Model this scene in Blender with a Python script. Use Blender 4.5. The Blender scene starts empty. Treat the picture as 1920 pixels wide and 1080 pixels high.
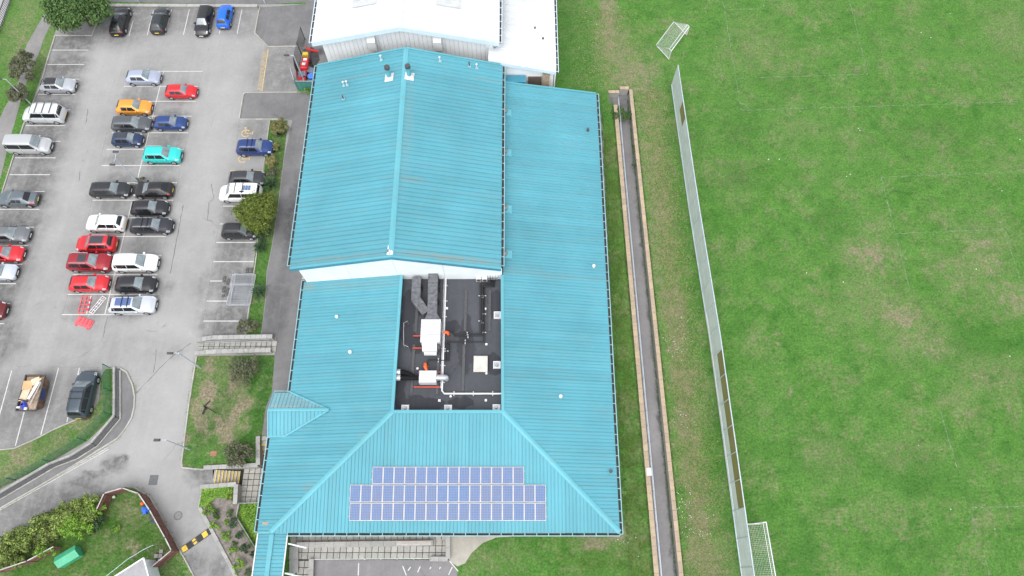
import bpy, bmesh, math, random
from mathutils import Vector, Matrix
random.seed(7)
R = math.radians
C = bpy.context.scene.collection
sc = bpy.context.scene

# ------------------------------------------------------------------ camera, sky, sun, exposure
CAM_H, FPX, PITCH = 70.0, 1300.0, R(67.3)
cd = bpy.data.cameras.new('camera'); cam = bpy.data.objects.new('camera', cd); C.objects.link(cam)
cam.location = (0, 0, CAM_H); cam.rotation_euler = (R(90) - PITCH, 0, 0)
cd.sensor_width = 36; cd.lens = FPX / 1920 * 36; cd.clip_end = 3000; cd.clip_start = 0.5
sc.camera = cam
SUN_EL, SUN_AZ = 64, 192            # azimuth clockwise from +Y
world = bpy.data.worlds.new('World'); sc.world = world; world.use_nodes = True
wn = world.node_tree; wn.nodes.clear()
sky = wn.nodes.new('ShaderNodeTexSky'); sky.sky_type = 'NISHITA'; sky.sun_disc = False
sky.sun_elevation = R(SUN_EL); sky.sun_rotation = R(SUN_AZ); sky.dust_density = 3.0; sky.air_density = 1.0; sky.ozone_density = 1.0
hs = wn.nodes.new('ShaderNodeHueSaturation'); hs.inputs['Saturation'].default_value = 0.22
bg = wn.nodes.new('ShaderNodeBackground'); bg.inputs['Strength'].default_value = 0.15
wo = wn.nodes.new('ShaderNodeOutputWorld')
wn.links.new(sky.outputs[0], hs.inputs['Color']); wn.links.new(hs.outputs[0], bg.inputs[0]); wn.links.new(bg.outputs[0], wo.inputs[0])
sd = bpy.data.lights.new('sun', 'SUN'); sd.energy = 0.6; sd.angle = R(75); sd.color = (1.0, 0.97, 0.93)
sun = bpy.data.objects.new('sun', sd); C.objects.link(sun)
_d = Vector((math.sin(R(SUN_AZ)) * math.cos(R(SUN_EL)), math.cos(R(SUN_AZ)) * math.cos(R(SUN_EL)), math.sin(R(SUN_EL))))
sun.rotation_euler = _d.to_track_quat('Z', 'Y').to_euler()
sc.view_settings.view_transform = 'Standard'; sc.view_settings.look = 'None'
sc.view_settings.gamma = 1; sc.view_settings.use_curve_mapping = False
sc.view_settings.exposure = 1.07

_s, _c = math.sin(PITCH), math.cos(PITCH)
def at(px, py, z=0.0):
    "ground position (metres) seen at a pixel of the survey photograph, at height z"
    x = (px - 960) / FPX; y = (540 - py) / FPX
    dz = -_s + y * _c; t = (z - CAM_H) / dz
    return (x * t, (_c + y * _s) * t)
def atp(px, py, zf, z=3.0):
    for _ in range(30):
        x, y = at(px, py, z); z = zf(x, y)
    return x, y
def pts(lst, z=0.0): return [at(a, b, z) for a, b in lst]

# ------------------------------------------------------------------ materials
class NT:
    def __init__(s, name):
        s.m = bpy.data.materials.new(name); s.m.use_nodes = True; s.t = s.m.node_tree
        s.b = s.t.nodes['Principled BSDF']
    def n(s, typ, **kw):
        nd = s.t.nodes.new(typ)
        for k, v in kw.items():
            if k.startswith('i_'): nd.inputs[k[2:].replace('_', ' ')].default_value = v
            elif k.startswith('x'): nd.inputs[int(k[1:])].default_value = v
            else: setattr(nd, k, v)
        return nd
    def l(s, a, b): s.t.links.new(a, b)
    def pos(s):
        if not hasattr(s, '_p'): s._p = s.n('ShaderNodeNewGeometry').outputs['Position']
        return s._p
    def noise(s, scale, detail=3, rough=.55, vec=None, dist=0):
        nd = s.n('ShaderNodeTexNoise'); nd.inputs['Scale'].default_value = scale; nd.inputs['Detail'].default_value = detail
        nd.inputs['Roughness'].default_value = rough; nd.inputs['Distortion'].default_value = dist
        s.l(vec or s.pos(), nd.inputs['Vector']); return nd.outputs[0]
    def rng(s, v, a, b, c=0, d=1, smooth=False):
        nd = s.n('ShaderNodeMapRange'); nd.inputs[1].default_value = a; nd.inputs[2].default_value = b
        nd.inputs[3].default_value = c; nd.inputs[4].default_value = d
        if smooth: nd.interpolation_type = 'SMOOTHSTEP'
        s.l(v, nd.inputs[0]); return nd.outputs[0]
    def math(s, op, a, b=None):
        nd = s.n('ShaderNodeMath', operation=op)
        for i, v in enumerate((a, b)):
            if v is None: continue
            if isinstance(v, (int, float)): nd.inputs[i].default_value = v
            else: s.l(v, nd.inputs[i])
        return nd.outputs[0]
    def mix(s, f, a, b, mode='MIX'):
        nd = s.n('ShaderNodeMix', data_type='RGBA', blend_type=mode)
        for i, v in ((0, f), (6, a), (7, b)):
            if isinstance(v, (int, float)): nd.inputs[i].default_value = v
            elif isinstance(v, tuple): nd.inputs[i].default_value = v if len(v) == 4 else v + (1,)
            else: s.l(v, nd.inputs[i])
        return nd.outputs[2]
    def warp(s, amount, scale):
        nz = s.n('ShaderNodeTexNoise'); nz.inputs['Scale'].default_value = scale; nz.inputs['Detail'].default_value = 4
        s.l(s.pos(), nz.inputs['Vector'])
        sub = s.n('ShaderNodeVectorMath', operation='SUBTRACT'); s.l(nz.outputs['Color'], sub.inputs[0]); sub.inputs[1].default_value = (.5, .5, .5)
        scl = s.n('ShaderNodeVectorMath', operation='SCALE'); s.l(sub.outputs[0], scl.inputs[0]); scl.inputs['Scale'].default_value = amount
        add = s.n('ShaderNodeVectorMath', operation='ADD'); s.l(s.pos(), add.inputs[0]); s.l(scl.outputs[0], add.inputs[1])
        return add.outputs[0]
    def blobs(s, vec, lst, soft=.5):
        "union of worn or stained patches (cx, cy, rx, ry, strength) on the ground plane"
        acc = None
        for cx, cy, rx, ry, st in lst:
            a = s.n('ShaderNodeVectorMath', operation='MULTIPLY_ADD'); s.l(vec, a.inputs[0])
            a.inputs[1].default_value = (1 / rx, 1 / ry, 0); a.inputs[2].default_value = (-cx / rx, -cy / ry, 0)
            ln = s.n('ShaderNodeVectorMath', operation='LENGTH'); s.l(a.outputs[0], ln.inputs[0])
            v = s.rng(ln.outputs['Value'], 1.0 + soft, 1.0 - soft, 0, st, True)
            acc = v if acc is None else s.math('MAXIMUM', acc, v)
        return acc
    def bump(s, h, dist=.02, strength=.5):
        nd = s.n('ShaderNodeBump'); nd.inputs['Strength'].default_value = strength; nd.inputs['Distance'].default_value = dist
        s.l(h, nd.inputs['Height']); s.l(nd.outputs[0], s.b.inputs['Normal'])
    def col(s, c):
        if isinstance(c, tuple): s.b.inputs['Base Color'].default_value = c + (1,) if len(c) == 3 else c
        else: s.l(c, s.b.inputs['Base Color'])
    def rough(s, r): s.b.inputs['Roughness'].default_value = r

def simple(name, col, rough=.6, metal=0, var=.12, scale=1.2, spec=.5, coat=0, obj_var=0):
    m = NT(name)
    n = m.noise(scale, 4)
    c2 = tuple(x * (1 - var) for x in col); c3 = tuple(min(1, x * (1 + var)) for x in col)
    c = m.mix(m.rng(n, .3, .7), c2, c3)
    if obj_var:
        oi = m.n('ShaderNodeObjectInfo').outputs['Random']
        hv = m.n('ShaderNodeHueSaturation'); m.l(c, hv.inputs['Color']); m.l(m.rng(oi, 0, 1, 1 - obj_var, 1 + obj_var), hv.inputs['Value']); c = hv.outputs[0]
    m.col(c); m.rough(rough); m.b.inputs['Metallic'].default_value = metal; m.b.inputs['Specular IOR Level'].default_value = spec
    if coat: m.b.inputs['Coat Weight'].default_value = coat; m.b.inputs['Coat Roughness'].default_value = .08
    return m.m

def mat_grass(name, dry_blobs, lush_blobs, base_dry=0.0, dark=1.0, moss=(), bmin=0.0):
    m = NT(name)
    big = m.noise(.09, 4, .6); mid = m.noise(.55, 5, .65); fine = m.noise(4.5, 4, .7); vf = m.noise(16, 3, .75)
    a = m.mix(m.rng(mid, .3, .7), (.046 * dark, .142 * dark, .022 * dark), (.1 * dark, .236 * dark, .045 * dark))
    a = m.mix(m.rng(big, .35, .68, 0, .6), a, (.1 * dark, .21 * dark, .052 * dark))
    a = m.mix(m.rng(m.noise(1.25, 7, .8, dist=.6), .5, .66, 0, .6), a, (.026 * dark, .105 * dark, .016 * dark))
    a = m.mix(m.rng(m.noise(.33, 6, .7, dist=.5), .56, .68, 0, .5), a, (.028 * dark, .12 * dark, .017 * dark))
    # straw-coloured thin patches
    w = m.warp(4.6, .75)
    dm = m.blobs(w, dry_blobs, .7) if dry_blobs else None
    thin = m.rng(m.math('ADD', m.math('MULTIPLY', m.noise(.28, 6, .7), .6), m.math('MULTIPLY', m.noise(1.9, 4, .7), .4)), .5 - base_dry * .1, .64 - base_dry * .1, 0, .55 + base_dry * .32)
    if dm is not None:
        brk = m.rng(m.noise(.85, 8, .85, dist=.3), .42, .58, .08, 1)
        thin = m.math('MAXIMUM', thin, m.math('MULTIPLY', dm, brk))
    straw = m.mix(m.rng(m.noise(2.4, 5, .75), .35, .65), (.17, .165, .085), (.3, .26, .19))
    if moss: a = m.mix(m.math('MULTIPLY', m.blobs(w, moss, .6), m.rng(m.noise(1.3, 5, .75), .35, .65, .3, .9)), a, (.075, .095, .022))
    a = m.mix(thin, a, straw)
    if dm is not None: a = m.mix(m.math('MULTIPLY', m.rng(dm, .72, 1, 0, 1), m.rng(m.noise(.9, 7, .85, dist=.3), .44 - bmin * .12, .54 - bmin * .1, bmin * .5, .92)), a, m.mix(m.rng(m.noise(5, 5, .8), .35, .65), (.16, .13, .09), (.31, .265, .2)))
    if lush_blobs:
        lm = m.math('MULTIPLY', m.blobs(w, lush_blobs, .9), m.rng(m.noise(1.1, 6, .8), .35, .62, .2, 1))
        a = m.mix(m.math('MULTIPLY', lm, .75), a, (.024 * dark, .095 * dark, .014 * dark))
    # blade-scale mottling
    g = m.mix(m.rng(fine, .28, .74, 0, 1), (.55, .55, .5), (1.38, 1.36, 1.4))
    a = m.mix(1, a, g, 'MULTIPLY')
    g2 = m.mix(m.rng(vf, .3, .7, 0, 1), (.68, .7, .68), (1.3, 1.3, 1.25))
    a = m.mix(1, a, g2, 'MULTIPLY')
    m.col(a); m.rough(.9); m.b.inputs['Specular IOR Level'].default_value = .15
    m.bump(m.math('ADD', fine, m.math('MULTIPLY', vf, .6)), .12, .8)
    return m.m

def mat_asphalt(name, base, dark_blobs=(), light_blobs=(), mott=.18, soft=.55, dmin=.3, dk=(.085, .085, .088), lt=(.36, .355, .35), coarse=.35):
    m = NT(name)
    w = m.warp(1.6, .9)
    n1 = m.noise(coarse, 6, .6); n2 = m.noise(2.2, 6, .7); n3 = m.noise(14, 4, .75)
    a = m.mix(m.rng(n1, .3, .7), tuple(x * (1 - mott) for x in base), tuple(x * (1 + mott) for x in base))
    a = m.mix(m.rng(n2, .35, .7, 0, .38), a, tuple(x * .66 for x in base))
    if light_blobs: a = m.mix(m.blobs(w, light_blobs, .9), a, lt)
    if dark_blobs:
        d = m.math('MULTIPLY', m.blobs(w, dark_blobs, soft), m.rng(m.noise(1.0, 7, .8, dist=.3), .36, .56, dmin, 1))
        a = m.mix(d, a, dk)
    # oil drips
    oil = m.rng(m.noise(1.35, 5, .85, dist=.5), .63, .7, 0, .6); a = m.mix(oil, a, tuple(x * .45 for x in base)); sp_ = m.rng(m.noise(6, 5, .85), .64, .7, 0, .35); a = m.mix(sp_, a, tuple(x * .5 for x in base))
    # faint polished wheel paths / streaks along the lanes
    mp = m.n('ShaderNodeMapping'); mp.inputs['Scale'].default_value = (1.3, .06, 1); m.l(m.pos(), mp.inputs[0])
    st = m.noise(1, 4, .6, vec=mp.outputs[0]); a = m.mix(m.rng(st, .5, .72, 0, .22), a, tuple(min(1, x * 1.35) for x in base))
    # crack lines
    vo = m.n('ShaderNodeTexVoronoi', feature='DISTANCE_TO_EDGE'); vo.inputs['Scale'].default_value = .13; m.l(m.warp(2.5, .35), vo.inputs['Vector'])
    ck = m.math('MULTIPLY', m.rng(vo.outputs['Distance'], .001, .004, .4, 0), m.rng(m.noise(.3, 2), .56, .62)); a = m.mix(ck, a, tuple(x * .45 for x in dk))
    a = m.mix(1, a, m.mix(m.rng(n3, .25, .75), (.86, .86, .86), (1.14, 1.14, 1.14)), 'MULTIPLY')
    m.col(a); m.rough(.85); m.b.inputs['Specular IOR Level'].default_value = .25
    m.bump(n3, .01, .4)
    return m.m

def mat_roof(name, col, dirt=(.2, .2, .17), amount=.3, objv=.045, streak='x', blobs=()):
    m = NT(name)
    oi = m.n('ShaderNodeObjectInfo').outputs['Random']
    mp = m.n('ShaderNodeMapping'); mp.inputs['Scale'].default_value = (.18, 2.2, 1) if streak == 'x' else (2.2, .18, 1); m.l(m.pos(), mp.inputs[0])
    s1 = m.noise(1, 5, .65, vec=mp.outputs[0]); big = m.noise(.12, 4, .6); fine = m.noise(2.5, 5, .7)
    a = m.mix(m.rng(big, .3, .7), tuple(x * .87 for x in col), tuple(min(1, x * 1.09) for x in col))
    a = m.mix(m.rng(s1, .5, .8, 0, amount), a, dirt)
    a = m.mix(m.rng(fine, .55, .8, 0, amount * .7), a, tuple(min(1, x * 1.25 + .03) for x in col))
    a = m.mix(m.rng(m.noise(5, 5, .8), .66, .74, 0, amount), a, (.55, .6, .55))
    if blobs: a = m.mix(m.math('MULTIPLY', m.blobs(m.warp(.7, .9), blobs, .8), m.rng(m.noise(2.2, 6, .8), .35, .6, .1, 1)), a, (.2, .24, .22))
    hv = m.n('ShaderNodeHueSaturation'); m.l(a, hv.inputs['Color']); m.l(m.rng(oi, 0, 1, 1 - objv, 1 + objv), hv.inputs['Value'])
    m.col(hv.outputs[0]); m.rough(.55); m.b.inputs['Specular IOR Level'].default_value = .3
    return m.m

def mat_stone(name, ca, cb, joint=(.08, .08, .075), moss=.15, scale=1.0):
    m = NT(name)
    oi = m.n('ShaderNodeObjectInfo').outputs['Random']
    a = m.mix(m.math('FRACT', m.math('ADD', oi, m.math('MULTIPLY', m.noise(.7, 3), .5))), ca, cb)
    a = m.mix(m.rng(m.noise(3 * scale, 6, .75), .5, .72, 0, .55), a, tuple(x * .5 for x in ca))
    a = m.mix(m.rng(m.noise(1.2 * scale, 5, .8), .58, .7, 0, moss), a, (.07, .085, .03))
    a = m.mix(1, a, m.mix(m.rng(m.noise(11, 3, .8), .3, .7), (.84, .84, .84), (1.15, 1.15, 1.15)), 'MULTIPLY')
    m.col(a); m.rough(.88); m.bump(m.noise(8, 5, .8), .02, .5)
    return m.m

def mat_leaf(name, ca, cb, cc, k=1.45):
    ca, cb, cc = [tuple(min(.6, v * k) for v in q) for q in (ca, cb, cc)]
    m = NT(name)
    g = m.n('ShaderNodeNewGeometry')
    r = g.outputs['Random Per Island']
    cr = m.n('ShaderNodeValToRGB'); cr.color_ramp.elements[0].color = ca + (1,); cr.color_ramp.elements[1].color = cc + (1,)
    e = cr.color_ramp.elements.new(.55); e.color = cb + (1,)
    clump = m.noise(1.1, 3, .6)
    m.l(m.math('ADD', m.math('MULTIPLY', r, .65), m.rng(clump, .3, .7, 0, .4)), cr.inputs[0])
    m.col(cr.outputs[0]); m.rough(.65); m.b.inputs['Specular IOR Level'].default_value = .25
    m.b.inputs['Subsurface Weight'].default_value = 0
    return m.m

M = {}
ROOF_BLUE = (.085, .292, .355)
M['roof'] = mat_roof('roof_blue', ROOF_BLUE, amount=.26, blobs=[(-6, 29.25, 5, .3, .9), (-17, 29.2, 5, .2, .6), (-16, 51.5, 4.5, .16, .45), (-21.3, 28.1, .6, .5, .9), (-13.5, 12.2, .8, .5, .6), (-18.5, 7.7, .8, .5, .6), (-2.8, 51.8, 1.6, .15, .6), (-11, 44, .5, 6, .3), (-16, 27.9, 5, .5, .35), (4, 29, 6, .25, .3), (-10.4, 37.6, 1.5, .3, .6)])
M['roof_y'] = mat_roof('roof_blue_south', ROOF_BLUE, amount=.14, streak='y')
M['roof_pale'] = mat_roof('roof_weathered', (.17, .34, .38), dirt=(.4, .4, .36), amount=.85)
M['trim'] = simple('trim_blue', (.11, .36, .43), .4, var=.12, scale=2)
M['ridge'] = mat_roof('ridge_blue', (.105, .345, .405), amount=.35)
M['fascia'] = simple('fascia_blue', (.05, .24, .34), .4)
M['roofwhite'] = mat_roof('roof_white', (.6, .63, .65), dirt=(.45, .47, .46), amount=.12, objv=.03)
M['white'] = simple('white_paint', (.62, .63, .63), .5, var=.04)
M['cladwhite'] = simple('white_cladding', (.8, .84, .86), .45, var=.02, obj_var=.02)
M['render'] = simple('white_render', (.74, .79, .81), .6, var=.06, scale=.5)
M['gutterlip'] = simple('gutter_lip_pale_blue', (.24, .42, .47), .4)
M['gutter'] = simple('gutter_dark', (.035, .033, .03), .8, var=.5, scale=3)
M['brick'] = simple('buff_brick', (.33, .26, .19), .85, var=.2, scale=4)
M['glass'] = simple('window_glass', (.03, .04, .05), .06, spec=.9)
M['flat'] = None
M['steel'] = simple('galvanised_steel', (.5, .52, .54), .4, .6, var=.15)
M['pole'] = simple('pole_pale_grey', (.5, .56, .62), .45, .3, var=.1)
M['black'] = simple('black_plastic', (.014, .014, .015), .5)
M['darkgrey'] = simple('dark_grey_metal', (.06, .062, .065), .5, var=.25, scale=5)
M['orange'] = simple('orange_rubber', (.85, .12, .02), .5)
M['redsteel'] = simple('red_oxide_steel', (.45, .06, .04), .6)
M['kerb'] = mat_stone('kerb_concrete', (.4, .39, .36), (.3, .29, .26), moss=.4)
M['concrete'] = mat_stone('wall_concrete', (.36, .355, .34), (.28, .28, .27), moss=.2)
M['slab'] = mat_stone('paving_slab', (.38, .37, .34), (.3, .295, .27), moss=.25)
M['slabdark'] = simple('paving_joint', (.022, .021, .018), .9, var=.4, scale=5)
M['coping'] = mat_stone('sand_coping', (.43, .34, .23), (.34, .27, .2), moss=.3)
M['yellowpaint'] = simple('yellow_paint', (.62, .42, .05), .7, var=.3, scale=6)
M['bark'] = simple('bark', (.09, .065, .045), .9, var=.3, scale=6)
M['timber'] = simple('brown_timber', (.16, .075, .06), .8, var=.25, scale=2, obj_var=.25)
M['timbertop'] = simple('weathered_rail', (.42, .4, .38), .8, var=.25, scale=2)
M['fencegreen'] = simple('green_fence_wire', (.02, .13, .075), .5)
M['netwhite'] = simple('net_white', (.75, .77, .76), .8, var=.03)

def mat_line(name, col, worn=.35, scale=2.0):
    "thin road paint, worn through in flecks"
    m = NT(name)
    n = m.noise(scale, 6, .8)
    tr = m.n('ShaderNodeBsdfTransparent'); mx = m.n('ShaderNodeMixShader')
    out = m.t.nodes['Material Output']
    m.col(m.mix(m.rng(m.noise(5, 4), .3, .7), tuple(x * .75 for x in col), col)); m.rough(.8)
    m.l(m.rng(n, .22 + worn * .2, .36 + worn * .28, .25 if worn < .5 else .06, 1 if worn < .5 else .75), mx.inputs[0]); m.l(tr.outputs[0], mx.inputs[1]); m.l(m.b.outputs[0], mx.inputs[2]); m.l(mx.outputs[0], out.inputs[0])
    return m.m
M['line'] = mat_line('white_road_paint', (.62, .62, .6), .12, 2.5)
M['lineworn'] = mat_line('worn_road_paint', (.4, .4, .4), 1.0)
M['lineyellow'] = mat_line('worn_yellow_road_paint', (.56, .42, .2), .42, 3)
M['pitch'] = mat_line('faded_pitch_paint', (.24, .36, .2), .85, 1.6)

# ------------------------------------------------------------------ mesh helpers
class MB:
    def __init__(s): s.v = []; s.f = []; s.sm = False
    def add(s, vs, fs):
        o = len(s.v); s.v += [tuple(v) for v in vs]; s.f += [tuple(i + o for i in f) for f in fs]; return s
    def box(s, x0, x1, y0, y1, z0, z1):
        return s.add([(x0, y0, z0), (x1, y0, z0), (x1, y1, z0), (x0, y1, z0), (x0, y0, z1), (x1, y0, z1), (x1, y1, z1), (x0, y1, z1)],
                     [(0, 3, 2, 1), (4, 5, 6, 7), (0, 1, 5, 4), (1, 2, 6, 5), (2, 3, 7, 6), (3, 0, 4, 7)])
    def bbox(s, x0, x1, y0, y1, z0, z1, b=.02):
        "box with chamfered top edges"
        vs = [(x0, y0, z0), (x1, y0, z0), (x1, y1, z0), (x0, y1, z0), (x0, y0, z1 - b), (x1, y0, z1 - b), (x1, y1, z1 - b), (x0, y1, z1 - b),
              (x0 + b, y0 + b, z1), (x1 - b, y0 + b, z1), (x1 - b, y1 - b, z1), (x0 + b, y1 - b, z1)]
        return s.add(vs, [(0, 3, 2, 1), (8, 9, 10, 11)] + [(i, (i + 1) % 4, (i + 1) % 4 + 4, i + 4) for i in range(4)] + [(i + 4, (i + 1) % 4 + 4, (i + 1) % 4 + 8, i + 8) for i in range(4)])
    def bar(s, a, b, w, h=None, z0=None):
        "rectangular bar from a to b (3D points), width w, height h"
        a, b = Vector(a), Vector(b); d = (b - a).normalized(); h = h or w
        sd = d.cross(Vector((0, 0, 1)));
        if sd.length < 1e-4: sd = Vector((1, 0, 0))
        sd.normalize(); up = sd.cross(d).normalized()
        vs = []
        for p in (a, b):
            for i, j in ((-1, -1), (1, -1), (1, 1), (-1, 1)): vs.append(p + sd * (i * w / 2) + up * (j * h / 2))
        return s.add(vs, [(0, 1, 2, 3), (7, 6, 5, 4), (0, 4, 5, 1), (1, 5, 6, 2), (2, 6, 7, 3), (3, 7, 4, 0)])
    def tube(s, path, r, seg=8, caps=True):
        path = [Vector(p) for p in path]; rs = r if isinstance(r, (list, tuple)) else [r] * len(path)
        n = len(path); o = len(s.v)
        for i, p in enumerate(path):
            d = (path[min(i + 1, n - 1)] - path[max(i - 1, 0)]).normalized()
            u = d.cross(Vector((0, 0, 1)));
            if u.length < 1e-3: u = Vector((1, 0, 0))
            u.normalize(); w = d.cross(u)
            for k in range(seg):
                t = 2 * math.pi * k / seg; s.v.append(tuple(p + (u * math.cos(t) + w * math.sin(t)) * rs[i]))
        for i in range(n - 1):
            for k in range(seg):
                a = o + i * seg + k; b = o + i * seg + (k + 1) % seg
                s.f.append((a, a + seg, b + seg, b))
        if caps: s.f.append(tuple(o + k for k in range(seg))); s.f.append(tuple(o + (n - 1) * seg + k for k in reversed(range(seg))))
        return s
    def prism(s, poly, z0, z1, top=True, bot=True):
        n = len(poly)
        if sum(poly[i][0] * poly[(i + 1) % n][1] - poly[(i + 1) % n][0] * poly[i][1] for i in range(n)) < 0: poly = poly[::-1]
        fz0 = z0 if callable(z0) else (lambda x, y: z0); fz1 = z1 if callable(z1) else (lambda x, y: z1)
        vs = [(x, y, fz0(x, y)) for x, y in poly] + [(x, y, fz1(x, y)) for x, y in poly]
        fs = [(i, (i + 1) % n, (i + 1) % n + n, i + n) for i in range(n)]
        if top: fs.append(tuple(range(n, 2 * n)))
        if bot: fs.append(tuple(reversed(range(n))))
        return s.add(vs, fs)
    def sheet(s, poly, z):
        n = len(poly)
        if sum(poly[i][0] * poly[(i + 1) % n][1] - poly[(i + 1) % n][0] * poly[i][1] for i in range(n)) < 0: poly = poly[::-1]
        fz = z if callable(z) else (lambda x, y: z)
        return s.add([(x, y, fz(x, y)) for x, y in poly], [tuple(range(n))])
    def xf(s, mtx): s.v = [tuple(mtx @ Vector(v)) for v in s.v]; return s
    def mesh(s, name, origin=(0, 0, 0)):
        me = bpy.data.meshes.new(name)
        me.from_pydata([(x - origin[0], y - origin[1], z - origin[2]) for x, y, z in s.v], [], s.f); me.update(); return me

def smooth(o, ang=40):
    me = o.data
    for p in me.polygons: p.use_smooth = True
    me.set_sharp_from_angle(angle=R(ang))
def tag(o, label=None, cat=None, group=None, kind=None):
    if label: o['label'] = label
    if cat: o['category'] = cat
    if group: o['group'] = group
    if kind: o['kind'] = kind
    return o
ORG = {}
def empty(name, loc, label, cat, group=None):
    o = bpy.data.objects.new(name, None); C.objects.link(o); o.location = loc; o.empty_display_size = .3
    ORG[o] = Vector(loc); tag(o, label, cat, group); return o
def obj(name, mb, mat, parent=None, sm=None, world=True):
    "link a mesh; vertices are in world coordinates unless world=False"
    org = ORG.get(parent, Vector((0, 0, 0))) if (parent is not None and world) else Vector((0, 0, 0))
    me = mb if isinstance(mb, bpy.types.Mesh) else mb.mesh(name, org)
    if not me.materials: me.materials.append(mat)
    o = bpy.data.objects.new(name, me); C.objects.link(o); o.parent = parent; ORG[o] = org
    if sm: smooth(o, sm)
    return o
def top(name, mb, mat, label, cat, group=None, sm=None):
    "a thing that is a single mesh, with its origin at its base"
    xs = [v[0] for v in mb.v]; ys = [v[1] for v in mb.v]; zs = [v[2] for v in mb.v]
    org = Vector(((min(xs) + max(xs)) / 2, (min(ys) + max(ys)) / 2, min(zs)))
    me = mb.mesh(name, org); me.materials.append(mat)
    o = bpy.data.objects.new(name, me); C.objects.link(o); o.location = org; ORG[o] = org
    if sm: smooth(o, sm)
    return tag(o, label, cat, group)
def struct(name, mb, mat, parent=None):
    o = obj(name, mb, mat, parent)
    if parent is None: o['kind'] = 'structure'
    return o
def inst(name, me, parent, loc, rot=(0, 0, 0), scale=(1, 1, 1)):
    o = bpy.data.objects.new(name, me); C.objects.link(o); o.parent = parent
    o.location = Vector(loc) - ORG.get(parent, Vector((0, 0, 0))); o.rotation_euler = rot; o.scale = scale; return o

# ------------------------------------------------------------------ setting: ground
def xL(y): return 12.85 + (42.68 - y) * .0144
def xR(y): return 14.96 + (42.68 - y) * .0184
TR_TOP = 55.9; TR_BOT = -14; TR_Z = -.85
trench = [(xL(TR_BOT), TR_BOT), (xR(TR_BOT), TR_BOT), (xR(TR_TOP), TR_TOP), (12.0, TR_TOP), (12.0, 53.9), (xL(53.9), 53.9)]
TZ = -1.0
terr = pts([(399, 879), (487, 874), (487, 818)]) + [(-22.3, at(487, 818)[1]), (-22.3, 1.6)] + pts([(478, 1027), (441, 969), (446, 945), (440, 909), (399, 912)])
def ground_with_holes(outer, holes, z):
    bm = bmesh.new(); es = []
    for loop in [outer] + holes:
        vs = [bm.verts.new((x, y, z)) for x, y in loop]
        es += [bm.edges.new((vs[i], vs[(i + 1) % len(vs)])) for i in range(len(vs))]
    bmesh.ops.triangle_fill(bm, edges=es, use_beauty=True)
    bmesh.ops.recalc_face_normals(bm, faces=bm.faces)
    for f in bm.faces:
        if f.normal.z < 0: f.normal_flip()
    me = bpy.data.meshes.new('ground'); bm.to_mesh(me); bm.free(); return me

dry = [(at(x, y)[0], at(x, y)[1], rx, ry, s) for x, y, rx, ry, s in [
    (1140, 30, 1.4, 9, .95), (1150, 90, 2.6, 5, .8), (1190, 140, 3.4, 4, .9), (1165, 150, 2, 4, .75), (1215, 200, 2.2, 6, .7), (1220, 300, 1.9, 6, .75),
    (1238, 400, 1.6, 6, .8), (1240, 480, 1.6, 5, .7), (1262, 580, 1.6, 4, .85), (1268, 640, 1.4, 4, .8), (1280, 720, 1.5, 4, .8), (1285, 800, 1.6, 3, .85),
    (1296, 880, 1.5, 3, .8), (1310, 960, 1.5, 3, .85), (1325, 1050, 1.9, 4, .85), (1630, 480, 3.0, 2.0, .9), (1640, 560, 3, 3, .6), (1690, 590, 3, 2, .9), (1740, 640, 2.5, 2, .75), (1780, 500, 3, 1.6, .6), (1800, 520, 2, 2, .7), (1880, 440, 2, 2, .5), (1900, 310, 3, 1.5, .45), (1720, 260, 2, 1.5, .4), (1590, 590, 2, 2, .4), (1560, 860, 2, 2, .5), (1700, 850, 3, 1.5, .5), (1650, 950, 2, 1, .35),
    (1840, 470, 2.4, 3, .8), (1900, 560, 3, 2, .8), (1455, 636, .45, .5, 1), (1473, 732, .5, .5, 1), (1516, 44, .8, .8, .8), (1420, 90, 4, 4, .5),
    (1690, 610, 2, 4, .6), (1380, 350, 2, 3, .35), (1130, 1010, 3.2, .9, .9), (1170, 1000, 1.2, 1.6, .8), (930, 1045, 3.5, 1.0, .5),
    (390, 740, 2.0, 3, .95), (375, 790, 1.6, 2.5, .9), (420, 800, 2.2, 2.8, .9), (450, 770, 1.6, 3, .9), (395, 690, 1.2, 2, .85), (440, 720, 1.4, 2, .8), (350, 830, .8, 1.6, .6),
    (60, 100, 3, 5, .6), (40, 60, 2, 6, .7), (245, 1030, .5, .5, .9), (40, 850, 3.0, 1.6, .9), (160, 790, 1.6, 1.6, .8), (30, 870, 2, .8, .6), (180, 745, .7, 3, .7), (1000, 50, 1, 1, .3),
    (1900, 60, 3, 4, .5), (1860, 700, 3, 2, .7), (1800, 760, 2, 2, .6), (1500, 240, 3, 1.5, .4), (1470, 120, 3, 2, .45), (850, 1010, 2, .5, .9), (523, 733, .3, .6, .4), (1535, 550, 1, 1, .5), (1330, 780, 1, 2, .3)]]
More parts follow.
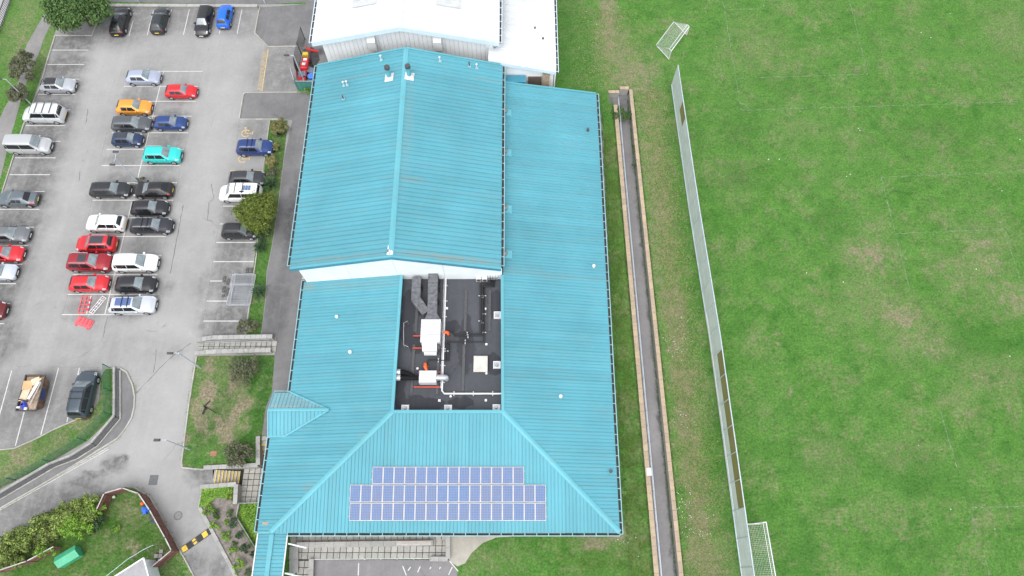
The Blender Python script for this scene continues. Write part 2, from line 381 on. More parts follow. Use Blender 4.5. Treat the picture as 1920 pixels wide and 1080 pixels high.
lush = [(at(x, y)[0], at(x, y)[1], rx, ry, s) for x, y, rx, ry, s in [
    (1385, 245, 2, 2, .7), (1410, 210, 1.5, 1, .7), (1390, 330, 2.4, 1.6, .6), (1660, 185, .8, .7, .9), (1560, 420, 2, 2, .6), (1750, 250, 5, 3, .35), (1840, 640, 4, 3, .5),
    (1720, 890, 3, 2, .6), (1680, 1025, 1.8, .6, .8), (1750, 1020, 1.4, 1, .6), (1550, 840, 3, 2, .35), (1500, 1040, 2, 1.5, .6), (1480, 160, 3, 1.5, .5), (1600, 50, 1.4, .8, .6),
    (1080, 120, 2.5, 5, .6), (1070, 60, 2, 7, .6), (1320, 560, .6, 8, .4), (1350, 800, .9, 7, .5), (1160, 600, .5, 14, .5), (1150, 420, .5, 12, .6), (1195, 900, .9, 9, .6), (1120, 1050, 3, 2, .3),
    (495, 760, 1.0, 5, .9), (500, 700, 1.2, 3, .9), (470, 840, 1.5, 1.5, .6), (440, 690, 2, 1.4, .6), (190, 720, .8, 4, .6), (100, 830, 2, 1.2, .6), (220, 1000, 3, 2, .4)]]
M['grass'] = mat_grass('lawn_grass', dry, lush, moss=[(xL(yy) - 1.3, yy, 1.1, 3, .9) for yy in range(2, 52, 5)] + [(17.5, yy, 1.4, 4, .4) for yy in range(2, 50, 8)] + [(9, 1.5, 4, 1.2, .5)])
gnd_me = ground_with_holes([(-260, -160), (300, -160), (300, 420), (-260, 420)], [trench, terr], 0)
ground = struct('ground', gnd_me, M['grass'])

# --- asphalt car park, roads and paths
bay = []
for py in range(80, 620, 42): bay.append((-56.4, at(60, py)[1], 2.9, 2.0, .85))
for py in range(180, 590, 40): bay += [(-46.2, at(220, py)[1], 2.1, 1.3, .5), (-41.4, at(300, py)[1], 2.1, 1.3, .6)]
bay += [(at(x, y)[0], at(x, y)[1], rx, ry, s) for x, y, rx, ry, s in [
    (230, 45, 4, 3.5, .7), (340, 35, 5, 2.6, .45), (450, 40, 2.4, 2.4, .5), (525, 130, 3, 5, .6), (485, 240, 2.4, 1.5, .5), (445, 400, 1.6, 4, .6), (440, 470, 2.0, 2.6, .75),
    (435, 530, 2.5, 3.5, .7), (430, 600, 3.2, 2.2, .85), (390, 540, 1.4, 2, .5), (30, 780, 6, 4, .6), (120, 760, 4, 4, .4), (5, 640, 2.2, 2.5, .8), (300, 540, 1.5, 1, .5), (95, 880, 2.6, 1.4, .0),
    (205, 872, 1.1, .5, .9), (225, 866, .8, .6, .95), (180, 888, 1.5, .45, .9), (150, 905, 1.7, .5, .9), (120, 925, 2, .5, .85), (165, 912, 1.4, .4, .8), (90, 945, 2, .6, .85), (130, 935, 1.5, .5, .8), (55, 960, 2.2, .7, .8), (100, 965, 1.5, .4, .7), (160, 900, 2, .5, .6), (215, 870, 1.2, .9, .7), (60, 960, 4, 1.6, .65), (130, 930, 5, 1.2, .6), (20, 1000, 3, 2, .55), (365, 1060, 1.2, 1.2, .7), (410, 1070, 1.0, 1.2, .7), (380, 885, 1.6, 1.2, .8), (330, 660, 1, 1, .3),
    (135, 170, 1.6, 2, .5), (75, 300, 1.8, 7, .3), (270, 650, 6, 1.5, .2)]]
light = [(at(x, y)[0], at(x, y)[1], rx, ry, s) for x, y, rx, ry, s in [(185, 120, 4, 7, .5), (150, 300, 2.6, 12, .25), (400, 250, 3, 16, .4), (330, 620, 6, 4, .45), (330, 740, 3, 9, .5), (250, 850, 5, 3, .5), (300, 900, 4, 3, .4), (110, 560, 3, 6, .2), (420, 90, 8, 3, .25)]]
M['asphalt'] = mat_asphalt('aged_asphalt', (.268, .266, .262), bay, light, mott=.14, dk=(.092, .092, .092))
M['asphaltdark'] = mat_asphalt('darker_asphalt', (.165, .163, .165), [(-25.3, 27, 1.2, 4, .6), (-25, 38, .8, 5, .9), (-36, 66.5, 3, .8, .4), (-24.5, 62, .8, .5, .9)], [], mott=.22, dk=(.07, .07, .072))
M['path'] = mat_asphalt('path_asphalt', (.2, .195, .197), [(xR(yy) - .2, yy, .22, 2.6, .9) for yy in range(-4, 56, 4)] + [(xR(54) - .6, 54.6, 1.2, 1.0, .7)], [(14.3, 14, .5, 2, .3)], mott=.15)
cpz = .006
car_park = struct('car_park', MB().sheet([(-59.1, 69.9), (-59.1, 36), (-95, 36), (-95, -12), at(476, 1130), at(375, 951), at(382, 915), at(399, 913.5), at(399, 878.5), at(342, 876), at(369, 667), (-21, at(514, 667)[1]), (-21, 69.9)], cpz),
                  M['asphalt'])

def patch(name, lst, mat, z=.012, parent=None): return struct(name, MB().sheet(pts(lst), z), mat, parent)
# footpath of darker asphalt beside the building
strip_x = [(506, 226), (464, 602)]
patch('footpath', [(540, 224), (548, 226), (534, 290), (529, 330), (520, 400), (511, 460), (501, 509), (498, 566), (490, 628), (517, 632), (515, 667), (510, 735), (498, 764), (491, 817), (560, 817), (640, 100), (590, 0), (575, 0), (566, 174), (458, 174), (449, 223)], M['asphaltdark'])
patch('footpath', [(487, 14), (478, 62), (503, 88), (600, 88), (600, 6)], M['asphaltdark'], .018)
# parking rows' planted strip
plant_strip = patch('planting_strip', [(506, 226), (540, 226), (533, 290), (528, 330), (519, 400), (510, 460), (500, 509), (497, 566), (489, 628), (461, 628)], mat_grass('strip_grass', [(-27.5, 40, .8, 6, .5)], [], .3, .78), .02)
# path through the western grass
patch('footpath', [(83, 26), (67, 55), (50, 83), (47, 95), (36, 150), (22, 180), (8, 203), (-30, 290), (-60, 420), (-25, 420), (2, 330), (17, 267), (30, 222), (42, 178), (58, 130), (72, 103), (83, 70), (96, 44), (92, 28)], mat_asphalt('worn_footpath', (.22, .215, .21), [], []), .012)
# trench path (sunk between two walls)
struct('sunken_path', MB().sheet([(xL(TR_BOT), TR_BOT), (xR(TR_BOT), TR_BOT), (xR(TR_TOP), TR_TOP), (11.95, TR_TOP), (11.95, 53.85), (xL(53.85), 53.85)], TR_Z), M['path'])
# concrete margin under the eastern eave
random.seed(3)
mg = [(9.2, 52.6), (10.75, 52.9), (10.9, 52)]
for i in range(90):
    y = 51 - i * .27; mg.append((10.95 - .35 * (i / 90) + random.uniform(-.12, .1), y))
mg += [(10.3, 26.4), (9.2, 26.4)]
struct('concrete_margin', MB().sheet(mg, .012), mat_asphalt('stained_margin', (.27, .27, .27), [(10.6, 48, .4, 7, .8), (10.7, 38, .3, 5, .7), (10.6, 30, .3, 3, .6)], []))
# gravel corner by the south terrace
M['gravel'] = mat_asphalt('pale_gravel', (.36, .34, .3), [], [], mott=.2, dk=(.2, .19, .15))
patch('gravel_corner', [(842, 990), (842, 1052), (858, 1062), (872, 1056), (885, 1036), (905, 1018), (930, 1008), (990, 1004), (1060, 1001), (1060, 990)], M['gravel'], .012)
patch('car_park_south', [(590, 1050), (843, 1050), (858, 1072), (850, 1150), (585, 1150)], M['path'], .016)
# verge between the car park and the road, and the lawn by the entrance
M['verge'] = mat_grass('verge_grass', dry, lush, .55)
patch('grass_verge', [(0, 843), (-60, 846), (-60, 960), (0, 917), (60, 885), (96, 866), (164, 827), (213, 780), (214, 691), (198, 692), (190, 705), (186, 750), (178, 765), (150, 784), (100, 806), (70, 822), (27, 841)], M['verge'], .03)
M['lawn'] = mat_grass('embankment_grass', [], lush, .25, .9, bmin=.8) if False else mat_grass('embankment_grass', [(x, y, rx * .8, ry * .75, 1) for x, y, rx, ry, s_ in dry if -34 < x < -25 and 8 < y < 22], [(at(px, py)[0], at(px, py)[1], .9, 1.2, 1) for px, py in ((430, 735), (415, 765), (400, 790), (470, 720), (375, 810))] + lush, .3, .88, bmin=.8)
patch('entrance_lawn', [(369, 668), (515, 666), (511, 700), (498, 764), (491, 818), (486, 870), (384, 876), (345, 878), (341, 870), (354, 762)], M['lawn'], .03)
M['garden'] = mat_grass('garden_grass', dry, lush, .25, .8, moss=[(-37, 4, 4, 3, .4), (-42, 1.5, 3, 2, .5)])
patch('garden_lawn', [(182, 958), (197, 927), (229, 918), (258, 927), (279, 955), (311, 1010), (360, 1085), (330, 1200), (-60, 1200), (-60, 1080), (0, 1060), (90, 1010), (150, 985)], M['garden'], .03)
patch('road_pavement', [(224, 690), (238, 698), (249, 722), (253, 744), (247, 784), (222, 821), (160, 860), (72, 913), (0, 953), (-60, 985), (-60, 972), (0, 938), (96, 880), (140, 860), (180, 838), (223, 785), (217, 691)], M['asphaltdark'], .05)
patch('yard_beyond', [(205, -14), (205, 4), (330, 6), (470, 9), (590, 4), (590, -60), (150, -60)], M['asphaltdark'], .02)
patch('paved_corner', [(20, -10), (20, 3), (0, 57), (-30, 130), (-150, 130), (-60, -10)], mat_asphalt('light_paving', (.33, .33, .33)), .02)

# --- painted lines (children of the car park)
def line(p, q, w=.088, mat='line', parent=car_park, z=.016, name='painted_line'):
    a, b = Vector(p), Vector(q); d = (b - a).normalized(); n = Vector((-d.y, d.x)) * w / 2
    return obj(name, MB().sheet([tuple(a - n), tuple(b - n), tuple(b + n), tuple(a + n)], z), M[mat], parent)
for py, x1 in [(94, 166), (121, 158), (148.5, 149), (177, 141), (206, 132), (235.5, 122), (265, 113), (296, 104), (327.6, 94), (359, 84), (392.6, 74), (426, 64), (460.6, 53), (495.7, 42), (532, 30), (569, 19), (607, 8)]:
    X, Y = at(x1, py); line((-59.0, Y), (X, Y))
for py, x0, x1 in [(133.8, 244, 380), (162, 233, 373), (190, 226, 367), (218, 218, 360), (249, 210, 353), (280, 200, 345), (310.5, 191, 338), (342.6, 183, 332), (375.5, 174, 325), (408.5, 166, 318), (443.5, 155, 311), (479, 146, 303), (515, 136, 296), (552, 126, 290), (590, 116, 282)]:
    Y = at(0, py)[1]; line((at(x0, py)[0], Y), (at(x1, py)[0], Y))
line((-43.85, at(0, 133.8)[1]), (-43.85, at(0, 342)[1]), z=.021); line((-43.85, at(0, 380)[1]), (-43.85, at(0, 590)[1]), z=.021)
for py, x0, x1 in [(386.6, 418, 500), (420, 412, 490), (454.7, 406, 480), (490.7, 400, 478), (527, 394, 422), (564.6, 388, 428), (602, 381, 460)]:
    Y = at(0, py)[1]; line((at(x0, py)[0], Y), (at(x1, py)[0], Y))
line(at(430, 320), at(503, 320), .09, 'lineyellow')
for px, py, y0 in [(242, 67, 40), (310, 65.5, 14), (344, 65.5, 14), (276, 66, 20), (375, 64, 14), (411, 64, 14), (444.6, 63.7, 14)]:
    X, Y = at(px, py); line((X, Y), (X, at(px, y0)[1]))
for a, b in [((45.5, 773), (29, 836)), ((110, 690), (76.7, 815.5)), ((149, 690), (125.5, 791)), ((22, 695), (-4, 790))]:
    line(at(*a), at(*b))
for a, b in [((0, 759), (44, 759)), ((95, 688), (198, 690)), ((242, 140), (228, 188)), ((380, 134), (372, 165)), ((449, 224), (444, 262)), ((430, 318), (404, 455)), ((505, 20), (505, 20.5)), ((380, 64), (445, 64)), ((353, 250), (296, 515)), ((200, 249), (160, 430)), ((404, 455), (381, 602)), ((146, 479), (118, 588))]:
    if a[0] != b[0]: line(at(*a), at(*b), .07, 'lineworn')
for a, b in [((548, 110), (545, 151)), ((520, 117), (556, 117)), ((520, 145), (560, 146))]: line(at(*a), at(*b), .07, 'lineworn')
line(at(503, 92), at(491, 171), .12, 'lineyellow', z=.018)
for i in range(30):
    py = 96 + i * 2.5; px = 502.6 - (py - 92) * .148; line(at(px - 9, py), at(px - 1.5, py), .07, 'lineyellow')
# wheelchair symbols
for px, py in ((461, 250), (455, 298)):
    x, y = at(px, py); g = MB()
    for k in range(14):
        a0, a1 = R(40 + k * 20), R(40 + (k + 1) * 20)
        g.sheet([(x + r_ * math.cos(t), y + r_ * math.sin(t)) for r_, t in ((.42, a0), (.55, a0), (.55, a1), (.42, a1))], .018)
    g.sheet([(x - .1, y + .06), (x + .75, y + .06), (x + .75, y - .06), (x - .1, y - .06)], .021)
    g.sheet([(x - .1, y + .05), (x + .02, y + .05), (x + .02, y + .62), (x - .1, y + .62)], .0185)
    g.sheet([(x + .75, y - .2), (x + .87, y - .2), (x + .87, y + .3), (x + .75, y + .3)], .0212)
    g.sheet([(x - .16 + .14 * math.cos(t * .785), y + .76 + .14 * math.sin(t * .785)) for t in range(8)], .019)
    obj('wheelchair_symbol', g, M['lineyellow'], car_park)
# double lines along the road edge, faded bay marks to the south
for off in (0, 7):
    line(at(202 + off * .2, 839.5 + off * .45), at(-10, 959 + off * .45), .05, 'line', z=.016)
for a, b in [((672.5, 1056), (671.8, 1079)), ((755, 1061), (762, 1079)), ((770, 1063), (765, 1070)), ((788, 1062), (783, 1073)), ((808, 1063), (806, 1067)), ((826, 1063), (824, 1067)), ((848, 1063), (841, 1078)), ((843, 1052), (859, 1071))]:
    line(at(*a), at(*b), .09, 'line', z=.022)
# old tar seams and cracks
rc = random.Random(12)
for lst in [[(256, 737), (300, 690), (328, 664), (364, 640)], [(202, 595), (197, 612), (193, 638)], [(344, 385), (337, 420), (326, 478), (318, 520)], [(293, 655), (291, 680), (287, 702)], [(396, 345), (401, 372), (392, 380), (388, 420)], [(150, 320), (148, 345)], [(165, 205), (160, 240)]]:
    P_ = []
    for a, b in zip(lst[:-1], lst[1:]):
        for q in range(6): P_.append((a[0] + (b[0] - a[0]) * q / 6 + rc.uniform(-.7, .7), a[1] + (b[1] - a[1]) * q / 6 + rc.uniform(-.7, .7)))
    G = pts(P_); g = MB()
    for a, b in zip(G[:-1], G[1:]):
        a, b = Vector(a), Vector(b); d = (b - a).normalized(); n_ = Vector((-d.y, d.x)) * rc.uniform(.012, .035); g.add([(a.x - n_.x, a.y - n_.y, .011), (b.x - n_.x, b.y - n_.y, .011), (b.x + n_.x, b.y + n_.y, .011), (a.x + n_.x, a.y + n_.y, .011)], [(0, 1, 2, 3)])
    obj('crack', g, simple('tar_crack', (.07, .07, .07), .9), car_park)
# pitch markings on the grass
def pline(a, b, w=.1): line(at(*a), at(*b), w, 'pitch', ground, .006, 'pitch_line')
for a, b in [((1352, -20), (1390, 207)), ((1379, 147), (1627, 139)), ((1627, 139), (1588, -20)), ((1390, 207), (1960, 189)), ((1355, 18), (1433, 17)), ((1433, 17), (1428, -15)),
             ((1652, 332), (1960, 320)), ((1682, 438), (1882, 430)), ((1882, 430), (1925, 560)), ((1652, 332), (1706, 545)), ((1735, 655), (1742, 676)), ((1760, 760), (1795, 880)), ((1818, 952), (1960, 949)), ((1818, 952), (1832, 1000)), ((1845, 1040), (1856, 1080))]: pline(a, b, .085)
cx, cy = at(1390, 207)
for k in range(6):
    a0, a1 = R(2 + k * 15), R(2 + (k + 1) * 15)
    line((cx + 1.0 * math.cos(a0), cy + 1.0 * math.sin(a0)), (cx + 1.0 * math.cos(a1), cy + 1.0 * math.sin(a1)), .12, 'pitch', ground, .0065, 'pitch_line')

# --- kerbs, stone by stone
kmesh = {}
def unit_block(L, w, h, b=.015):
    k = (L, w, h)
    if k not in kmesh: kmesh[k] = MB().bbox(-L / 2, L / 2, -w / 2, w / 2, 0, h, b).mesh('stone')
    return kmesh[k]
def run_of_blocks(name, path, L, w, z0, h, mat, parent, gap=.012, jit=.008):
    "straight runs of separate stones along a polyline of ground points"
    for a, b in zip(path[:-1], path[1:]):
        a, b = Vector(a), Vector(b); d = b - a; n = max(1, round(d.length / L)); l = d.length / n; ang = math.atan2(d.y, d.x)
        me = unit_block(round(l - gap, 3), w, h)
        if not me.materials: me.materials.append(mat)
        elif me.materials[0] != mat: me = me.copy(); me.materials[0] = mat
        for i in range(n):
            p = a + d * ((i + .5) / n)
            inst(name, me, parent, (p.x, p.y, z0 + random.uniform(-jit, jit)), (0, 0, ang + random.uniform(-.006, .006)))
def kerb(path_px, w=.14, h=.11, L=.92):
    P = pts(path_px)
    k = empty('kerb', (P[0][0], P[0][1], 0), None, None); k['kind'] = 'structure'
    run_of_blocks('kerb_stone', P, L, w, 0.0, h, M['kerb'], k)
kerb([(173, 67), (104, 67), (92, 105), (75, 164), (44, 236), (7, 353), (-6, 400)])
kerb([(173, 67), (185, 36)]); 
kerb([(487, 14), (478, 62), (503, 88), (562, 87)])
kerb([(557, 173.5), (460, 174), (457, 177), (449, 222), (451, 224), (523, 224)])
kerb([(506, 226), (492, 330), (481, 480), (464, 602), (461, 628)], .12)
kerb([(369, 668), (354, 762), (341, 866), (342, 877), (383, 881)], .14)
kerb([(198, 691), (214, 690)]); kerb([(224, 690), (238, 698), (249, 722), (253, 744), (252, 765), (247, 784), (236, 803), (222, 821), (160, 860), (72, 913), (-6, 957)], .16)
kerb([(-6, 844), (27, 841), (70, 822), (100, 806), (150, 784)], .12)
# wide concrete edging of the shrub bed
bed_edge = empty('kerb', (*at(382, 915), 0), None, None); bed_edge['kind'] = 'structure'
run_of_blocks('kerb_stone', pts([(382, 916), (375, 951), (443, 1080), (470, 1130)]), .9, .32, 0, .16, M['concrete'], bed_edge)

# ------------------------------------------------------------------ the sports centre
def zW(x, y): return 3 + .187 * (x + 22.1)          # west wing
def zE(x, y): return 3 + .187 * (9.85 - x)          # east wing
def zS(x, y): return 3 + .187 * (y - 3.85)          # south wing
HE, HR, HX = 6.5, 9.3, -11.74
def zHW(x, y): return HE + (HR - HE) / (HX + 22.35) * (x + 22.35)
def zHE(x, y): return HE + (HR - HE) / (-1.08 - HX) * (-1.08 - x)
centre = empty('sports_centre', (-6.1, 3.85, 0), 'sprawling sports hall building with turquoise blue metal roofs around a sunken black roof deck', 'building')

def clip(poly, axis, lo, hi):
    "clip a plan polygon to lo <= coordinate[axis] <= hi"
    for lim, sgn in ((lo, 1), (hi, -1)):
        out = []
        for i in range(len(poly)):
            a, b = poly[i], poly[(i + 1) % len(poly)]
            ia, ib = (a[axis] - lim) * sgn >= 0, (b[axis] - lim) * sgn >= 0
            if ia: out.append(a)
            if ia != ib:
                t = (lim - a[axis]) / (b[axis] - a[axis]); out.append((a[0] + (b[0] - a[0]) * t, a[1] + (b[1] - a[1]) * t))
        poly = out
        if not poly: return []
    return poly
def span(poly, axis, u):
    "extent along the other axis of a convex polygon at coordinate u"
    vals = []
    for i in range(len(poly)):
        a, b = poly[i], poly[(i + 1) % len(poly)]
        if a[axis] == b[axis]: continue
        t = (u - a[axis]) / (b[axis] - a[axis])
        if -1e-6 <= t <= 1 + 1e-6: vals.append(a[1 - axis] + (b[1 - axis] - a[1 - axis]) * t)
    return (min(vals), max(vals)) if len(vals) > 1 else None
def roof_plane(parent, poly, zf, axis, mat, sheet=1.0, ribs=3, rib_h=.036, rib_w=.045, base='roof', label=None, pan=0, groove=.02):
    "ribbed metal sheets laid side by side on a sloping deck; axis = the coordinate that counts the sheets"
    deck = MB().prism(poly, lambda x, y: zf(x, y) - .22, lambda x, y: zf(x, y) - .05)
    d = obj(base, deck, mat, parent)
    if label: d['label'] = label
    lo = min(p[axis] for p in poly); hi = max(p[axis] for p in poly); n = max(1, round((hi - lo) / sheet)); w = (hi - lo) / n
    for i in range(n):
        a, b = lo + i * w, lo + (i + 1) * w; st = []
        pr = w / ribs
        for k in range(ribs):
            c0 = a + k * pr; hh = rib_h * (1.35 if k == 0 else .85)
            st += [(c0 + .004, 0 if k else .012), (c0 + .02, hh), (c0 + .02 + rib_w, hh), (c0 + .03 + rib_w, -groove), (c0 + .03 + rib_w + groove * .9, -groove), (c0 + .04 + rib_w + groove * .9, 0)]
            if pan:
                for q in range(1, pan + 1): cc = c0 + pr * q / (pan + 1) + .04; st += [(cc - .02, 0), (cc, .012), (cc + .02, 0)]
        st.append((b + .004, 0))
        m = MB(); prev = None
        for u, h in st:
            u2 = min(max(u, lo + 1e-4), hi - 1e-4); sp = span(poly, axis, u2)
            if not sp: prev = None; continue
            P = [((u2, v) if axis == 0 else (v, u2)) for v in sp]
            o = len(m.v); m.v += [(P[0][0], P[0][1], zf(*P[0]) + h), (P[1][0], P[1][1], zf(*P[1]) + h)]
            if prev is not None: m.f.append((prev, o, o + 1, prev + 1) if axis == 0 else (prev, prev + 1, o + 1, o))
            prev = o
        if m.f: obj(base + '_sheet', m, mat, d)
    return d

# west wing (with the lower stretch south of the porch), east wing, south wing
ZI = 5.0
CY0, CY1 = 14.52, 28.95
roof_plane(centre, [(-21.85, 16.9), (-21.85, 28.64), (-11.3, 28.64), (-11.3, CY0), (-13.3, 12.55), (-21.85, 16.9)][:5] + [(-21.85, 12.55)], zW, 1, M['roof'])
roof_plane(centre, [(-23.35, 3.9), (-22.0, 3.9), (-13.3, 12.55), (-23.35, 12.55)], zW, 1, M['roof'])
roof_plane(centre, [(-22.0, 3.8), (9.85, 3.8), (-.85, CY0), (-11.3, CY0)], zS, 0, M['roof_y'])
roof_plane(centre, [(9.85, 3.8), (10.0, 53.05), (-1.05, 53.05), (-.85, CY0)], zE, 1, M['roof'])
roof_plane(centre, [(-22.35, 28.62), (-22.35, 54.25), (HX, 54.25), (HX, 28.62)], zHW, 1, M['roof'], ribs=2, groove=.044)
roof_plane(centre, [(HX, 28.62), (HX, 54.25), (-1.08, 54.25), (-1.08, 28.62)], zHE, 1, M['roof'], ribs=2, groove=.044)
# ridge, hip and inner edge cappings
def cap(p, q, w, mat, drop, name='ridge_cap', parent=centre, lift=.07):
    p, q = Vector(p), Vector(q); d = (q - p).normalized(); n = Vector((-d.y, d.x, 0)).normalized() * w / 2
    m = MB()
    N = max(1, round((q - p).length / 3.0))
    for i in range(N):
        a = p + (q - p) * (i / N) + d * .006; b = p + (q - p) * ((i + 1) / N)
        k = .006 * (i % 2)
        up = Vector((0, 0, lift + k)); dn = Vector((0, 0, lift + k - drop)); ft = Vector((0, 0, lift - drop - .06))
        vs = []
        for e in (a, b): vs += [e - n + ft, e - n + dn, e + up - n * .08, e + up + n * .08, e + n + dn, e + n + ft]
        m.add(vs, [(0, 6, 7, 1)[::-1], (1, 7, 8, 2)[::-1], (2, 8, 9, 3)[::-1], (3, 9, 10, 4)[::-1], (4, 10, 11, 5)[::-1], (0, 1, 2, 3, 4, 5), (11, 10, 9, 8, 7, 6)])
    return obj(name, m, mat, parent)
cap((HX, 28.6, HR), (HX, 54.3, HR), .55, M['ridge'], .08)
cap((-22.05, 3.85, 3.02), (-11.3, CY0, ZI), .46, M['ridge'], .05, 'hip_cap')
cap((9.85, 3.85, 3.0), (-.85, CY0, ZI), .46, M['ridge'], .05, 'hip_cap')
cap((-11.32, CY0, ZI + .02), (-11.32, 28.6, ZI + .02), .3, M['ridge'], .02, 'edge_cap')
cap((-.86, CY0, ZI + .02), (-1.0, 28.6, ZI + .02), .3, M['ridge'], .02, 'edge_cap')
cap((-11.3, CY0, ZI + .02), (-.86, CY0, ZI + .02), .3, M['ridge'], .02, 'edge_cap')
cap((-22.3, 28.68, HE + .03), (HX, 28.68, HR + .03), .22, M['ridge'], .0, 'verge_trim'); cap((HX, 28.68, HR + .03), (-1.1, 28.68, HE + .03), .22, M['ridge'], .0, 'verge_trim')
cap((-22.3, 54.25, HE + .03), (HX, 54.25, HR + .03), .2, M['ridge'], .0, 'verge_trim'); cap((HX, 54.25, HR + .03), (-1.1, 54.25, HE + .03), .2, M['ridge'], .0, 'verge_trim')
cap((-1.0, 53.05, zE(-1, 0) + .03), (9.95, 53.05, 3.0), .2, M['ridge'], 0, 'verge_trim')
# barge boards and white gable wall of the hall
def quadwall(a, b, za0, za1, zb0, zb1, t, name, mat, label=None, parent=centre):
    a, b = Vector(a), Vector(b); d = (b - a).normalized(); n = Vector((-d.y, d.x)) * t
    vs = []
    for off in (Vector((0, 0)), n):
        vs += [(a.x + off.x, a.y + off.y, za0), (b.x + off.x, b.y + off.y, zb0), (b.x + off.x, b.y + off.y, zb1), (a.x + off.x, a.y + off.y, za1)]
    o = obj(name, MB().add(vs, [(0, 1, 2, 3), (7, 6, 5, 4), (0, 4, 5, 1), (1, 5, 6, 2), (2, 6, 7, 3), (3, 7, 4, 0)]), mat, parent)
    if label: o['label'] = label
    return o
quadwall((-22.3, 28.54), (HX, 28.54), HE - .38, HE, HR - .38, HR, .05, 'fascia', M['fascia']); quadwall((HX, 28.54), (-1.1, 28.54), HR - .38, HR, HE - .38, HE, .05, 'fascia', M['fascia'])
zw = 3.9
xs = [-21.55, -16.6, -11.74, -6.9, -1.0]
for a, b in zip(xs[:-1], xs[1:]):
    f = lambda x: (zHW(x, 0) if x <= HX else zHE(x, 0)) - .23
    quadwall((a + .015, 28.66), (b - .015, 28.66), 3.0, f(a), 3.0, f(b), .2, 'gable_wall_panel', M['render'])
quadwall((-21.5, 53.7), (-1.3, 53.7), 0, HE - .2, 0, HE - .2, .2, 'wall', M['brick'])
quadwall((-21.6, 53.6), (-21.6, 29.7), 0, HE - .1, 0, HE - .1, .2, 'wall', M['render'])
quadwall((-1.3, 29.8), (-1.3, 53.6), 3.5, HE - .1, 3.5, HE - .1, -.2, 'wall', M['render'])
obj('soffit', MB().box(-22.3, -21.75, 28.95, 54.2, HE - .26, HE - .22), M['fascia'], centre)
for x0, x1 in ((-22.3, -21.75),): obj('fascia', MB().box(x0 + .02, x0 + 1.5, 28.75, 28.82, HE - .75, HE - .05), M['fascia'], centre)
# walls of the wings under the eaves
quadwall((-22.9, 4.5), (9.2, 4.5), TZ, 2.95, TZ, 2.95, .25, 'wall', M['brick'])
quadwall((9.2, 4.8), (9.3, 52.4), 0, 2.95, 0, 2.95, .25, 'wall', M['brick'])
quadwall((9.2, 52.5), (-1.2, 52.5), 0, 2.95, 0, 4.6, -.2, 'wall', M['brick'])
quadwall((-21.3, 28.5), (-21.3, 12.5), 0, 2.9, 0, 2.9, .25, 'wall', M['brick'])
quadwall((-22.7, 12.4), (-22.7, 4.8), TZ, 2.6, TZ, 2.6, .25, 'wall', M['brick'])
for k in range(7):
    w = obj('window', MB().box(-18 + k * 3.9, -16.2 + k * 3.9, 4.38, 4.47, .6, 2.1), M['white'], centre)
    obj('pane', MB().box(-17.9 + k * 3.9, -16.3 + k * 3.9, 4.33, 4.37, .7, 2.0), M['glass'], w)
# courtyard upstands (inner faces) and black roof deck
M['flat'] = mat_asphalt('black_roof_felt', (.068, .072, .082), [(x, y, a, b, s) for x, y, a, b, s in [(-10.6, 24.5, .8, 3, .8), (-8.5, 15.6, 2.2, .7, .9), (-4.9, 15.6, 1.2, .6, .9), (-1.7, 19.6, .9, 1.2, .9), (-1.6, 25.8, .9, 1.7, .9), (-4.6, 21.6, .8, 3, .75), (-6.5, 23.4, 1.2, .6, .9), (-9.2, 21.6, 1.2, .9, .8), (-10.8, 17, .5, 2, .9)]], [], mott=.14, soft=.06, dmin=1, dk=(.034, .035, .041))
deck = obj('roof_deck', MB().box(-11.3, -.9, CY0, 28.67, 3.75, 3.9), M['flat'], centre)
for a, b in [((-11.3, 28.6), (-11.3, CY0)), ((-11.3, CY0), (-.9, CY0)), ((-.9, CY0), (-1.0, 28.6))]:
    quadwall(a, b, 3.8, ZI - .03, 3.8, ZI - .03, -.06, 'parapet_face', M['fascia'])
for x0, y0, y1 in [(-6.95, 0, 0)]: pass
for px, y0, y1 in [(873, 544, 621), (869, 646, 735), (918, 544, 621), (781, 576, 622), (774, 646, 738), (822, 620, 740), (829, 544, 600)]:
    a = at(px - 3, y0, 3.9); b = at(px + 3, y1, 3.9); a2 = at(px, (y0 + y1) / 2, 3.9)[0]
    obj('roof_batten', MB().bbox(a2 - .16, a2 + .16, b[1], a[1], 3.9, 3.98, .03), M['darkgrey'], deck)

# gutters: an open trough with straps every metre
def gutter(a, b, z, side, name='gutter', w=.2, parent=centre, step=1.0, lipmat=None):
    "a-b along the eave; side = unit vector pointing away from the building"
    a, b = Vector((*a, 0)), Vector((*b, 0)); d = (b - a).normalized(); s_ = Vector((*side, 0)); L = (b - a).length
    tr = MB(); u = Vector((0, 0, z))
    def slab(o0, o1, z0, z1, m):
        vs = []
        for e in (a, b):
            for o_, zz in ((o0, z0), (o1, z0), (o1, z1), (o0, z1)): vs.append(e + s_ * o_ + Vector((0, 0, zz)))
        m.add(vs, [(0, 1, 2, 3), (7, 6, 5, 4), (0, 4, 5, 1), (1, 5, 6, 2), (2, 6, 7, 3), (3, 7, 4, 0)])
    slab(.02, w + .02, z - .2, z - .16, tr)
    g = obj(name, tr, M['gutter'], parent)
    lip = MB(); slab(w + .02, w + .09, z - .22, z + .0, lip)
    n = int(L / step)
    for i in range(n + 1):
        p = a + d * (i * L / n); lip.bar(p + s_ * .0 + Vector((0, 0, z - .012)), p + s_ * (w + .05) + Vector((0, 0, z - .012)), .07, .025)
    obj('gutter_bracket', lip, lipmat or M['gutterlip'], g)
    return g
gutter((-21.87, 16.95), (-21.87, 28.9), 2.98, (-1, 0)); gutter((-23.37, 3.9), (-23.37, 12.5), 2.72, (-1, 0)); gutter((-20.5, 3.8), (9.85, 3.8), 2.95, (0, -1), step=1.05)
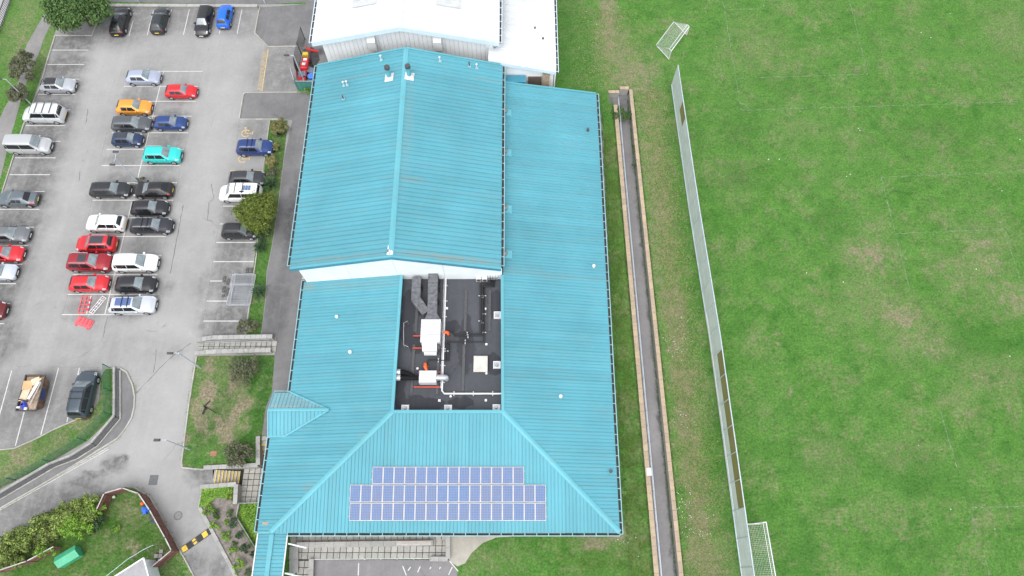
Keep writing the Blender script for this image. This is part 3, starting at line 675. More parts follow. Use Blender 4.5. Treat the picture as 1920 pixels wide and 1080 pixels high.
gutter((9.87, 3.7), (10.02, 53.0), 2.98, (1, 0)); gutter((-22.37, 29.0), (-22.37, 54.2), HE - .02, (-1, 0)); gutter((-1.06, 29.0), (-1.06, 54.2), HE - .02, (1, 0))
# porch roof with its own gable
PY0, PYR, PY1, PXW, PXR = 12.55, 14.93, 16.85, -23.45, -17.6
zPR = 3.92
def zPN(x, y): return zPR - (y - PYR) * (zPR - 3.02) / (PY1 - PYR)
def zPS(x, y): return zPR - (PYR - y) * (zPR - 2.95) / (PYR - PY0)
porch_n = [(PXW, PYR), (PXR, PYR), (-21.8, PY1), (PXW, PY1)]
porch_s = [(PXW, PY0), (-21.8, PY0), (PXR, PYR), (PXW, PYR)]
d = roof_plane(centre, porch_n, lambda x, y: zPN(x, y) + .07, 0, M['roof_pale'], base='porch_roof', sheet=.7, ribs=2, label='pale weathered north slope of the porch roof')
roof_plane(centre, porch_s, lambda x, y: zPS(x, y) + .07, 0, M['roof_y'], base='porch_roof', sheet=.7, ribs=2)
cap((PXW, PYR, zPR + .08), (PXR, PYR, zPR + .08), .3, M['ridge'], .03)
cap((PXR, PYR, zPR), (-21.8, PY1, 3.12), .16, M['trim'], 0, 'valley_trim'); cap((PXR, PYR, zPR), (-21.8, PY0, 3.1), .16, M['trim'], 0, 'valley_trim')
cap((PXW, PY0, 2.98), (-21.8, PY0, 3.0), .16, M['trim'], 0, 'edge_cap'); cap((PXW, PY0, 2.98), (PXW, PYR, zPR), .12, M['trim'], 0, 'edge_cap'); cap((PXW, PYR, zPR), (PXW, PY1, 3.02), .12, M['trim'], 0, 'edge_cap')
quadwall((-23.2, PY1 - .3), (-23.2, PY0 + .3), 0, 2.85, 0, 2.85, .2, 'wall', M['brick'])
gutter((-23.4, PY1), (-21.9, PY1), 3.0, (0, 1), w=.1)
# covered walkway roof running south
cap((-21.95, 3.7, 2.86), (-21.95, -6, 2.86), .42, M['ridge'], .03)
roof_plane(centre, [(-23.3, -6), (-21.95, -6), (-21.95, 3.7), (-23.3, 3.7)], lambda x, y: 2.6 + .15 * (x + 23.3), 1, M['roof'], base='walkway_roof')
roof_plane(centre, [(-21.95, -6), (-20.6, -6), (-20.6, 3.7), (-21.95, 3.7)], lambda x, y: 2.6 + .15 * (-20.6 - x), 1, M['roof'], base='walkway_roof')
cap((-20.58, -6, 2.6), (-20.58, 3.7, 2.6), .1, M['white'], 0, 'edge_cap'); cap((-23.32, -6, 2.6), (-23.32, 3.8, 2.6), .1, M['white'], 0, 'edge_cap'); cap((-23.3, 3.82, 2.74), (-20.6, 3.82, 2.74), .16, M['trim'], 0, 'edge_cap')
for yy in (2.9, .4, -2.2, -5): obj('post', MB().tube([(-20.35, yy, 0), (-20.35, yy, 2.35)], .06).bar((-20.5, yy, 2.42), (-18.9, yy - .35, 2.0), .12, .08), M['roofwhite'], centre)
# flashing stains where the wing meets the hall, and where the ridge is patched
for lst, z in [([(567, 519), (566, 524), (600, 522), (650, 516), (676, 514), (676, 509), (640, 513), (600, 517)], None)]:
    obj('flashing', MB().sheet([atp(a, b, zW) for a, b in lst], lambda x, y: zW(x, y) + .075), simple('lichen_flashing', (.42, .4, .32), .9, var=.3, scale=5), centre)
for px, py, w_, d_ in [(728.5, 473, .3, .7), (733.5, 474, .35, .5), (728, 467, .12, .8)]:
    x, y = at(px, py, HR); obj('sealant_patch', MB().sheet([(x - w_ * .5, y - d_ * .45), (x + w_ * .45, y - d_ * .5), (x + w_ * .5, y + d_ * .2), (x + w_ * .1, y + d_ * .5), (x - w_ * .4, y + d_ * .35)], HR + .085), M['white'], centre)
# flues and vents rising from the hall roof
def hall_z(x, y): return zHW(x, y) if x <= HX else zHE(x, y)
for px, py in ((730, 145), (768, 143)):
    x, y = atp(px, py, hall_z, 8.5); z = hall_z(x, y)
    f = obj('flue', MB().tube([(x, y, z - .1), (x, y, z + 1.6)], .26, 16), M['trim'], centre, 40)
    obj('flue_cowl', MB().tube([(x, y, z + 1.4), (x, y, z + 1.45), (x, y, z + 1.7), (x, y, z + 1.75)], [.27, .31, .31, .29], 16), M['darkgrey'], f, 40)
    obj('flue_flashing', MB().prism([(x - .5, y - .55), (x + .45, y - .55), (x + .5, y + .45), (x - .45, y + .45)], lambda a, b: hall_z(a, b) + .01, lambda a, b: hall_z(a, b) + .085).tube([(x, y, z), (x, y, z + .28)], [.5, .34], 16), M['white'], f, 40)
for px, py, c, h in [(715, 113, 'white', .75), (645, 161, 'white', .7), (651, 160, 'white', .7), (644, 186, 'brick2', .65), (825, 115, 'white', .7), (880, 124, 'brick2', .7), (894, 128, 'white', .7)]:
    x, y = atp(px, py, hall_z, 8); z = hall_z(x, y)
    if c == 'brick2': v = obj('vent_pipe', MB().tube([(x, y, z - .05), (x, y, z + h)], .07, 8), simple('rusty_pipe', (.13, .05, .04)), centre, 40)
    else: v = obj('vent_pipe', MB().tube([(x, y, z - .05), (x, y, z + h * .8), (x, y, z + h)], [.07, .07, .12], 8), M['white'], centre, 40)
    obj('vent_flashing', MB().prism([(x - .15, y - .18), (x + .17, y - .18), (x + .17, y + .15), (x - .15, y + .15)], lambda a, b: hall_z(a, b) + .01, lambda a, b: hall_z(a, b) + .09), M['gutterlip'], v)
for px, py in [(632, 595), (657, 661), (1051, 744), (1113, 500), (1102, 245), (1145, 884)]:
    zf = zW if px < 900 else zE
    x, y = atp(px, py, zf); z = zf(x, y); mt = M['roofwhite'] if py not in (245, 884) else M['darkgrey']
    v = obj('roof_vent', MB().tube([(x, y, z), (x, y, z + .22), (x, y, z + .3)], [.16, .12, .17], 10), mt, centre, 40)
for py in (211, 286, 392, 477):
    x, y = atp(946.5, py, zE); z = zE(x, y)
    v = obj('roof_cowl', MB().tube([(x, y, z - .05), (x, y, z + .3), (x, y, z + .32), (x, y, z + .48), (x, y, z + .56)], [.2, .2, .3, .3, .12], 14), simple('dull_zinc', (.22, .22, .2), .5, .4), centre, 40)
    obj('cowl_flashing', MB().prism([(x - .3, y - .45), (x + .75, y - .45), (x + .75, y + .45), (x - .3, y + .45)], lambda a, b: zE(a, b) + .01, lambda a, b: zE(a, b) + .085), M['trim'], v)

# ------------------------------------------------------------------ white sports hall to the north
zN = 8.9; ZNR = 11.3; NX0, NXR, NX1 = -22.5, -12.26, -1.43; NY = 55.45
def zNW(x, y): return zN + (ZNR - zN) / (NXR - NX0) * (x - NX0)
def zNE(x, y): return zN + (ZNR - zN) / (NX1 - NXR) * (NX1 - x)
def zNL(x, y): return 7.0 - .19 * (x + 1.3)
hall = empty('sports_hall', (-12, 56.2, 0), 'tall white ribbed metal sports hall with low gable and side lean-to behind the blue roofs', 'building')
roof_plane(hall, [(NX0, NY), (NXR, NY), (NXR, 100), (NX0, 100)], zNW, 1, M['roofwhite'], ribs=2)
roof_plane(hall, [(NXR, NY), (NX1, NY), (NX1, 100), (NXR, 100)], zNE, 1, M['roofwhite'], ribs=2)
roof_plane(hall, [(-2.7, 54.35), (5.1, 53.9), (5.2, 100), (-2.7, 100)], zNL, 1, M['roofwhite'], ribs=3)
cap((NXR, NY, ZNR), (NXR, 100, ZNR), .6, M['roofwhite'], .05, parent=hall)
for x0, x1 in ((-18.0, -15.2), (-8.5, -5.8)):          # translucent roof lights let in with the sheets
    zf = zNW if x0 < NXR else zNE
    roof_plane(hall, [(x0, 59.3), (x1, 59.3), (x1, 63.3), (x0, 63.3)], lambda x, y: zf(x, y) + .1, 1, simple('rooflight_plastic', (.46, .48, .48), .35), ribs=2, base='rooflight')
M['fwhite'] = simple('pale_blue_fascia', (.56, .66, .74), .45, var=.05)
quadwall((NX0, NY - .1), (NXR, NY - .1), zN - .6, zN + .02, ZNR - .6, ZNR + .02, .08, 'fascia', M['fwhite'], parent=hall); quadwall((NXR, NY - .1), (NX1, NY - .1), ZNR - .6, ZNR + .02, zN - .6, zN + .02, .08, 'fascia', M['fwhite'], parent=hall)
# sheeted gable wall: upright cladding planks
x = -21.6; 
while x < -2.2:
    x2 = min(x + .5, -2.2); zf = lambda q: (zNW(q, 0) if q < NXR else zNE(q, 0)) - .25
    quadwall((x + .012, 56.2), (x2 - .012, 56.2), 2.0, zf(x), 2.0, zf(x2), .1, 'cladding_sheet', M['cladwhite'], parent=hall); x += .5
quadwall((-21.6, 56.34), (-2.2, 56.34), 0, zN - .3, 0, zN - .3, .2, 'wall', M['darkgrey'], parent=hall)
quadwall((-21.7, 99), (-21.7, 56.25), 0, zN - .1, 0, zN - .1, .15, 'wall', M['cladwhite'], parent=hall)
quadwall((5.0, 54.6), (5.0, 99), 0, 5.6, 0, 5.6, -.15, 'wall', M['cladwhite'], parent=hall)
quadwall((-2.2, 54.6), (4.9, 54.6), 0, 6.9, 0, 5.6, .15, 'wall', M['cladwhite'], parent=hall)
quadwall((-1.3, 54.2), (5.1, 53.85), 6.5, 7.0, 5.35, 5.8, .06, 'fascia', M['fwhite'], parent=hall)
obj('wall', MB().box(-.9, 1.6, 53.4, 54.4, 0, 4.6), M['fascia'], hall)['label'] = 'blue metal wall of the link'
obj('garage_door', MB().box(1.9, 3.5, 54.45, 54.58, 0, 4.2), simple('brown_door', (.12, .09, .075), .7), hall); obj('pier', MB().box(3.6, 4.4, 54.1, 54.6, 0, 4.9), M['brick'], hall)
gutter((NX0 - .02, NY), (NX0 - .02, 99), zN - .02, (-1, 0), parent=hall, lipmat=M['fwhite']); gutter((NX1 + .02, NY), (NX1 + .02, 99), zN - .02, (1, 0), parent=hall, lipmat=M['fwhite']); gutter((5.12, 54), (5.2, 99), 5.75, (1, 0), parent=hall, lipmat=M['fwhite'])
for px in (694, 819):
    x, y = at(px, 83, 9.2); 
    v = obj('louvre_box', MB().add([(x - .45, 56.2, 7.4), (x + .45, 56.2, 7.4), (x + .45, 55.5, 7.4), (x - .45, 55.5, 7.4), (x - .45, 56.2, 9.7), (x + .45, 56.2, 9.7), (x + .45, 55.3, 9.0), (x - .45, 55.3, 9.0)], [(0, 1, 2, 3), (4, 7, 6, 5), (0, 4, 5, 1), (1, 5, 6, 2), (2, 6, 7, 3), (3, 7, 4, 0)]), M['white'], hall)
obj('brace', MB().bar((-2.1, 56.1, 7.2), (-1.5, 55.6, 8.2), .06), M['darkgrey'], hall)
random.seed(5)
for px, py, s_ in [(1018, 73, .12), (1003, 53, .1)]:
    x, y = atp(px, py, zNL, 6); z = zNL(x, y); obj('roof_vent', MB().tube([(x, y, z), (x, y, z + .2)], s_, 8), M['darkgrey'], hall)

# ------------------------------------------------------------------ plant on the black roof deck (each machine a thing)
DZ = 3.9
def T(name, label, cat, px, py, z=DZ, group=None):
    x, y = at(px, py, z); return empty(name, (x, y, z), label, cat, group), x, y
M['ahu'] = simple('white_sheet_steel', (.5, .52, .54), .4, var=.05, scale=3)
ah, x, y = T('air_handling_unit', 'large white boxed air handling unit at the end of the two black ducts', 'ventilation unit', 807, 640)
X0, Y0 = at(788, 641, 5.6); X1, Y1 = at(826, 598, 5.6)
obj('casing', MB().bbox(X0, X1, Y0, Y1, 4.2, 5.5, .03), M['ahu'], ah)
for k in range(3): obj('casing_lid', MB().bbox(X0 - .03, X1 + .03, Y0 + (Y1 - Y0) * k / 3 + .01, Y0 + (Y1 - Y0) * (k + 1) / 3 - .01, 5.5, 5.54, .015), M['ahu'], ah)
obj('intake_hood', MB().add([(X0 + .15, Y0, 4.6), (X1 - .3, Y0, 4.6), (X1 - .3, Y0 - .75, 4.6), (X0 + .15, Y0 - .75, 4.6), (X0 + .15, Y0, 5.35), (X1 - .3, Y0, 5.35), (X1 - .3, Y0 - .75, 5.0), (X0 + .15, Y0 - .75, 5.0)], [(0, 1, 2, 3), (4, 7, 6, 5), (0, 4, 5, 1), (1, 5, 6, 2), (2, 6, 7, 3), (3, 7, 4, 0)]), M['ahu'], ah)
obj('filter_box', MB().bbox(X0 + .3, X1 - .35, Y0 - 1.0, Y0 - .76, 4.3, 4.75, .02), M['white'], ah)
obj('side_cabinet', MB().bbox(X1 - .28, X1 - .02, Y0 - .55, Y0 - .02, 4.3, 5.1, .02), M['darkgrey'], ah)
for yy in (Y1 - .9 - .35, Y0 - .15): obj('support_beam', MB().box(X0 - .95, X1 + .15, yy - .06, yy + .06, 4.0, 4.12), M['redsteel'], ah)
for yy in (Y1 - 1.25, Y0 - .15):
    for xx in (X0 - .85, X1 - .1): obj('foot', MB().box(xx - .1, xx + .1, yy - .1, yy + .1, 3.9, 4.0), M['black'], ah)
ah2, x, y = T('air_handling_unit', 'smaller white ventilation box with a round silver outlet on a red frame', 'ventilation unit', 801, 716)
x0, y0 = at(785, 717, 5.1); x1, y1 = at(818.5, 694.5, 5.1)
obj('casing', MB().bbox(x0, x1, y0, y1, 4.15, 5.1, .03), M['ahu'], ah2)
obj('outlet_pipe', MB().tube([(x1 + .01, (y0 + y1) / 2, 4.7), (x1 + .65, (y0 + y1) / 2, 4.7), (x1 + .85, (y0 + y1) / 2, 4.6), (x1 + .9, (y0 + y1) / 2, 4.3)], .3, 14), M['steel'], ah2, 40)
obj('support_beam', MB().box(x0 - .6, x1 + .3, y0 - .25, y0 - .13, 4.0, 4.12), M['redsteel'], ah2); obj('support_beam', MB().box(x0 - .2, x1 + .3, y1 + .05, y1 + .15, 4.0, 4.12), M['redsteel'], ah2)
# ducts
M['duct'] = mat_asphalt('wrapped_duct', (.13, .135, .145), [], [], mott=.45, dk=(.04, .04, .04), coarse=3)
def duct(lst, w, h, z, label, flare=None):
    P = [at(a, b, z + h) for a, b in lst]
    t = empty('ventilation_duct', (P[-1][0], P[-1][1], DZ), label, 'duct', 'black wrapped ducts on the roof deck')
    n = 0
    for (a, b), (c, e) in zip(P[:-1], P[1:]):
        L = math.hypot(c - a, e - b); k = max(1, round(L / 1.05)); ang = math.atan2(e - b, c - a)
        for i in range(k):
            q0 = i / k; q1 = (i + 1) / k
            m = MB(); ww = w / 2 + random.uniform(-.012, .012); hh = h + random.uniform(-.012, .012)
            m.bbox(0.008, L / k - .008 + (.0 if i < k - 1 else w * .2), -ww, ww, 0, hh, .04)
            m.xf(Matrix.Translation((a + (c - a) * q0, b + (e - b) * q0, z)) @ Matrix.Rotation(ang, 4, 'Z')); obj('duct_section', m, M['duct'], t)
    return t
d1 = duct([(781, 519), (779.5, 560), (797, 583)], .9, .75, 4.4, 'shorter black wrapped duct that bends diagonally into its neighbour')
d2 = duct([(812, 511), (810, 588)], .95, .8, 4.55, 'longer black wrapped duct running straight from white wall to the large unit')
a_ = at(810, 588, 5.3); obj('duct_flare', MB().add([(a_[0] - .48, a_[1], 4.5), (a_[0] + .48, a_[1], 4.5), (X1, Y1 + .02, 4.4), (X0 + .25, Y1 + .02, 4.4), (a_[0] - .48, a_[1], 5.3), (a_[0] + .48, a_[1], 5.3), (X1, Y1 + .02, 5.4), (X0 + .25, Y1 + .02, 5.4)], [(0, 1, 2, 3), (4, 7, 6, 5), (0, 4, 5, 1), (1, 5, 6, 2), (2, 6, 7, 3), (3, 7, 4, 0)]), M['duct'], d2)
for px, py, t_ in [(823, 529, d2), (823, 543, d2), (822, 567, d2), (791, 541, d1), (788, 586, d1)]:
    x, y = at(px, py, 4.0); obj('duct_support', MB().box(x - .05, x + .05, y - .2, y + .2, 4.0, 4.9).box(x - .12, x + .12, y - .28, y + .28, 3.9, 4.0), M['black'], t_)
for (p0, p1, p2), lb in (((( 745, 697), (763, 697), (775, 706)), 'upper corrugated black hose bending into the small ventilation box'), (((745, 708), (765, 709), (786, 708)), 'lower corrugated black hose running straight into the small ventilation box')):
    A, B, Cc = at(*p0, 4.6), at(*p1, 4.6), at(*p2, 4.6); path = []; rr = []
    for i in range(41):
        t = i / 40; q = ((1 - t) ** 2 * A[0] + 2 * t * (1 - t) * B[0] + t * t * Cc[0], (1 - t) ** 2 * A[1] + 2 * t * (1 - t) * B[1] + t * t * Cc[1], 4.55); path.append(q); rr.append(.2 if i % 2 else .26)
    t_ = empty('flexible_hose', (A[0], A[1], DZ), lb, 'duct', 'flexible hoses to the small unit'); obj('hose', MB().tube(path, rr, 12), M['black'], t_, 60); obj('hose_collar', MB().tube([(A[0] - .15, A[1], 4.55), (A[0] + .3, A[1], 4.55)], .3, 14), M['steel'], t_, 40)
# pipework
def piperun(name, lst, r, z, mat, label, cat='pipe', clamps=None, group=None, clampmat=None):
    P = [Vector((*at(a, b, z), z)) for a, b in lst]
    t = empty(name, (P[0].x, P[0].y, DZ), label, cat, group)
    obj('pipe', MB().tube(P, r, 8), mat, t, 50)
    for p, q in zip(P[:-1], P[1:]):
        L = (q - p).length; n = int(L / (clamps or 2.2)); d = (q - p).normalized(); s_ = Vector((-d.y, d.x, 0))
        for i in range(n):
            c = p + (q - p) * ((i + .5) / n); mm = MB().bar(c - s_ * (r + .14), c + s_ * (r + .14), .09, .05).bar(c + s_ * (r + .1) - Vector((0, 0, z - DZ)), c + s_ * (r + .1), .06); obj('pipe_clamp', mm, clampmat or M['steel'], t)
    return t
piperun('condensate_pipe', [(836, 521), (829, 733), (833, 738), (942, 738)], .09, 4.1, M['white'], 'long white pipe down the deck turning right near the south edge', clamps=1.6)
piperun('condensate_pipe', [(833, 521), (826.5, 728)], .05, 4.1, M['steel'], 'thin grey pipe running alongside the long white pipe', clamps=9)
g_ = 'black insulated pipes on the roof deck'
piperun('insulated_pipe', [(919.5, 515), (919.5, 531), (901, 531.5), (901, 626), (851, 626.5), (847, 622)], .085, 4.15, M['black'], 'innermost black insulated pipe of the upper bank, ending near the orange elbow', group=g_, clamps=1.9)
piperun('insulated_pipe', [(923, 515), (923, 534), (904, 534.5), (904, 629.5), (851, 630)], .085, 4.15, M['black'], 'middle black insulated pipe of the upper bank beside the innermost one', group=g_, clamps=1.9)
piperun('insulated_pipe', [(926.5, 515), (926.5, 537.5), (907.5, 538), (907.5, 641), (837, 641), (837, 676)], .085, 4.15, M['black'], 'outer black insulated pipe of the bank, turning back below the others', group=g_, clamps=1.9)
piperun('insulated_pipe', [(837, 645), (842, 645), (842, 676), (802, 675), (801, 686)], .07, 4.15, M['black'], 'short black insulated pipe leading to the small white unit', group=g_, clamps=1.9)
for px, py, lb in [(835.5, 623.5, 'orange rubber elbow beside the large white unit'), (799, 689, 'orange rubber elbow standing above the small white unit')]:
    x, y = at(px, py, 4.8); top('pipe_elbow', MB().tube([(x - .22, y, 4.75), (x + .1, y + .02, 4.85), (x + .2, y, 4.75), (x + .26, y - .1, 4.5), (x + .26, y - .1, 3.95)] if py < 650 else [(x, y + .35, 3.95), (x - .12, y + .35, 4.7), (x - .1, y + .1, 4.85), (x + .05, y - .3, 4.75)], [.13, .16, .16, .13, .07][:5 if py < 650 else 4], 10), M['orange'], lb, 'pipe', 'orange elbows', 40)
# hatch, roof lights, condensers, vents, handrail
h_, x, y = T('roof_hatch', 'square cream roof hatch lying on the deck right of the pipes', 'hatch', 901, 697)
a = at(887.5, 697, 4.25); b = at(914.5, 667, 4.25); obj('kerb_frame', MB().box(a[0] + .06, b[0] - .06, a[1] + .06, b[1] - .06, 3.9, 4.15), M['steel'], h_); obj('lid', MB().bbox(a[0], b[0], a[1], b[1], 4.15, 4.25, .03), simple('cream_lid', (.5, .47, .43), .6), h_)
for a, b, lb in [((928, 597), (942, 584), 'upper white framed outlet against the right edge of the black deck'), ((927, 690.5), (941, 677), 'lower white framed outlet against the right edge of the black deck'),
                 ((754.5, 771), (769, 765.5), 'white framed outlet at the bottom left corner of the black deck'), ((835, 771), (849.5, 765.5), 'white framed outlet midway along the bottom edge of the black deck'), ((926, 770), (940.5, 764.5), 'white framed outlet at the bottom right corner of the black deck')]:
    p, q = at(*a, 4.1), at(*b, 4.1); y0_ = max(p[1], CY0 + .12) if a[1] > 760 else p[1]; y1_ = y0_ + .62 if a[1] > 760 else q[1]
    p, q = (p[0] - .12, p[1]), (q[0] - .12, q[1]); t_ = empty('roof_outlet', ((p[0] + q[0]) / 2, y0_, DZ), lb, 'roof outlet', 'white framed roof outlets'); f = MB(); w = .09
    for bx in ((p[0], q[0], y0_, y0_ + w), (p[0], q[0], y1_ - w, y1_), (p[0], p[0] + w, y0_ + w, y1_ - w), (q[0] - w, q[0], y0_ + w, y1_ - w)): f.box(*bx, 3.9, 4.1)
    obj('frame', f, M['white'], t_); obj('cover', MB().box(p[0] + w, q[0] - w, y0_ + w, y1_ - w, 3.9, 3.96).tube([(p[0] + .35, (y0_ + y1_) / 2, 3.96), (p[0] + .35, (y0_ + y1_) / 2 + .02, 4.12)], [.18, .1], 10), M['steel'], t_)
for i, (a, b) in enumerate([((892, 525), (902, 517)), ((903, 525), (914, 517))]):
    p, q = at(*a, 4.7), at(*b, 4.7); p = (p[0], 28.34); t_ = empty('condenser_unit', ((p[0] + q[0]) / 2, p[1], DZ), ('left' if i == 0 else 'right') + ' one of two white condenser boxes against the white wall', 'condenser'); obj('casing', MB().bbox(p[0], q[0] - .03, p[1], p[1] + .3, 3.95, 4.7, .02), M['white'], t_); obj('fan_grille', MB().tube([((p[0] + q[0]) / 2, p[1] - .01, 4.32), ((p[0] + q[0]) / 2, p[1] - .04, 4.32)], .22, 12), M['darkgrey'], t_)
x, y = at(924, 513, 4.7); t_ = empty('pipe_box', (x, 28.5, DZ), 'slotted grey valve manifold on the white wall where the black pipes start', 'manifold')
for k in range(4): obj('valve', MB().box(x - .5 + k * .27, x - .3 + k * .27, 28.4, 28.66, 4.3, 4.9), M['steel'], t_)
for i, (px, py, lb) in enumerate([(909.7, 579, 'small square vent cap right of the black pipes'), (837.8, 578, 'small square vent cap beside the white pipe near the duct'), (824, 751, 'small square vent cap below the small white unit'), (911, 750.5, 'small square vent cap near the bottom right deck corner'), (912, 645.5, 'small round white cap above the cream hatch'), (912, 700, 'small round white cap touching the hatch bottom'), (782.8, 691, 'small white cap left of the lower orange elbow'), (845, 743, 'tiny white cap just below the turn of the white pipe')]):
    x, y = at(px, py, 3.95); top('vent_cap', MB().bbox(x - .12, x + .12, y - .12, y + .12, 3.9, 4.02, .02) if i < 4 else MB().tube([(x, y, 3.9), (x, y, 4.0)], .12, 10), M['white'], lb, 'vent cap', 'vent caps on the deck')
hr = MB(); q = [at(764, 602, 4.9), at(757, 606, 4.9), at(757, 647, 4.9), at(765, 650, 4.9)]
hr.tube([(q[0][0], q[0][1], 4.9), (q[1][0], q[1][1], 4.95), (q[2][0], q[2][1], 4.95), (q[3][0], q[3][1], 4.9)], .025, 6)
for k in (0, 1, 2, 3): hr.tube([(q[k][0], q[k][1], 4.9), (q[k][0], q[k][1], 3.9)], .02, 6)
top('guard_rail', hr, M['steel'], 'thin metal guard rail standing on the deck left of the large unit', 'rail')

# ------------------------------------------------------------------ solar array on the south roof
arr = empty('solar_array', (-6, 7.2, zS(0, 7.2)), 'array of fifty blue solar panels in three rows on the south roof', 'solar panels')
def mat_pv():
    m = NT('solar_cells'); oi = m.n('ShaderNodeObjectInfo').outputs['Random']
    tc = m.n('ShaderNodeTexCoord').outputs['Generated']; sx = m.n('ShaderNodeSeparateXYZ'); m.l(tc, sx.inputs[0])
    def gridm(v, n, w):
        f = m.math('FRACT', m.math('MULTIPLY', v, n)); return m.rng(m.math('ABSOLUTE', m.math('SUBTRACT', f, .5)), .5 - w, .5 - w * .5, 0, 1)
    g = m.math('MAXIMUM', gridm(sx.outputs[0], 6, .05), gridm(sx.outputs[1], 10, .05))
    bus = gridm(sx.outputs[0], 18, .07)
    a = m.mix(oi, (.065, .125, .26), (.11, .13, .21))
    a = m.mix(m.rng(m.noise(2.5, 4), .35, .7), a, (.08, .145, .30))
    a = m.mix(m.math('MULTIPLY', bus, .35), a, (.3, .35, .45)); a = m.mix(m.math('MULTIPLY', g, .7), a, (.38, .42, .5))
    m.col(a); m.rough(.4); m.b.inputs['Specular IOR Level'].default_value = .22; return m.m
M['pv'] = mat_pv(); M['alu'] = simple('aluminium_frame', (.46, .43, .43), .5, .2)
def panel_row(pxl, pxr, yt, yb, n):
    y1 = atp(800, yt, lambda x, y: zS(x, y) + .12)[1]; y0 = atp(800, yb, lambda x, y: zS(x, y) + .12)[1]; xl = atp(pxl, (yt + yb) / 2, lambda x, y: zS(x, y) + .12)[0]; xr = atp(pxr, (yt + yb) / 2, lambda x, y: zS(x, y) + .12)[0]; w = (xr - xl) / n
    zf = lambda x, y, o: zS(x, y) + o
    for i in range(n):
        a, b = xl + i * w + .008, xl + (i + 1) * w - .008; c, e = y0 + .01, y1 - .01
        f = obj('solar_panel', MB().prism([(a, c), (b, c), (b, e), (a, e)], lambda x, y: zS(x, y) + .07, lambda x, y: zS(x, y) + .115), M['alu'], arr)
        obj('cell_sheet', MB().sheet([(a + .045, c + .045), (b - .045, c + .045), (b - .045, e - .045), (a + .045, e - .045)], lambda x, y: zS(x, y) + .12), M['pv'], f)
    for t in (.25, .75):
        yy = y0 + (y1 - y0) * t; obj('mounting_rail', MB().bar((xl - .1, yy, zS(0, yy) + .065), (xr + .1, yy, zS(0, yy) + .065), .05, .04), M['alu'], arr)
panel_row(698, 982.5, 875, 907.6, 14); panel_row(656, 1023.5, 908.6, 941.8, 18); panel_row(655, 1024, 942.8, 976.5, 18)

# ------------------------------------------------------------------ retaining walls, steps, terraces
def wall_thing(label, path, z0, z1, t=.3, cope_w=.42, cope_L=.9, mat='concrete', cope='concrete', cat='wall', group=None, close=0):
    t_ = empty('retaining_wall', (*path[0], z0), label, cat, group)
    for a, b in zip(path[:-1], path[1:]):
        d = (Vector(b) - Vector(a)).normalized() * .02
        obj('wall_face', MB().bar((a[0] + d.x, a[1] + d.y, (z0 + z1) / 2), (b[0] - d.x, b[1] - d.y, (z0 + z1) / 2), t, z1 - z0), M[mat], t_)
    run_of_blocks('coping_stone', path, cope_L, cope_w, z1, .09, M[cope], t_, .014)
    return t_
random.seed(11)
# sunken path east of the building
py_ = [(xL(y), y) for y in (53.6, 42, 30, 18, 6, -6, -14)]; w1 = wall_thing('long low wall with sandy coping stones between the lawn beside the building and the sunken path', py_, TR_Z, .12, cope_w=.46, cope_L=.82, cope='coping')
py_ = [(xR(y), y) for y in (TR_TOP, 42, 30, 18, 6, -6, -14)]; w2 = wall_thing('long sandy coped wall on the field side of the sunken path', py_, TR_Z, .14, cope_w=.42, cope_L=.9, cope='coping')
w3 = wall_thing('short stepped end wall closing the top of the sunken path', [(xR(TR_TOP) - .25, TR_TOP + .1), (13.35, TR_TOP + .1)], TR_Z, .3, cope_w=.42, cope_L=.5, cope='coping')
run_of_blocks('coping_stone', [(13.3, TR_TOP - .25), (11.95, TR_TOP - .25)], .5, .42, .0, .09, M['coping'], w3); obj('wall_face', MB().box(11.95, 13.33, TR_TOP - .4, TR_TOP - .1, TR_Z, .0), M['concrete'], w3)
obj('wall_face', MB().box(11.8, 12.0, 53.6, TR_TOP - .4, TR_Z, -.01), M['concrete'], w3)
obj('wall_face', MB().box(12.0, xL(53.6), 53.62, 53.8, TR_Z, -.01), M['concrete'], w3)
x, y = at(1217, 884, .22); obj('cover_plate', MB().bbox(x - .25, x + .25, y - .4, y + .35, .22, .26, .01), M['white'], w1)
rl = empty('handrail', (xL(53) + .5, 53, TR_Z), 'long pale metal handrail running down beside the sunken path', 'handrail')
for zz in (.45, .05): obj('rail', MB().tube([(xL(y) + .42, y, zz) for y in (54.5, 40, 25, 10, -14)], .035, 6), M['pole'], rl, 50)
y = 54.2
while y > -4: obj('post', MB().tube([(xL(y) + .42, y, TR_Z), (xL(y) + .42, y, .45)], .03, 6), M['pole'], rl); y -= 1.6

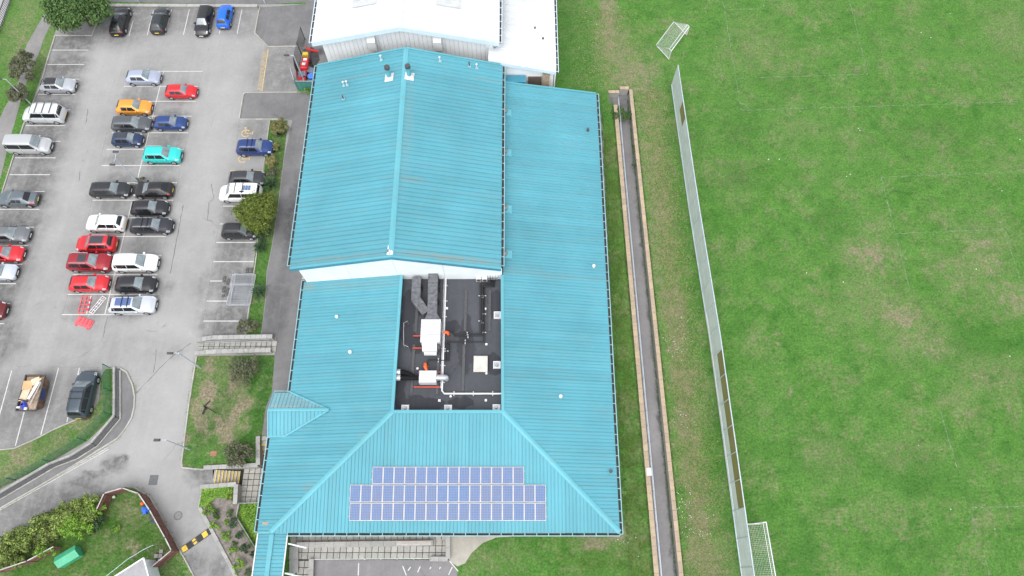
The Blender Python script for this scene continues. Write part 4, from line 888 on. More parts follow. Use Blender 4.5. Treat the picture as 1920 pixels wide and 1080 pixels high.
# entrance terrace below road level, with its steps
tz = TZ; slab_mesh = {}
def slabs(name_parent, poly_clip, z, size=(.6, .6), origin=(0, 0), limit=300, mat=None):
    "separate paving slabs laid on a bed, clipped by keeping those whose centres fall inside the outline"
    p = struct('paving', MB().sheet(poly_clip, z), M['slabdark']); ORG[p] = Vector((0, 0, 0))
    me = slab_mesh.get(size) or MB().bbox(-size[0] / 2 + .026, size[0] / 2 - .026, -size[1] / 2 + .026, size[1] / 2 - .026, 0, .06, .006).mesh('slab')
    slab_mesh[size] = me
    if not me.materials: me.materials.append(mat or M['slab'])
    def inside(x, y):
        c = False; n = len(poly_clip)
        for i in range(n):
            (x1, y1), (x2, y2) = poly_clip[i], poly_clip[i - 1]
            if (y1 > y) != (y2 > y) and x < (x2 - x1) * (y - y1) / (y2 - y1) + x1: c = not c
        return c
    x0 = min(q[0] for q in poly_clip); x1 = max(q[0] for q in poly_clip); y0 = min(q[1] for q in poly_clip); y1 = max(q[1] for q in poly_clip); k = 0
    for i in range(int((x1 - x0) / size[0]) + 1):
        for j in range(int((y1 - y0) / size[1]) + 1):
            x = x0 + (i + .5) * size[0]; y = y0 + (j + .5) * size[1]
            if inside(x, y) and k < limit: inst('slab', me, p, (x, y, z + random.uniform(0, .006)), (0, 0, random.uniform(-.008, .008))); k += 1
    return p
struct('terrace_base', MB().sheet(terr, tz - .02), M['slabdark'])
tX0, tY0 = at(455, 907, tz); tX1 = -22.9; tYb = at(460, 943, tz)[1]; tYt = at(495, 816, tz)[1]
lx = at(491, 850, tz)[0]
slabs(None, [(at(455, 900, tz)[0], tYb), (tX1, tYb), (tX1, at(490, 866, tz)[1]), (at(455, 900, tz)[0], at(455, 881, tz)[1])], tz, (.56, .56))
slabs(None, [(lx, at(490, 866, tz)[1] + .02), (tX1, at(490, 866, tz)[1] + .02), (tX1, at(490, 852, tz)[1]), (lx, at(490, 852, tz)[1])], tz, (.56, .56))
st = empty('steps', (*at(427, 893), tz), 'wide flight of concrete steps with yellow nosings going down from the road', 'steps')
nx = [at(399.5 + i * 6.3, 893, -i * .125)[0] for i in range(9)]
ya, yb = at(427, 907)[1], at(427, 881)[1]
for i in range(8):
    z = -(i) * .125
    s_ = obj('step', MB().box(nx[i] + .03, nx[i + 1] + .03, ya, yb, tz - .01, z - .0), M['concrete'], st); s_.data.name = 'step'
    obj('nosing', MB().box(nx[i + 1] - .05, nx[i + 1] + .035, ya + .02, yb - .02, z - .02, z + .004), M['yellowpaint'], s_)
    for k in range(1, 4): pass
sn = empty('steps', (lx + .4, at(490, 835)[1], tz), 'narrow flight of steps with three yellow nosings tight against the blue roof edge', 'steps')
ny = [at(495, q)[1] for q in (818, 826, 834.5, 842, 850)]
for i in range(4):
    s_ = obj('step', MB().box(lx - .1, -22.6, ny[i + 1] + .02, ny[i] + (.3 if i == 0 else .02), tz - .01, -i * .25 - .02), M['slab'], sn)
    if i: obj('nosing', MB().box(lx - .08, -22.62, ny[i + 1] - .02, ny[i + 1] + .11, -i * .25 - .04, -i * .25 - .012), M['yellowpaint'], s_)
wall_thing('grey wall beside the lawn at the top of the entrance steps, turning north along the building', pts([(382, 877), (484, 872), (484, 818)], .2), tz, .2, .28, .42, .8)
wall_thing('grey wall with broad coping on the shrub bed side of the entrance steps', pts([(376, 913), (443, 908), (441, 945)], .2), tz, .2, .28, .42, .8)
wall_thing('low pale kerb wall zigzagging through the planting south of the steps', pts([(446, 945), (441, 969), (476, 1027), (487, 1027)], -.1), tz, -.1, .2, .3, .9)
hr2 = empty('handrail', (*at(443, 944), tz), 'short metal handrail across the lower edge of the slab terrace', 'handrail')
a, b = at(444, 943.5, -.0), at(489, 942.5, -.0); obj('rail', MB().tube([(a[0], a[1], 0), (b[0], b[1], 0)], .03, 6), M['steel'], hr2)
for t in (0, .33, .66, 1): obj('post', MB().tube([(a[0] + (b[0] - a[0]) * t, a[1], tz), (a[0] + (b[0] - a[0]) * t, a[1], 0)], .025, 6), M['steel'], hr2)
M['soil'] = mat_asphalt('bark_mulch', (.22, .19, .175), [], [], mott=.4, dk=(.06, .05, .04), coarse=2.5)
patch('shrub_bed', [(382, 914), (441, 908), (446, 945), (440, 969), (475, 1028), (486, 1028), (486, 1150), (480, 1150), (375, 951)], M['soil'], .03)
struct('sunken_bed', MB().sheet(pts([(443, 944), (492, 943), (488, 1030), (476, 1030), (441, 969)], tz), tz + .02), M['soil'])

# ramp bridge between car park and footpath
wall_thing('upper concrete parapet of the short slab walkway off the car park', pts([(368, 638), (398, 633), (511, 631)], .75), 0, .75, .34, .46, .55)
wall_thing('lower concrete parapet of the short slab walkway above the lawn', pts([(364.5, 663), (396, 659.5), (508, 656.5)], .55), 0, .55, .34, .46, .55)
slabs(None, [at(372, 660), at(515, 660), at(515, 643), at(374, 643)], .04, (.55, .6))
for k in range(2): top('handrail', MB().tube([(*at(385, 640.5 + k * 3, .6 - k * .15), .6 - k * .15), (*at(505, 636.5 + k * 3, .6 - k * .15), .6 - k * .15)], .03, 6), M['steel'], ('upper' if k == 0 else 'lower') + ' steel rail fixed along the inside of the upper walkway parapet', 'handrail')

# terrace at the foot of the south wing
slabs(None, [at(545, 1049), at(840, 1049), at(840, 1013.5), at(545, 1013.5)], .02, (.6, .6)); 
slabs(None, [at(560, 1090), at(579, 1090), at(579, 1049.5), at(560, 1049.5)], .022, (.6, .6))
slabs(None, [at(545, 1013), at(838, 1013), at(838, 1000), at(545, 1000)], .021, (.6, .6))
wall_thing('long low grey planter wall under the south eave', pts([(556, 1022), (812, 1018)], .5), 0, .5, .4, .5, 1.2)
wall_thing('stained grey wall running south beside the covered walkway', pts([(551, 1024), (551, 1075)], .4), 0, .4, .7, .8, 1.2)
wall_thing('grey wall dividing the slab terrace from the lower car park', pts([(584, 1048), (582, 1110)], .45), 0, .45, .3, .45, 1.0)
wall_thing('pale wall with an L shaped end on the right of the slab terrace', pts([(840, 1003), (840, 1048), (806, 1048)], .45), 0, .45, .3, .42, .9)
bn = empty('bench', (*at(777, 1018, .6), .59), 'pale slatted bench top lying on the planter wall under the south eave', 'bench')
a, b = at(745, 1021, .66), at(808, 1014.5, .66)
for k in range(4): 
    w_ = (b[1] - a[1]) / 4; obj('slat', MB().bbox(a[0], b[0], a[1] + k * w_ + .01, a[1] + (k + 1) * w_ - .01, .6, .66, .01), simple('pale_bench_slat', (.5, .46, .42), .7, obj_var=.1), bn)
r3 = empty('handrail', (*at(590, 1049), 0), 'long thin metal handrail between the slab terrace and the lower car park', 'handrail')
a, b = at(590, 1049, .9), at(806, 1047, .9); obj('rail', MB().tube([(a[0], a[1], .9), (b[0], b[1], .9)], .03, 6), M['steel'], r3)
for i in range(8): t = i / 7; obj('post', MB().tube([(a[0] + (b[0] - a[0]) * t, a[1], 0), (a[0] + (b[0] - a[0]) * t, a[1], .9)], .025, 6), M['steel'], r3)

# low stone wall along the northern edge of the car park and the western road wall
wn_ = wall_thing('mossy low concrete wall along the top edge of the car park', pts([(190, 10), (483, 11)], .5), 0, .5, .3, .45, .95)
yp = empty('retaining_wall', (*at(217, 691, 0), 0), 'mossy concrete retaining wall curving between the grass verge and the road', 'wall')
pw = pts([(219, 691), (219, 782), (176, 833), (138, 857), (96, 873), (6, 926), (-40, 952)], .25)
for a, b in zip(pw[:-1], pw[1:]): obj('wall_face', MB().bar((a[0], a[1], .08), (b[0], b[1], .08), .5, .16), M['darkgrey'], yp)
run_of_blocks('coping_stone', [(p[0] - .32, p[1] + .16) for p in pw], .9, .22, .1, .25, M['concrete'], yp, .014); run_of_blocks('coping_stone', [(p[0] + .34, p[1] - .16) for p in pw], .9, .1, .0, .22, M['kerb'], yp, .014)
# green mesh fence on the verge
def mesh_fence(label, path, h, mat, lean=0, cell=.16, wire=.012, post_r=.045, group=None, z0=0, top_rail=True, cat='fence', hstep=None):
    t_ = empty('mesh_fence', (*path[0], z0), label, cat, group)
    for a, b in zip(path[:-1], path[1:]):
        L = math.hypot(b[0] - a[0], b[1] - a[1]); n = max(1, round(L / 2.6))
        for i in range(n):
            p = (a[0] + (b[0] - a[0]) * i / n, a[1] + (b[1] - a[1]) * i / n); q = (a[0] + (b[0] - a[0]) * (i + 1) / n, a[1] + (b[1] - a[1]) * (i + 1) / n)
            obj('post', MB().tube([(*p, z0), (*p, z0 + h + .05)], post_r, 6), mat, t_)
            m = MB(); nv = max(2, int(math.hypot(q[0] - p[0], q[1] - p[1]) / cell)); nh = int(h / (hstep or cell))
            for k in range(1, nv): t = k / nv; m.bar((p[0] + (q[0] - p[0]) * t, p[1] + (q[1] - p[1]) * t, z0 + .03), (p[0] + (q[0] - p[0]) * t, p[1] + (q[1] - p[1]) * t, z0 + h), wire)
            for k in range(nh + 1): zz = z0 + .05 + (h - .05) * k / nh; m.bar((*p, zz), (*q, zz), wire * (2 if k in (0, nh) else 1))
            obj('mesh_panel', m, mat, t_)
    return t_
mesh_fence('green wire mesh fence standing on the grass verge above the curving road', pts([(207, 690), (208, 778), (160, 826), (96, 866), (30, 900), (-30, 930)]), 1.5, M['fencegreen'], cell=.09, hstep=.16, wire=.012)
# ball-stop fence on the field: pale translucent sheets between posts
def mat_sheet(name, col, alpha):
    m = NT(name); m.col(m.mix(m.rng(m.noise(.8, 4), .3, .7), tuple(x * .85 for x in col), col)); m.rough(.6)
    tr = m.n('ShaderNodeBsdfTransparent'); mx = m.n('ShaderNodeMixShader'); mx.inputs[0].default_value = alpha
    m.l(tr.outputs[0], mx.inputs[1]); m.l(m.b.outputs[0], mx.inputs[2]); m.l(mx.outputs[0], m.t.nodes['Material Output'].inputs[0]); return m.m
M['palesheet'] = mat_sheet('pale_translucent_sheet', (.54, .61, .58), .92); M['mosssheet'] = mat_sheet('algae_stained_sheet', (.22, .18, .07), .85)
bf = empty('ball_stop_fence', (19.9, 56.7, 0), 'tall pale translucent barrier fence running the length of the playing field edge', 'fence')
fp = [(at(1259, 160)[0], at(1259, 160)[1]), at(1293, 400), at(1331, 640), at(1385, 1040), at(1396, 1120)]
def fpt(s_):
    tot = [0]
    for a, b in zip(fp[:-1], fp[1:]): tot.append(tot[-1] + math.hypot(b[0] - a[0], b[1] - a[1]))
    d = s_ * tot[-1]
    for i in range(len(fp) - 1):
        if d <= tot[i + 1] + 1e-6: t = (d - tot[i]) / (tot[i + 1] - tot[i]); return (fp[i][0] + (fp[i + 1][0] - fp[i][0]) * t, fp[i][1] + (fp[i + 1][1] - fp[i][1]) * t)
    return fp[-1]
NP = 23
for i in range(NP):
    p, q = fpt(i / NP), fpt((i + 1) / NP); h = 3.7
    obj('post', MB().tube([(*p, 0), (*p, h)], .045, 8), M['pole'], bf)
    pyx = 160 + (1120 - 160) * (i + .5) / NP
    for k in range(4):
        za, zb = .12 + k * (h - .2) / 4, .12 + (k + 1) * (h - .2) / 4 - .02
        brown = k >= 2 and (745 < pyx < 1010 or 235 < pyx < 300)
        t0, t1 = .012, .988
        A = (p[0] + (q[0] - p[0]) * t0, p[1] + (q[1] - p[1]) * t0); B = (p[0] + (q[0] - p[0]) * t1, p[1] + (q[1] - p[1]) * t1)
        m = MB(); nf = 8                                    # lightly corrugated sheet, 3 mm thick
        for j in range(nf):
            u0, u1 = j / nf, (j + 1) / nf; z0_, z1_ = za + (zb - za) * u0, za + (zb - za) * u1; o0, o1 = .02 * (j % 2), .02 * ((j + 1) % 2)
            m.add([(A[0] + o0, A[1], z0_), (B[0] + o0, B[1], z0_), (B[0] + o1, B[1], z1_), (A[0] + o1, A[1], z1_)], [(0, 1, 2, 3)])
        s_ = obj('sheet_panel', m, M['mosssheet'] if brown else M['palesheet'], bf)
        if brown: s_['label'] = 'brown algae stained panel near the top'
obj('post', MB().tube([(*fp[-1], 0), (*fp[-1], 3.7)], .045, 8), M['pole'], bf)
for zz, r_ in ((3.7, .06), (.1, .08)):
    obj('rail', MB().tube([(*fpt(i / 12), zz) for i in range(13)], r_, 8), M['pole'], bf, 50)
obj('kick_board', MB().bar((*fpt(.52), .22), (*fpt(.87), .22), .06, .3), M['white'], bf)

# goals
def goal(label, c, ang, W, Hh, D, Dt, tube_r=.055, cell=.22, rack=0):
    "W wide, Hh high, D deep at the ground, Dt deep at the top; opening faces local -Y"
    t_ = empty('football_goal', (c[0], c[1], 0), label, 'goal', 'football goals'); t_.rotation_euler = (0, 0, ang)
    def o(name, m, mat, sm=40):
        m.v = [(x + rack * y, y, z) for x, y, z in m.v]
        me = m.mesh(name); me.materials.append(mat); ob = bpy.data.objects.new(name, me); C.objects.link(ob); ob.parent = t_; smooth(ob, sm); return ob
    for sx in (-1, 1):
        o('post', MB().tube([(sx * W / 2, 0, 0), (sx * W / 2, 0, Hh)], tube_r, 8), M['white'])
        o('side_frame', MB().tube([(sx * W / 2, 0, Hh), (sx * W / 2, Dt, Hh), (sx * W / 2, D, .06), (sx * W / 2, 0, .06)], tube_r * .8, 8), M['white'])
    o('crossbar', MB().tube([(-W / 2, 0, Hh), (W / 2, 0, Hh)], tube_r, 8), M['white']); o('rear_bar', MB().tube([(-W / 2, D, .06), (W / 2, D, .06)], tube_r * .8, 8), M['white']); o('top_rear_bar', MB().tube([(-W / 2, Dt, Hh), (W / 2, Dt, Hh)], tube_r * .6, 8), M['white'])
    m = MB(); n = int(W / cell); prof = [(0, Hh), (Dt, Hh)] + [(Dt + (D - Dt) * t, Hh + (.06 - Hh) * t + (-.1 * math.sin(math.pi * t))) for t in (.25, .5, .75, 1)]
    for i in range(n + 1):
        x = -W / 2 + W * i / n
        for a, b in zip(prof[:-1], prof[1:]): m.bar((x, a[0], a[1]), (x, b[0], b[1]), .009)
    L = [0]
    for a, b in zip(prof[:-1], prof[1:]): L.append(L[-1] + math.hypot(b[0] - a[0], b[1] - a[1]))
    k = int(L[-1] / cell)
    for j in range(k + 1):
        d = L[-1] * j / k
        for i in range(len(prof) - 1):
            if d <= L[i + 1] + 1e-6:
                t = (d - L[i]) / (L[i + 1] - L[i]); yy = prof[i][0] + (prof[i + 1][0] - prof[i][0]) * t; zz = prof[i][1] + (prof[i + 1][1] - prof[i][1]) * t; break
        m.bar((-W / 2, yy, zz), (W / 2, yy, zz), .009)
        if zz > .15:
            for sx in (-1, 1): m.bar((sx * W / 2, 0, zz), (sx * W / 2, yy, zz), .012)
    o('net', m, M['netwhite'])
    return t_
goal('small white goal with net standing askew beyond the top end of the pale fence', (21.22, 62.72), R(56), 4.7, 1.5, 2.43, .35, cell=.2, rack=.42)
goal('white goal with net backed against the lower end of the pale fence', (23.75, 2.2), R(92.5), 5.2, 2.1, 2.15, .3, cell=.16)

# ------------------------------------------------------------------ lamp posts
def lamp(px_top, base_px, label, h=5.2, kind='single'):
    x, y = at(*base_px); 
    t_ = empty('street_lamp', (x, y, 0), label, 'lamp post', 'car park lamp posts')
    obj('base_section', MB().tube([(x, y, 0), (x, y, .9)], .085, 10), M['pole'], t_, 40)
    obj('pole', MB().tube([(x, y, .9), (x, y, h)], [.065, .05], 10), M['pole'], t_, 40)
    heads = [(-.55, .0)] if kind == 'single' else [(-.1, .75), (-.1, -.75)]
    for dx, dy in heads:
        obj('arm', MB().tube([(x, y, h - .02), (x + dx * .6, y + dy * .6, h + .02)], .03, 6), M['pole'], t_)
        hd = obj('lamp_head', MB().add([(x + dx * 1.5 - .32, y + dy * 1.1 - .13, h), (x + dx * 1.5 + .32, y + dy * 1.1 - .13, h - .03), (x + dx * 1.5 + .32, y + dy * 1.1 + .13, h - .03), (x + dx * 1.5 - .32, y + dy * 1.1 + .13, h), (x + dx * 1.5 - .25, y + dy * 1.1 - .09, h + .12), (x + dx * 1.5 + .25, y + dy * 1.1 - .07, h + .09), (x + dx * 1.5 + .25, y + dy * 1.1 + .07, h + .09), (x + dx * 1.5 - .25, y + dy * 1.1 + .09, h + .12)], [(0, 3, 2, 1), (4, 5, 6, 7), (0, 1, 5, 4), (1, 2, 6, 5), (2, 3, 7, 6), (3, 0, 4, 7)]), M['darkgrey'], t_)
lamp(None, (262, 345), 'double headed lamp post rising from the small planter in the middle of the car park', 5.4, 'double')
lamp(None, (376, 690), 'lamp post at the top left corner of the sloping entrance lawn', 5.2)
lamp(None, (356, 843), 'lamp post at the lower left corner of the sloping entrance lawn', 5.2)
lamp(None, (58, 195), 'lamp post between the small trees and the pale camper van on the left', 4.6)
lamp(None, (572, 156), 'lamp post beside the fenced machinery yard at the roof corner', 5.0)
lamp(None, (262, 6), 'lamp post at the top edge wall behind the dark hatchback', 4.6)
lamp(None, (497, 6), 'lamp post at the top edge near the white sports hall', 4.6)

# ------------------------------------------------------------------ vehicles
VT = {  # length, half width, height, belt, hood z, nose z, cowl, windscreen top, roof rear, rear glass foot (fractions), half roof width
 'hatch': dict(L=4.15, w=.89, H=1.48, belt=.92, hood=.93, nose=.70, cw=0.285, wt=0.455, rr=0.85, rb=.972, wr=0.585),
 'city': dict(L=3.65, w=.83, H=1.50, belt=.90, hood=.93, nose=.72, cw=0.25, wt=0.41, rr=0.86, rb=.975, wr=0.55),
 'estate': dict(L=4.65, w=.91, H=1.48, belt=.92, hood=.92, nose=.68, cw=0.275, wt=0.43, rr=0.885, rb=.975, wr=0.6),
 'saloon': dict(L=4.55, w=.90, H=1.43, belt=.92, hood=.92, nose=.68, cw=0.285, wt=0.45, rr=.73, rb=.87, wr=.60),
 'coupe': dict(L=4.5, w=.93, H=1.5, belt=.96, hood=.95, nose=.72, cw=0.28, wt=0.47, rr=0.78, rb=.94, wr=0.57),
 'suv': dict(L=4.35, w=.92, H=1.65, belt=1.03, hood=1.05, nose=.82, cw=0.275, wt=0.425, rr=0.875, rb=.965, wr=0.62),
 'mpv': dict(L=4.55, w=.92, H=1.66, belt=.98, hood=1.0, nose=.72, cw=0.235, wt=0.405, rr=0.915, rb=.98, wr=0.65),
 'van': dict(L=5.0, w=.96, H=1.95, belt=1.1, hood=1.12, nose=.8, cw=0.19, wt=0.335, rr=.965, rb=.985, wr=.76),
}
def lerp(a, b, t): return a + (b - a) * t
class Car:
    def __init__(s, k):
        p = dict(VT[k]); s.p = p; L, w = p['L'], p['w']
        def st(f, wf, zs, belt, topz, wr, crown=.02):
            ww = w * wf
            lowz = zs + .14 * min(1, wf)
            edge = topz - (.03 if topz < belt + .25 else .055)
            return (L / 2 - f * L, [(ww * .93, zs), (ww, lowz), (ww * 1.0, lerp(lowz, belt, .55)), (ww * .985, belt - .06), (ww * .945, belt), (wr, edge), (wr * .84, topz), (wr * .4, topz + crown), (0, topz + crown)])
        H = p['H']; b = p['belt']; hz = p['hood']; nz = p['nose']; wr = p['wr'] * .96
        mid = .5 * (p['wt'] + p['rr'])
        s.st = [st(0, .58, .32, nz - .18, nz - .14, w * .42, 0), st(.012, .76, .26, nz - .08, nz - .04, w * .58, .01), st(.045, .90, .22, nz, nz + .035, w * .68), st(.10, .98, .2, lerp(nz, b, .45), lerp(nz, hz, .6) + .02, w * .72, .03),
                st(.18, 1, .2, lerp(nz, b, .8), lerp(nz, hz, .88) + .02, w * .74, .035), st(p['cw'], 1, .2, b, hz + .02, w * .79, .03),
                st(p['wt'], 1, .2, b, H - .02, wr * .96, .02), st(lerp(p['wt'], mid, .5), 1, .2, b + .005, H, wr, .025), st(mid, 1, .2, b + .01, H, wr, .03), st(lerp(mid, p['rr'], .6), 1, .2, b + .015, H - .01, wr * .99, .03),
                st(p['rr'], .985, .2, b + .02, H - .05, wr * .93, .02), st(p['rb'], .93, .24, b - .02, b + (.08 if p['rb'] > .93 else .04), w * .74, .02),
                st(.988 if p['rb'] < .982 else .993, .86, .28, b - .10, b - .02, w * .66, .01), st(1, .72, .34, b - .22, b - .16, w * .55, 0)]
        s.cw, s.wt, s.rr, s.rb = [L / 2 - p[q] * L for q in ('cw', 'wt', 'rr', 'rb')]
        # fair the outline with a gentle spline through the stations
        base = s.st; xs_ = [q[0] for q in base]; out = []
        def tang(i, r, c):
            if i == 0 or i == len(base) - 1: return 0
            d0 = (base[i][1][r][c] - base[i - 1][1][r][c]) / (xs_[i] - xs_[i - 1]); d1 = (base[i + 1][1][r][c] - base[i][1][r][c]) / (xs_[i + 1] - xs_[i])
            return 0 if d0 * d1 <= 0 else 2 * d0 * d1 / (d0 + d1)
        for i in range(len(base) - 1):
            for q in range(3):
                t = q / 3; h = xs_[i + 1] - xs_[i]; rows = []
                for r in range(9):
                    v = []
                    for c in (0, 1):
                        a, b = base[i][1][r][c], base[i + 1][1][r][c]; m0, m1 = tang(i, r, c) * h, tang(i + 1, r, c) * h
                        v.append((2 * t**3 - 3 * t**2 + 1) * a + (t**3 - 2 * t**2 + t) * m0 + (3 * t**2 - 2 * t**3) * b + (t**3 - t**2) * m1)
                    rows.append(tuple(v))
                out.append((xs_[i] + h * t, rows))
        out.append(base[-1]); s.st = out
    def ev(s, x, r, side):
        st = s.st
        for i in range(len(st) - 1):
            if x <= st[i][0] and x >= st[i + 1][0] - 1e-6: break
        t = (st[i][0] - x) / max(1e-6, st[i][0] - st[i + 1][0]); k = min(int(r), 7); f = r - k
        def g(row): return lerp(row[k][0], row[k + 1][0], f), lerp(row[k][1], row[k + 1][1], f)
        (y0, z0), (y1, z1) = g(st[i][1]), g(st[i + 1][1]); return Vector((x, side * lerp(y0, y1, t), lerp(z0, z1, t)))
    def body(s):
        m = MB(); n = len(s.st)
        for x, rows in s.st:
            for y, z in rows: m.v.append((x, -y, z))
            for y, z in rows[-2::-1]: m.v.append((x, y, z))
        k = 17
        for i in range(n - 1):
            for j in range(k - 1): m.f.append((i * k + j, (i + 1) * k + j, (i + 1) * k + j + 1, i * k + j + 1))
            m.f.append((i * k, i * k + k - 1, (i + 1) * k + k - 1, (i + 1) * k))
        m.f.append(tuple(range(k))); m.f.append(tuple((n - 1) * k + j for j in reversed(range(k)))); return m
    def patch(s, xa0, xa1, xb0, xb1, r0, r1, side, off=.012, nx=4, nr=2):
        "panel following the body: bottom edge xa0..xa1 at row r0, top edge xb0..xb1 at row r1"
        m = MB(); P = []
        for j in range(nr + 1):
            v = j / nr; r = lerp(r0, r1, v)
            for i in range(nx + 1):
                u = i / nx; x = lerp(lerp(xa0, xa1, u), lerp(xb0, xb1, u), v); q = s.ev(x, r, side); P.append(q)
        c = Vector((0, 0, .55))
        for i, q in enumerate(P):
            d = Vector((0, q.y, max(0, q.z - .5))); d = d.normalized() if d.length else Vector((0, 0, 1)); m.v.append(tuple(q + d * off))
        for j in range(nr):
            for i in range(nx):
                a = j * (nx + 1) + i; f = (a, a + 1, a + nx + 2, a + nx + 1); m.f.append(f if side > 0 else f[::-1])
        return m
    def across(s, x0, x1, rr, off=.012, nx=3, ny=8, y_in=1):
        "panel across the top of the car between x0 and x1, out to row rr on both sides"
        m = MB()
        for i in range(nx + 1):
            x = lerp(x0, x1, i / nx)
            for j in range(ny + 1):
                u = -1 + 2 * j / ny; q = s.ev(x, lerp(8, rr, abs(u)), 1 if u >= 0 else -1); m.v.append((q.x + (0), q.y, q.z + off))
        for i in range(nx):
            for j in range(ny): a = i * (ny + 1) + j; m.f.append((a, a + ny + 1, a + ny + 2, a + 1))
        return m

def paint(name, col, metal=.2, rough=.3):
    m = NT(name); n = m.noise(6, 3); m.col(m.mix(m.rng(n, .4, .7, 0, .12), col, tuple(min(1, c * .8 + .02) for c in col))); m.rough(rough); m.b.inputs['Metallic'].default_value = metal
    m.b.inputs['Coat Weight'].default_value = .35; m.b.inputs['Coat Roughness'].default_value = .08; return m.m
M['carglass'] = simple('car_glass', (.19, .225, .24), .12, var=.3, scale=1.5, spec=1.0); M['sideglass'] = simple('tinted_side_glass', (.012, .014, .016), .15, spec=.6)  # windscreen: sky reflection and cabin tone put into its pale base colour
M['tyre'] = simple('tyre_rubber', (.018, .018, .018), .85); M['rim'] = simple('alloy_rim', (.45, .46, .48), .35, .6)
M['hl'] = simple('headlight_glass', (.6, .64, .68), .12, spec=.9); M['tl'] = simple('red_tail_light', (.4, .008, .01), .2); M['plate_w'] = simple('white_number_plate', (.7, .7, .68), .5, var=.02); M['plate_y'] = simple('yellow_number_plate', (.7, .48, .05), .5, var=.02)
PROTO = {}
def car_meshes(k):
    "all part meshes of one body type, built once and shared"
    if k in PROTO: return PROTO[k]
    c = Car(k); p = c.p; L, w, H = p['L'], p['w'], p['H']; D = {}
    def me(m, nm): return m.mesh(nm)
    D['body'] = me(c.body(), 'car_body')
    D['windscreen'] = me(c.across(lerp(c.cw, c.wt, .06), lerp(c.cw, c.wt, .95), 5.35), 'windscreen')
    D['rear'] = me(c.across(lerp(c.rr, c.rb, .12), lerp(c.rr, c.rb, .86), 5.5), 'rear_window')
    mid = lerp(c.wt, c.rr, .42); D['side'] = []
    for s_ in (1, -1):
        D['side'].append(me(c.patch(lerp(c.cw, c.wt, .42), mid + .03, c.wt - .07, mid + .03, 4.12, 4.86, s_), 'side_window'))
        D['side'].append(me(c.patch(mid - .03, c.rr + .32 if k in ('van', 'mpv', 'estate', 'suv') else c.rr + .22, mid - .03, c.rr + .22, 4.12, 4.86, s_), 'side_window'))
        if k in ('van', 'mpv', 'estate', 'suv'): D['side'].append(me(c.patch(c.rr + .27, c.rr - .04, c.rr + .17, c.rr + .06, 4.14, 4.82, s_), 'side_window'))
    D['hl'] = [me(c.patch(L / 2 - .03 * L, L / 2 - .115 * L, L / 2 - .035 * L, L / 2 - .1 * L, 2.9, 4.7, s_, .014), 'headlight') for s_ in (1, -1)]
    D['tl'] = [me(c.patch(c.rb - .0, -L / 2 + .012 * L, c.rb + .02, -L / 2 + .014 * L, 2.6, 4.5, s_, .014), 'tail_light') for s_ in (1, -1)]
    g = MB(); g.bbox(L / 2 - .08, L / 2 + .016, -w * .5, w * .5, p['nose'] - .26, p['nose'] - .10, .02); D['grille'] = me(g, 'grille')
    g = MB().bbox(L / 2 - .12, L / 2 + .03, -w * .62, w * .62, .26, .46, .03); D['bumper_f'] = me(g, 'bumper'); g = MB().bbox(-L / 2 - .03, -L / 2 + .1, -w * .72, w * .72, .28, .42, .03); D['bumper_r'] = me(g, 'bumper')
    D['plate_f'] = me(MB().box(L / 2 + .03, L / 2 + .045, -.26, .26, .36, .48), 'number_plate'); D['plate_r'] = me(MB().add([(-L / 2 - .035, -.26, .50), (-L / 2 - .035, .26, .50), (-L / 2 + .02, .26, .64), (-L / 2 + .02, -.26, .64), (-L / 2 + .03, -.26, .50), (-L / 2 + .03, .26, .50)], [(0, 3, 2, 1), (0, 4, 3), (1, 2, 5), (0, 1, 5, 4), (3, 4, 5, 2)]), 'number_plate')
    r_ = .31 if k in ('city', 'hatch') else .34
    xf, xr = L / 2 - .19 * L, -L / 2 + .185 * L; D['wheelpos'] = [(xf, 1), (xf, -1), (xr, 1), (xr, -1)]; D['r'] = r_
    t = MB().tube([(0, -.13, 0), (0, -.11, 0), (0, .09, 0), (0, .115, 0)], [r_ - .03, r_, r_, r_ - .04], 20); D['tyre'] = me(t, 'tyre')
    rm = MB().tube([(0, .09, 0), (0, .122, 0)], [r_ * .66, r_ * .62], 20)
    for q in range(5):
        a = q * math.tau / 5; rm.bar((0, .125, 0), (r_ * .58 * math.cos(a), .125, r_ * .58 * math.sin(a)), .05, .02)
    D['rim'] = me(rm, 'rim')
    ar = MB(); n = 18
    for q in range(n): pass
    D['arch'] = me(MB().tube([(0, 0, 0), (0, .02, 0)], r_ + .055, 22), 'wheel_arch')
    D['w'] = w; D['mirror'] = [me(MB().bbox(c.wt + (c.cw - c.wt) * .55 - .1, c.wt + (c.cw - c.wt) * .55 + .1, (s_ * (w + .02)) - .11, (s_ * (w + .02)) + .11, p['belt'] + .0, p['belt'] + .15, .04), 'wing_mirror') for s_ in (1, -1)]
    D['rail'] = [me(MB().tube([(lerp(c.wt, c.rr, .08), s_ * p['wr'] * .93, H - .01), (lerp(c.wt, c.rr, .14), s_ * p['wr'] * .93, H + .055), (lerp(c.wt, c.rr, .86), s_ * p['wr'] * .92, H + .045), (lerp(c.wt, c.rr, .94), s_ * p['wr'] * .9, H - .03)], .028, 6), 'roof_rail') for s_ in (1, -1)]
    D['sunroof'] = me(c.across(lerp(c.wt, c.rr, .10), lerp(c.wt, c.rr, .52), 6.35, .014), 'sunroof'); D['pano'] = me(c.across(lerp(c.wt, c.rr, .05), lerp(c.wt, c.rr, .80), 6.25, .014, nx=6), 'sunroof')
    D['roofskin'] = me(c.across(c.wt - .02, c.rr + .02, 5.1, .008, nx=6), 'roof_skin'); D['sill'] = [me(c.patch(xf - r_ - .05, xr + r_ + .05, xf - r_ - .05, xr + r_ + .05, 0.1, 1.15, s_, .02, 6, 1), 'sill_trim') for s_ in (1, -1)]
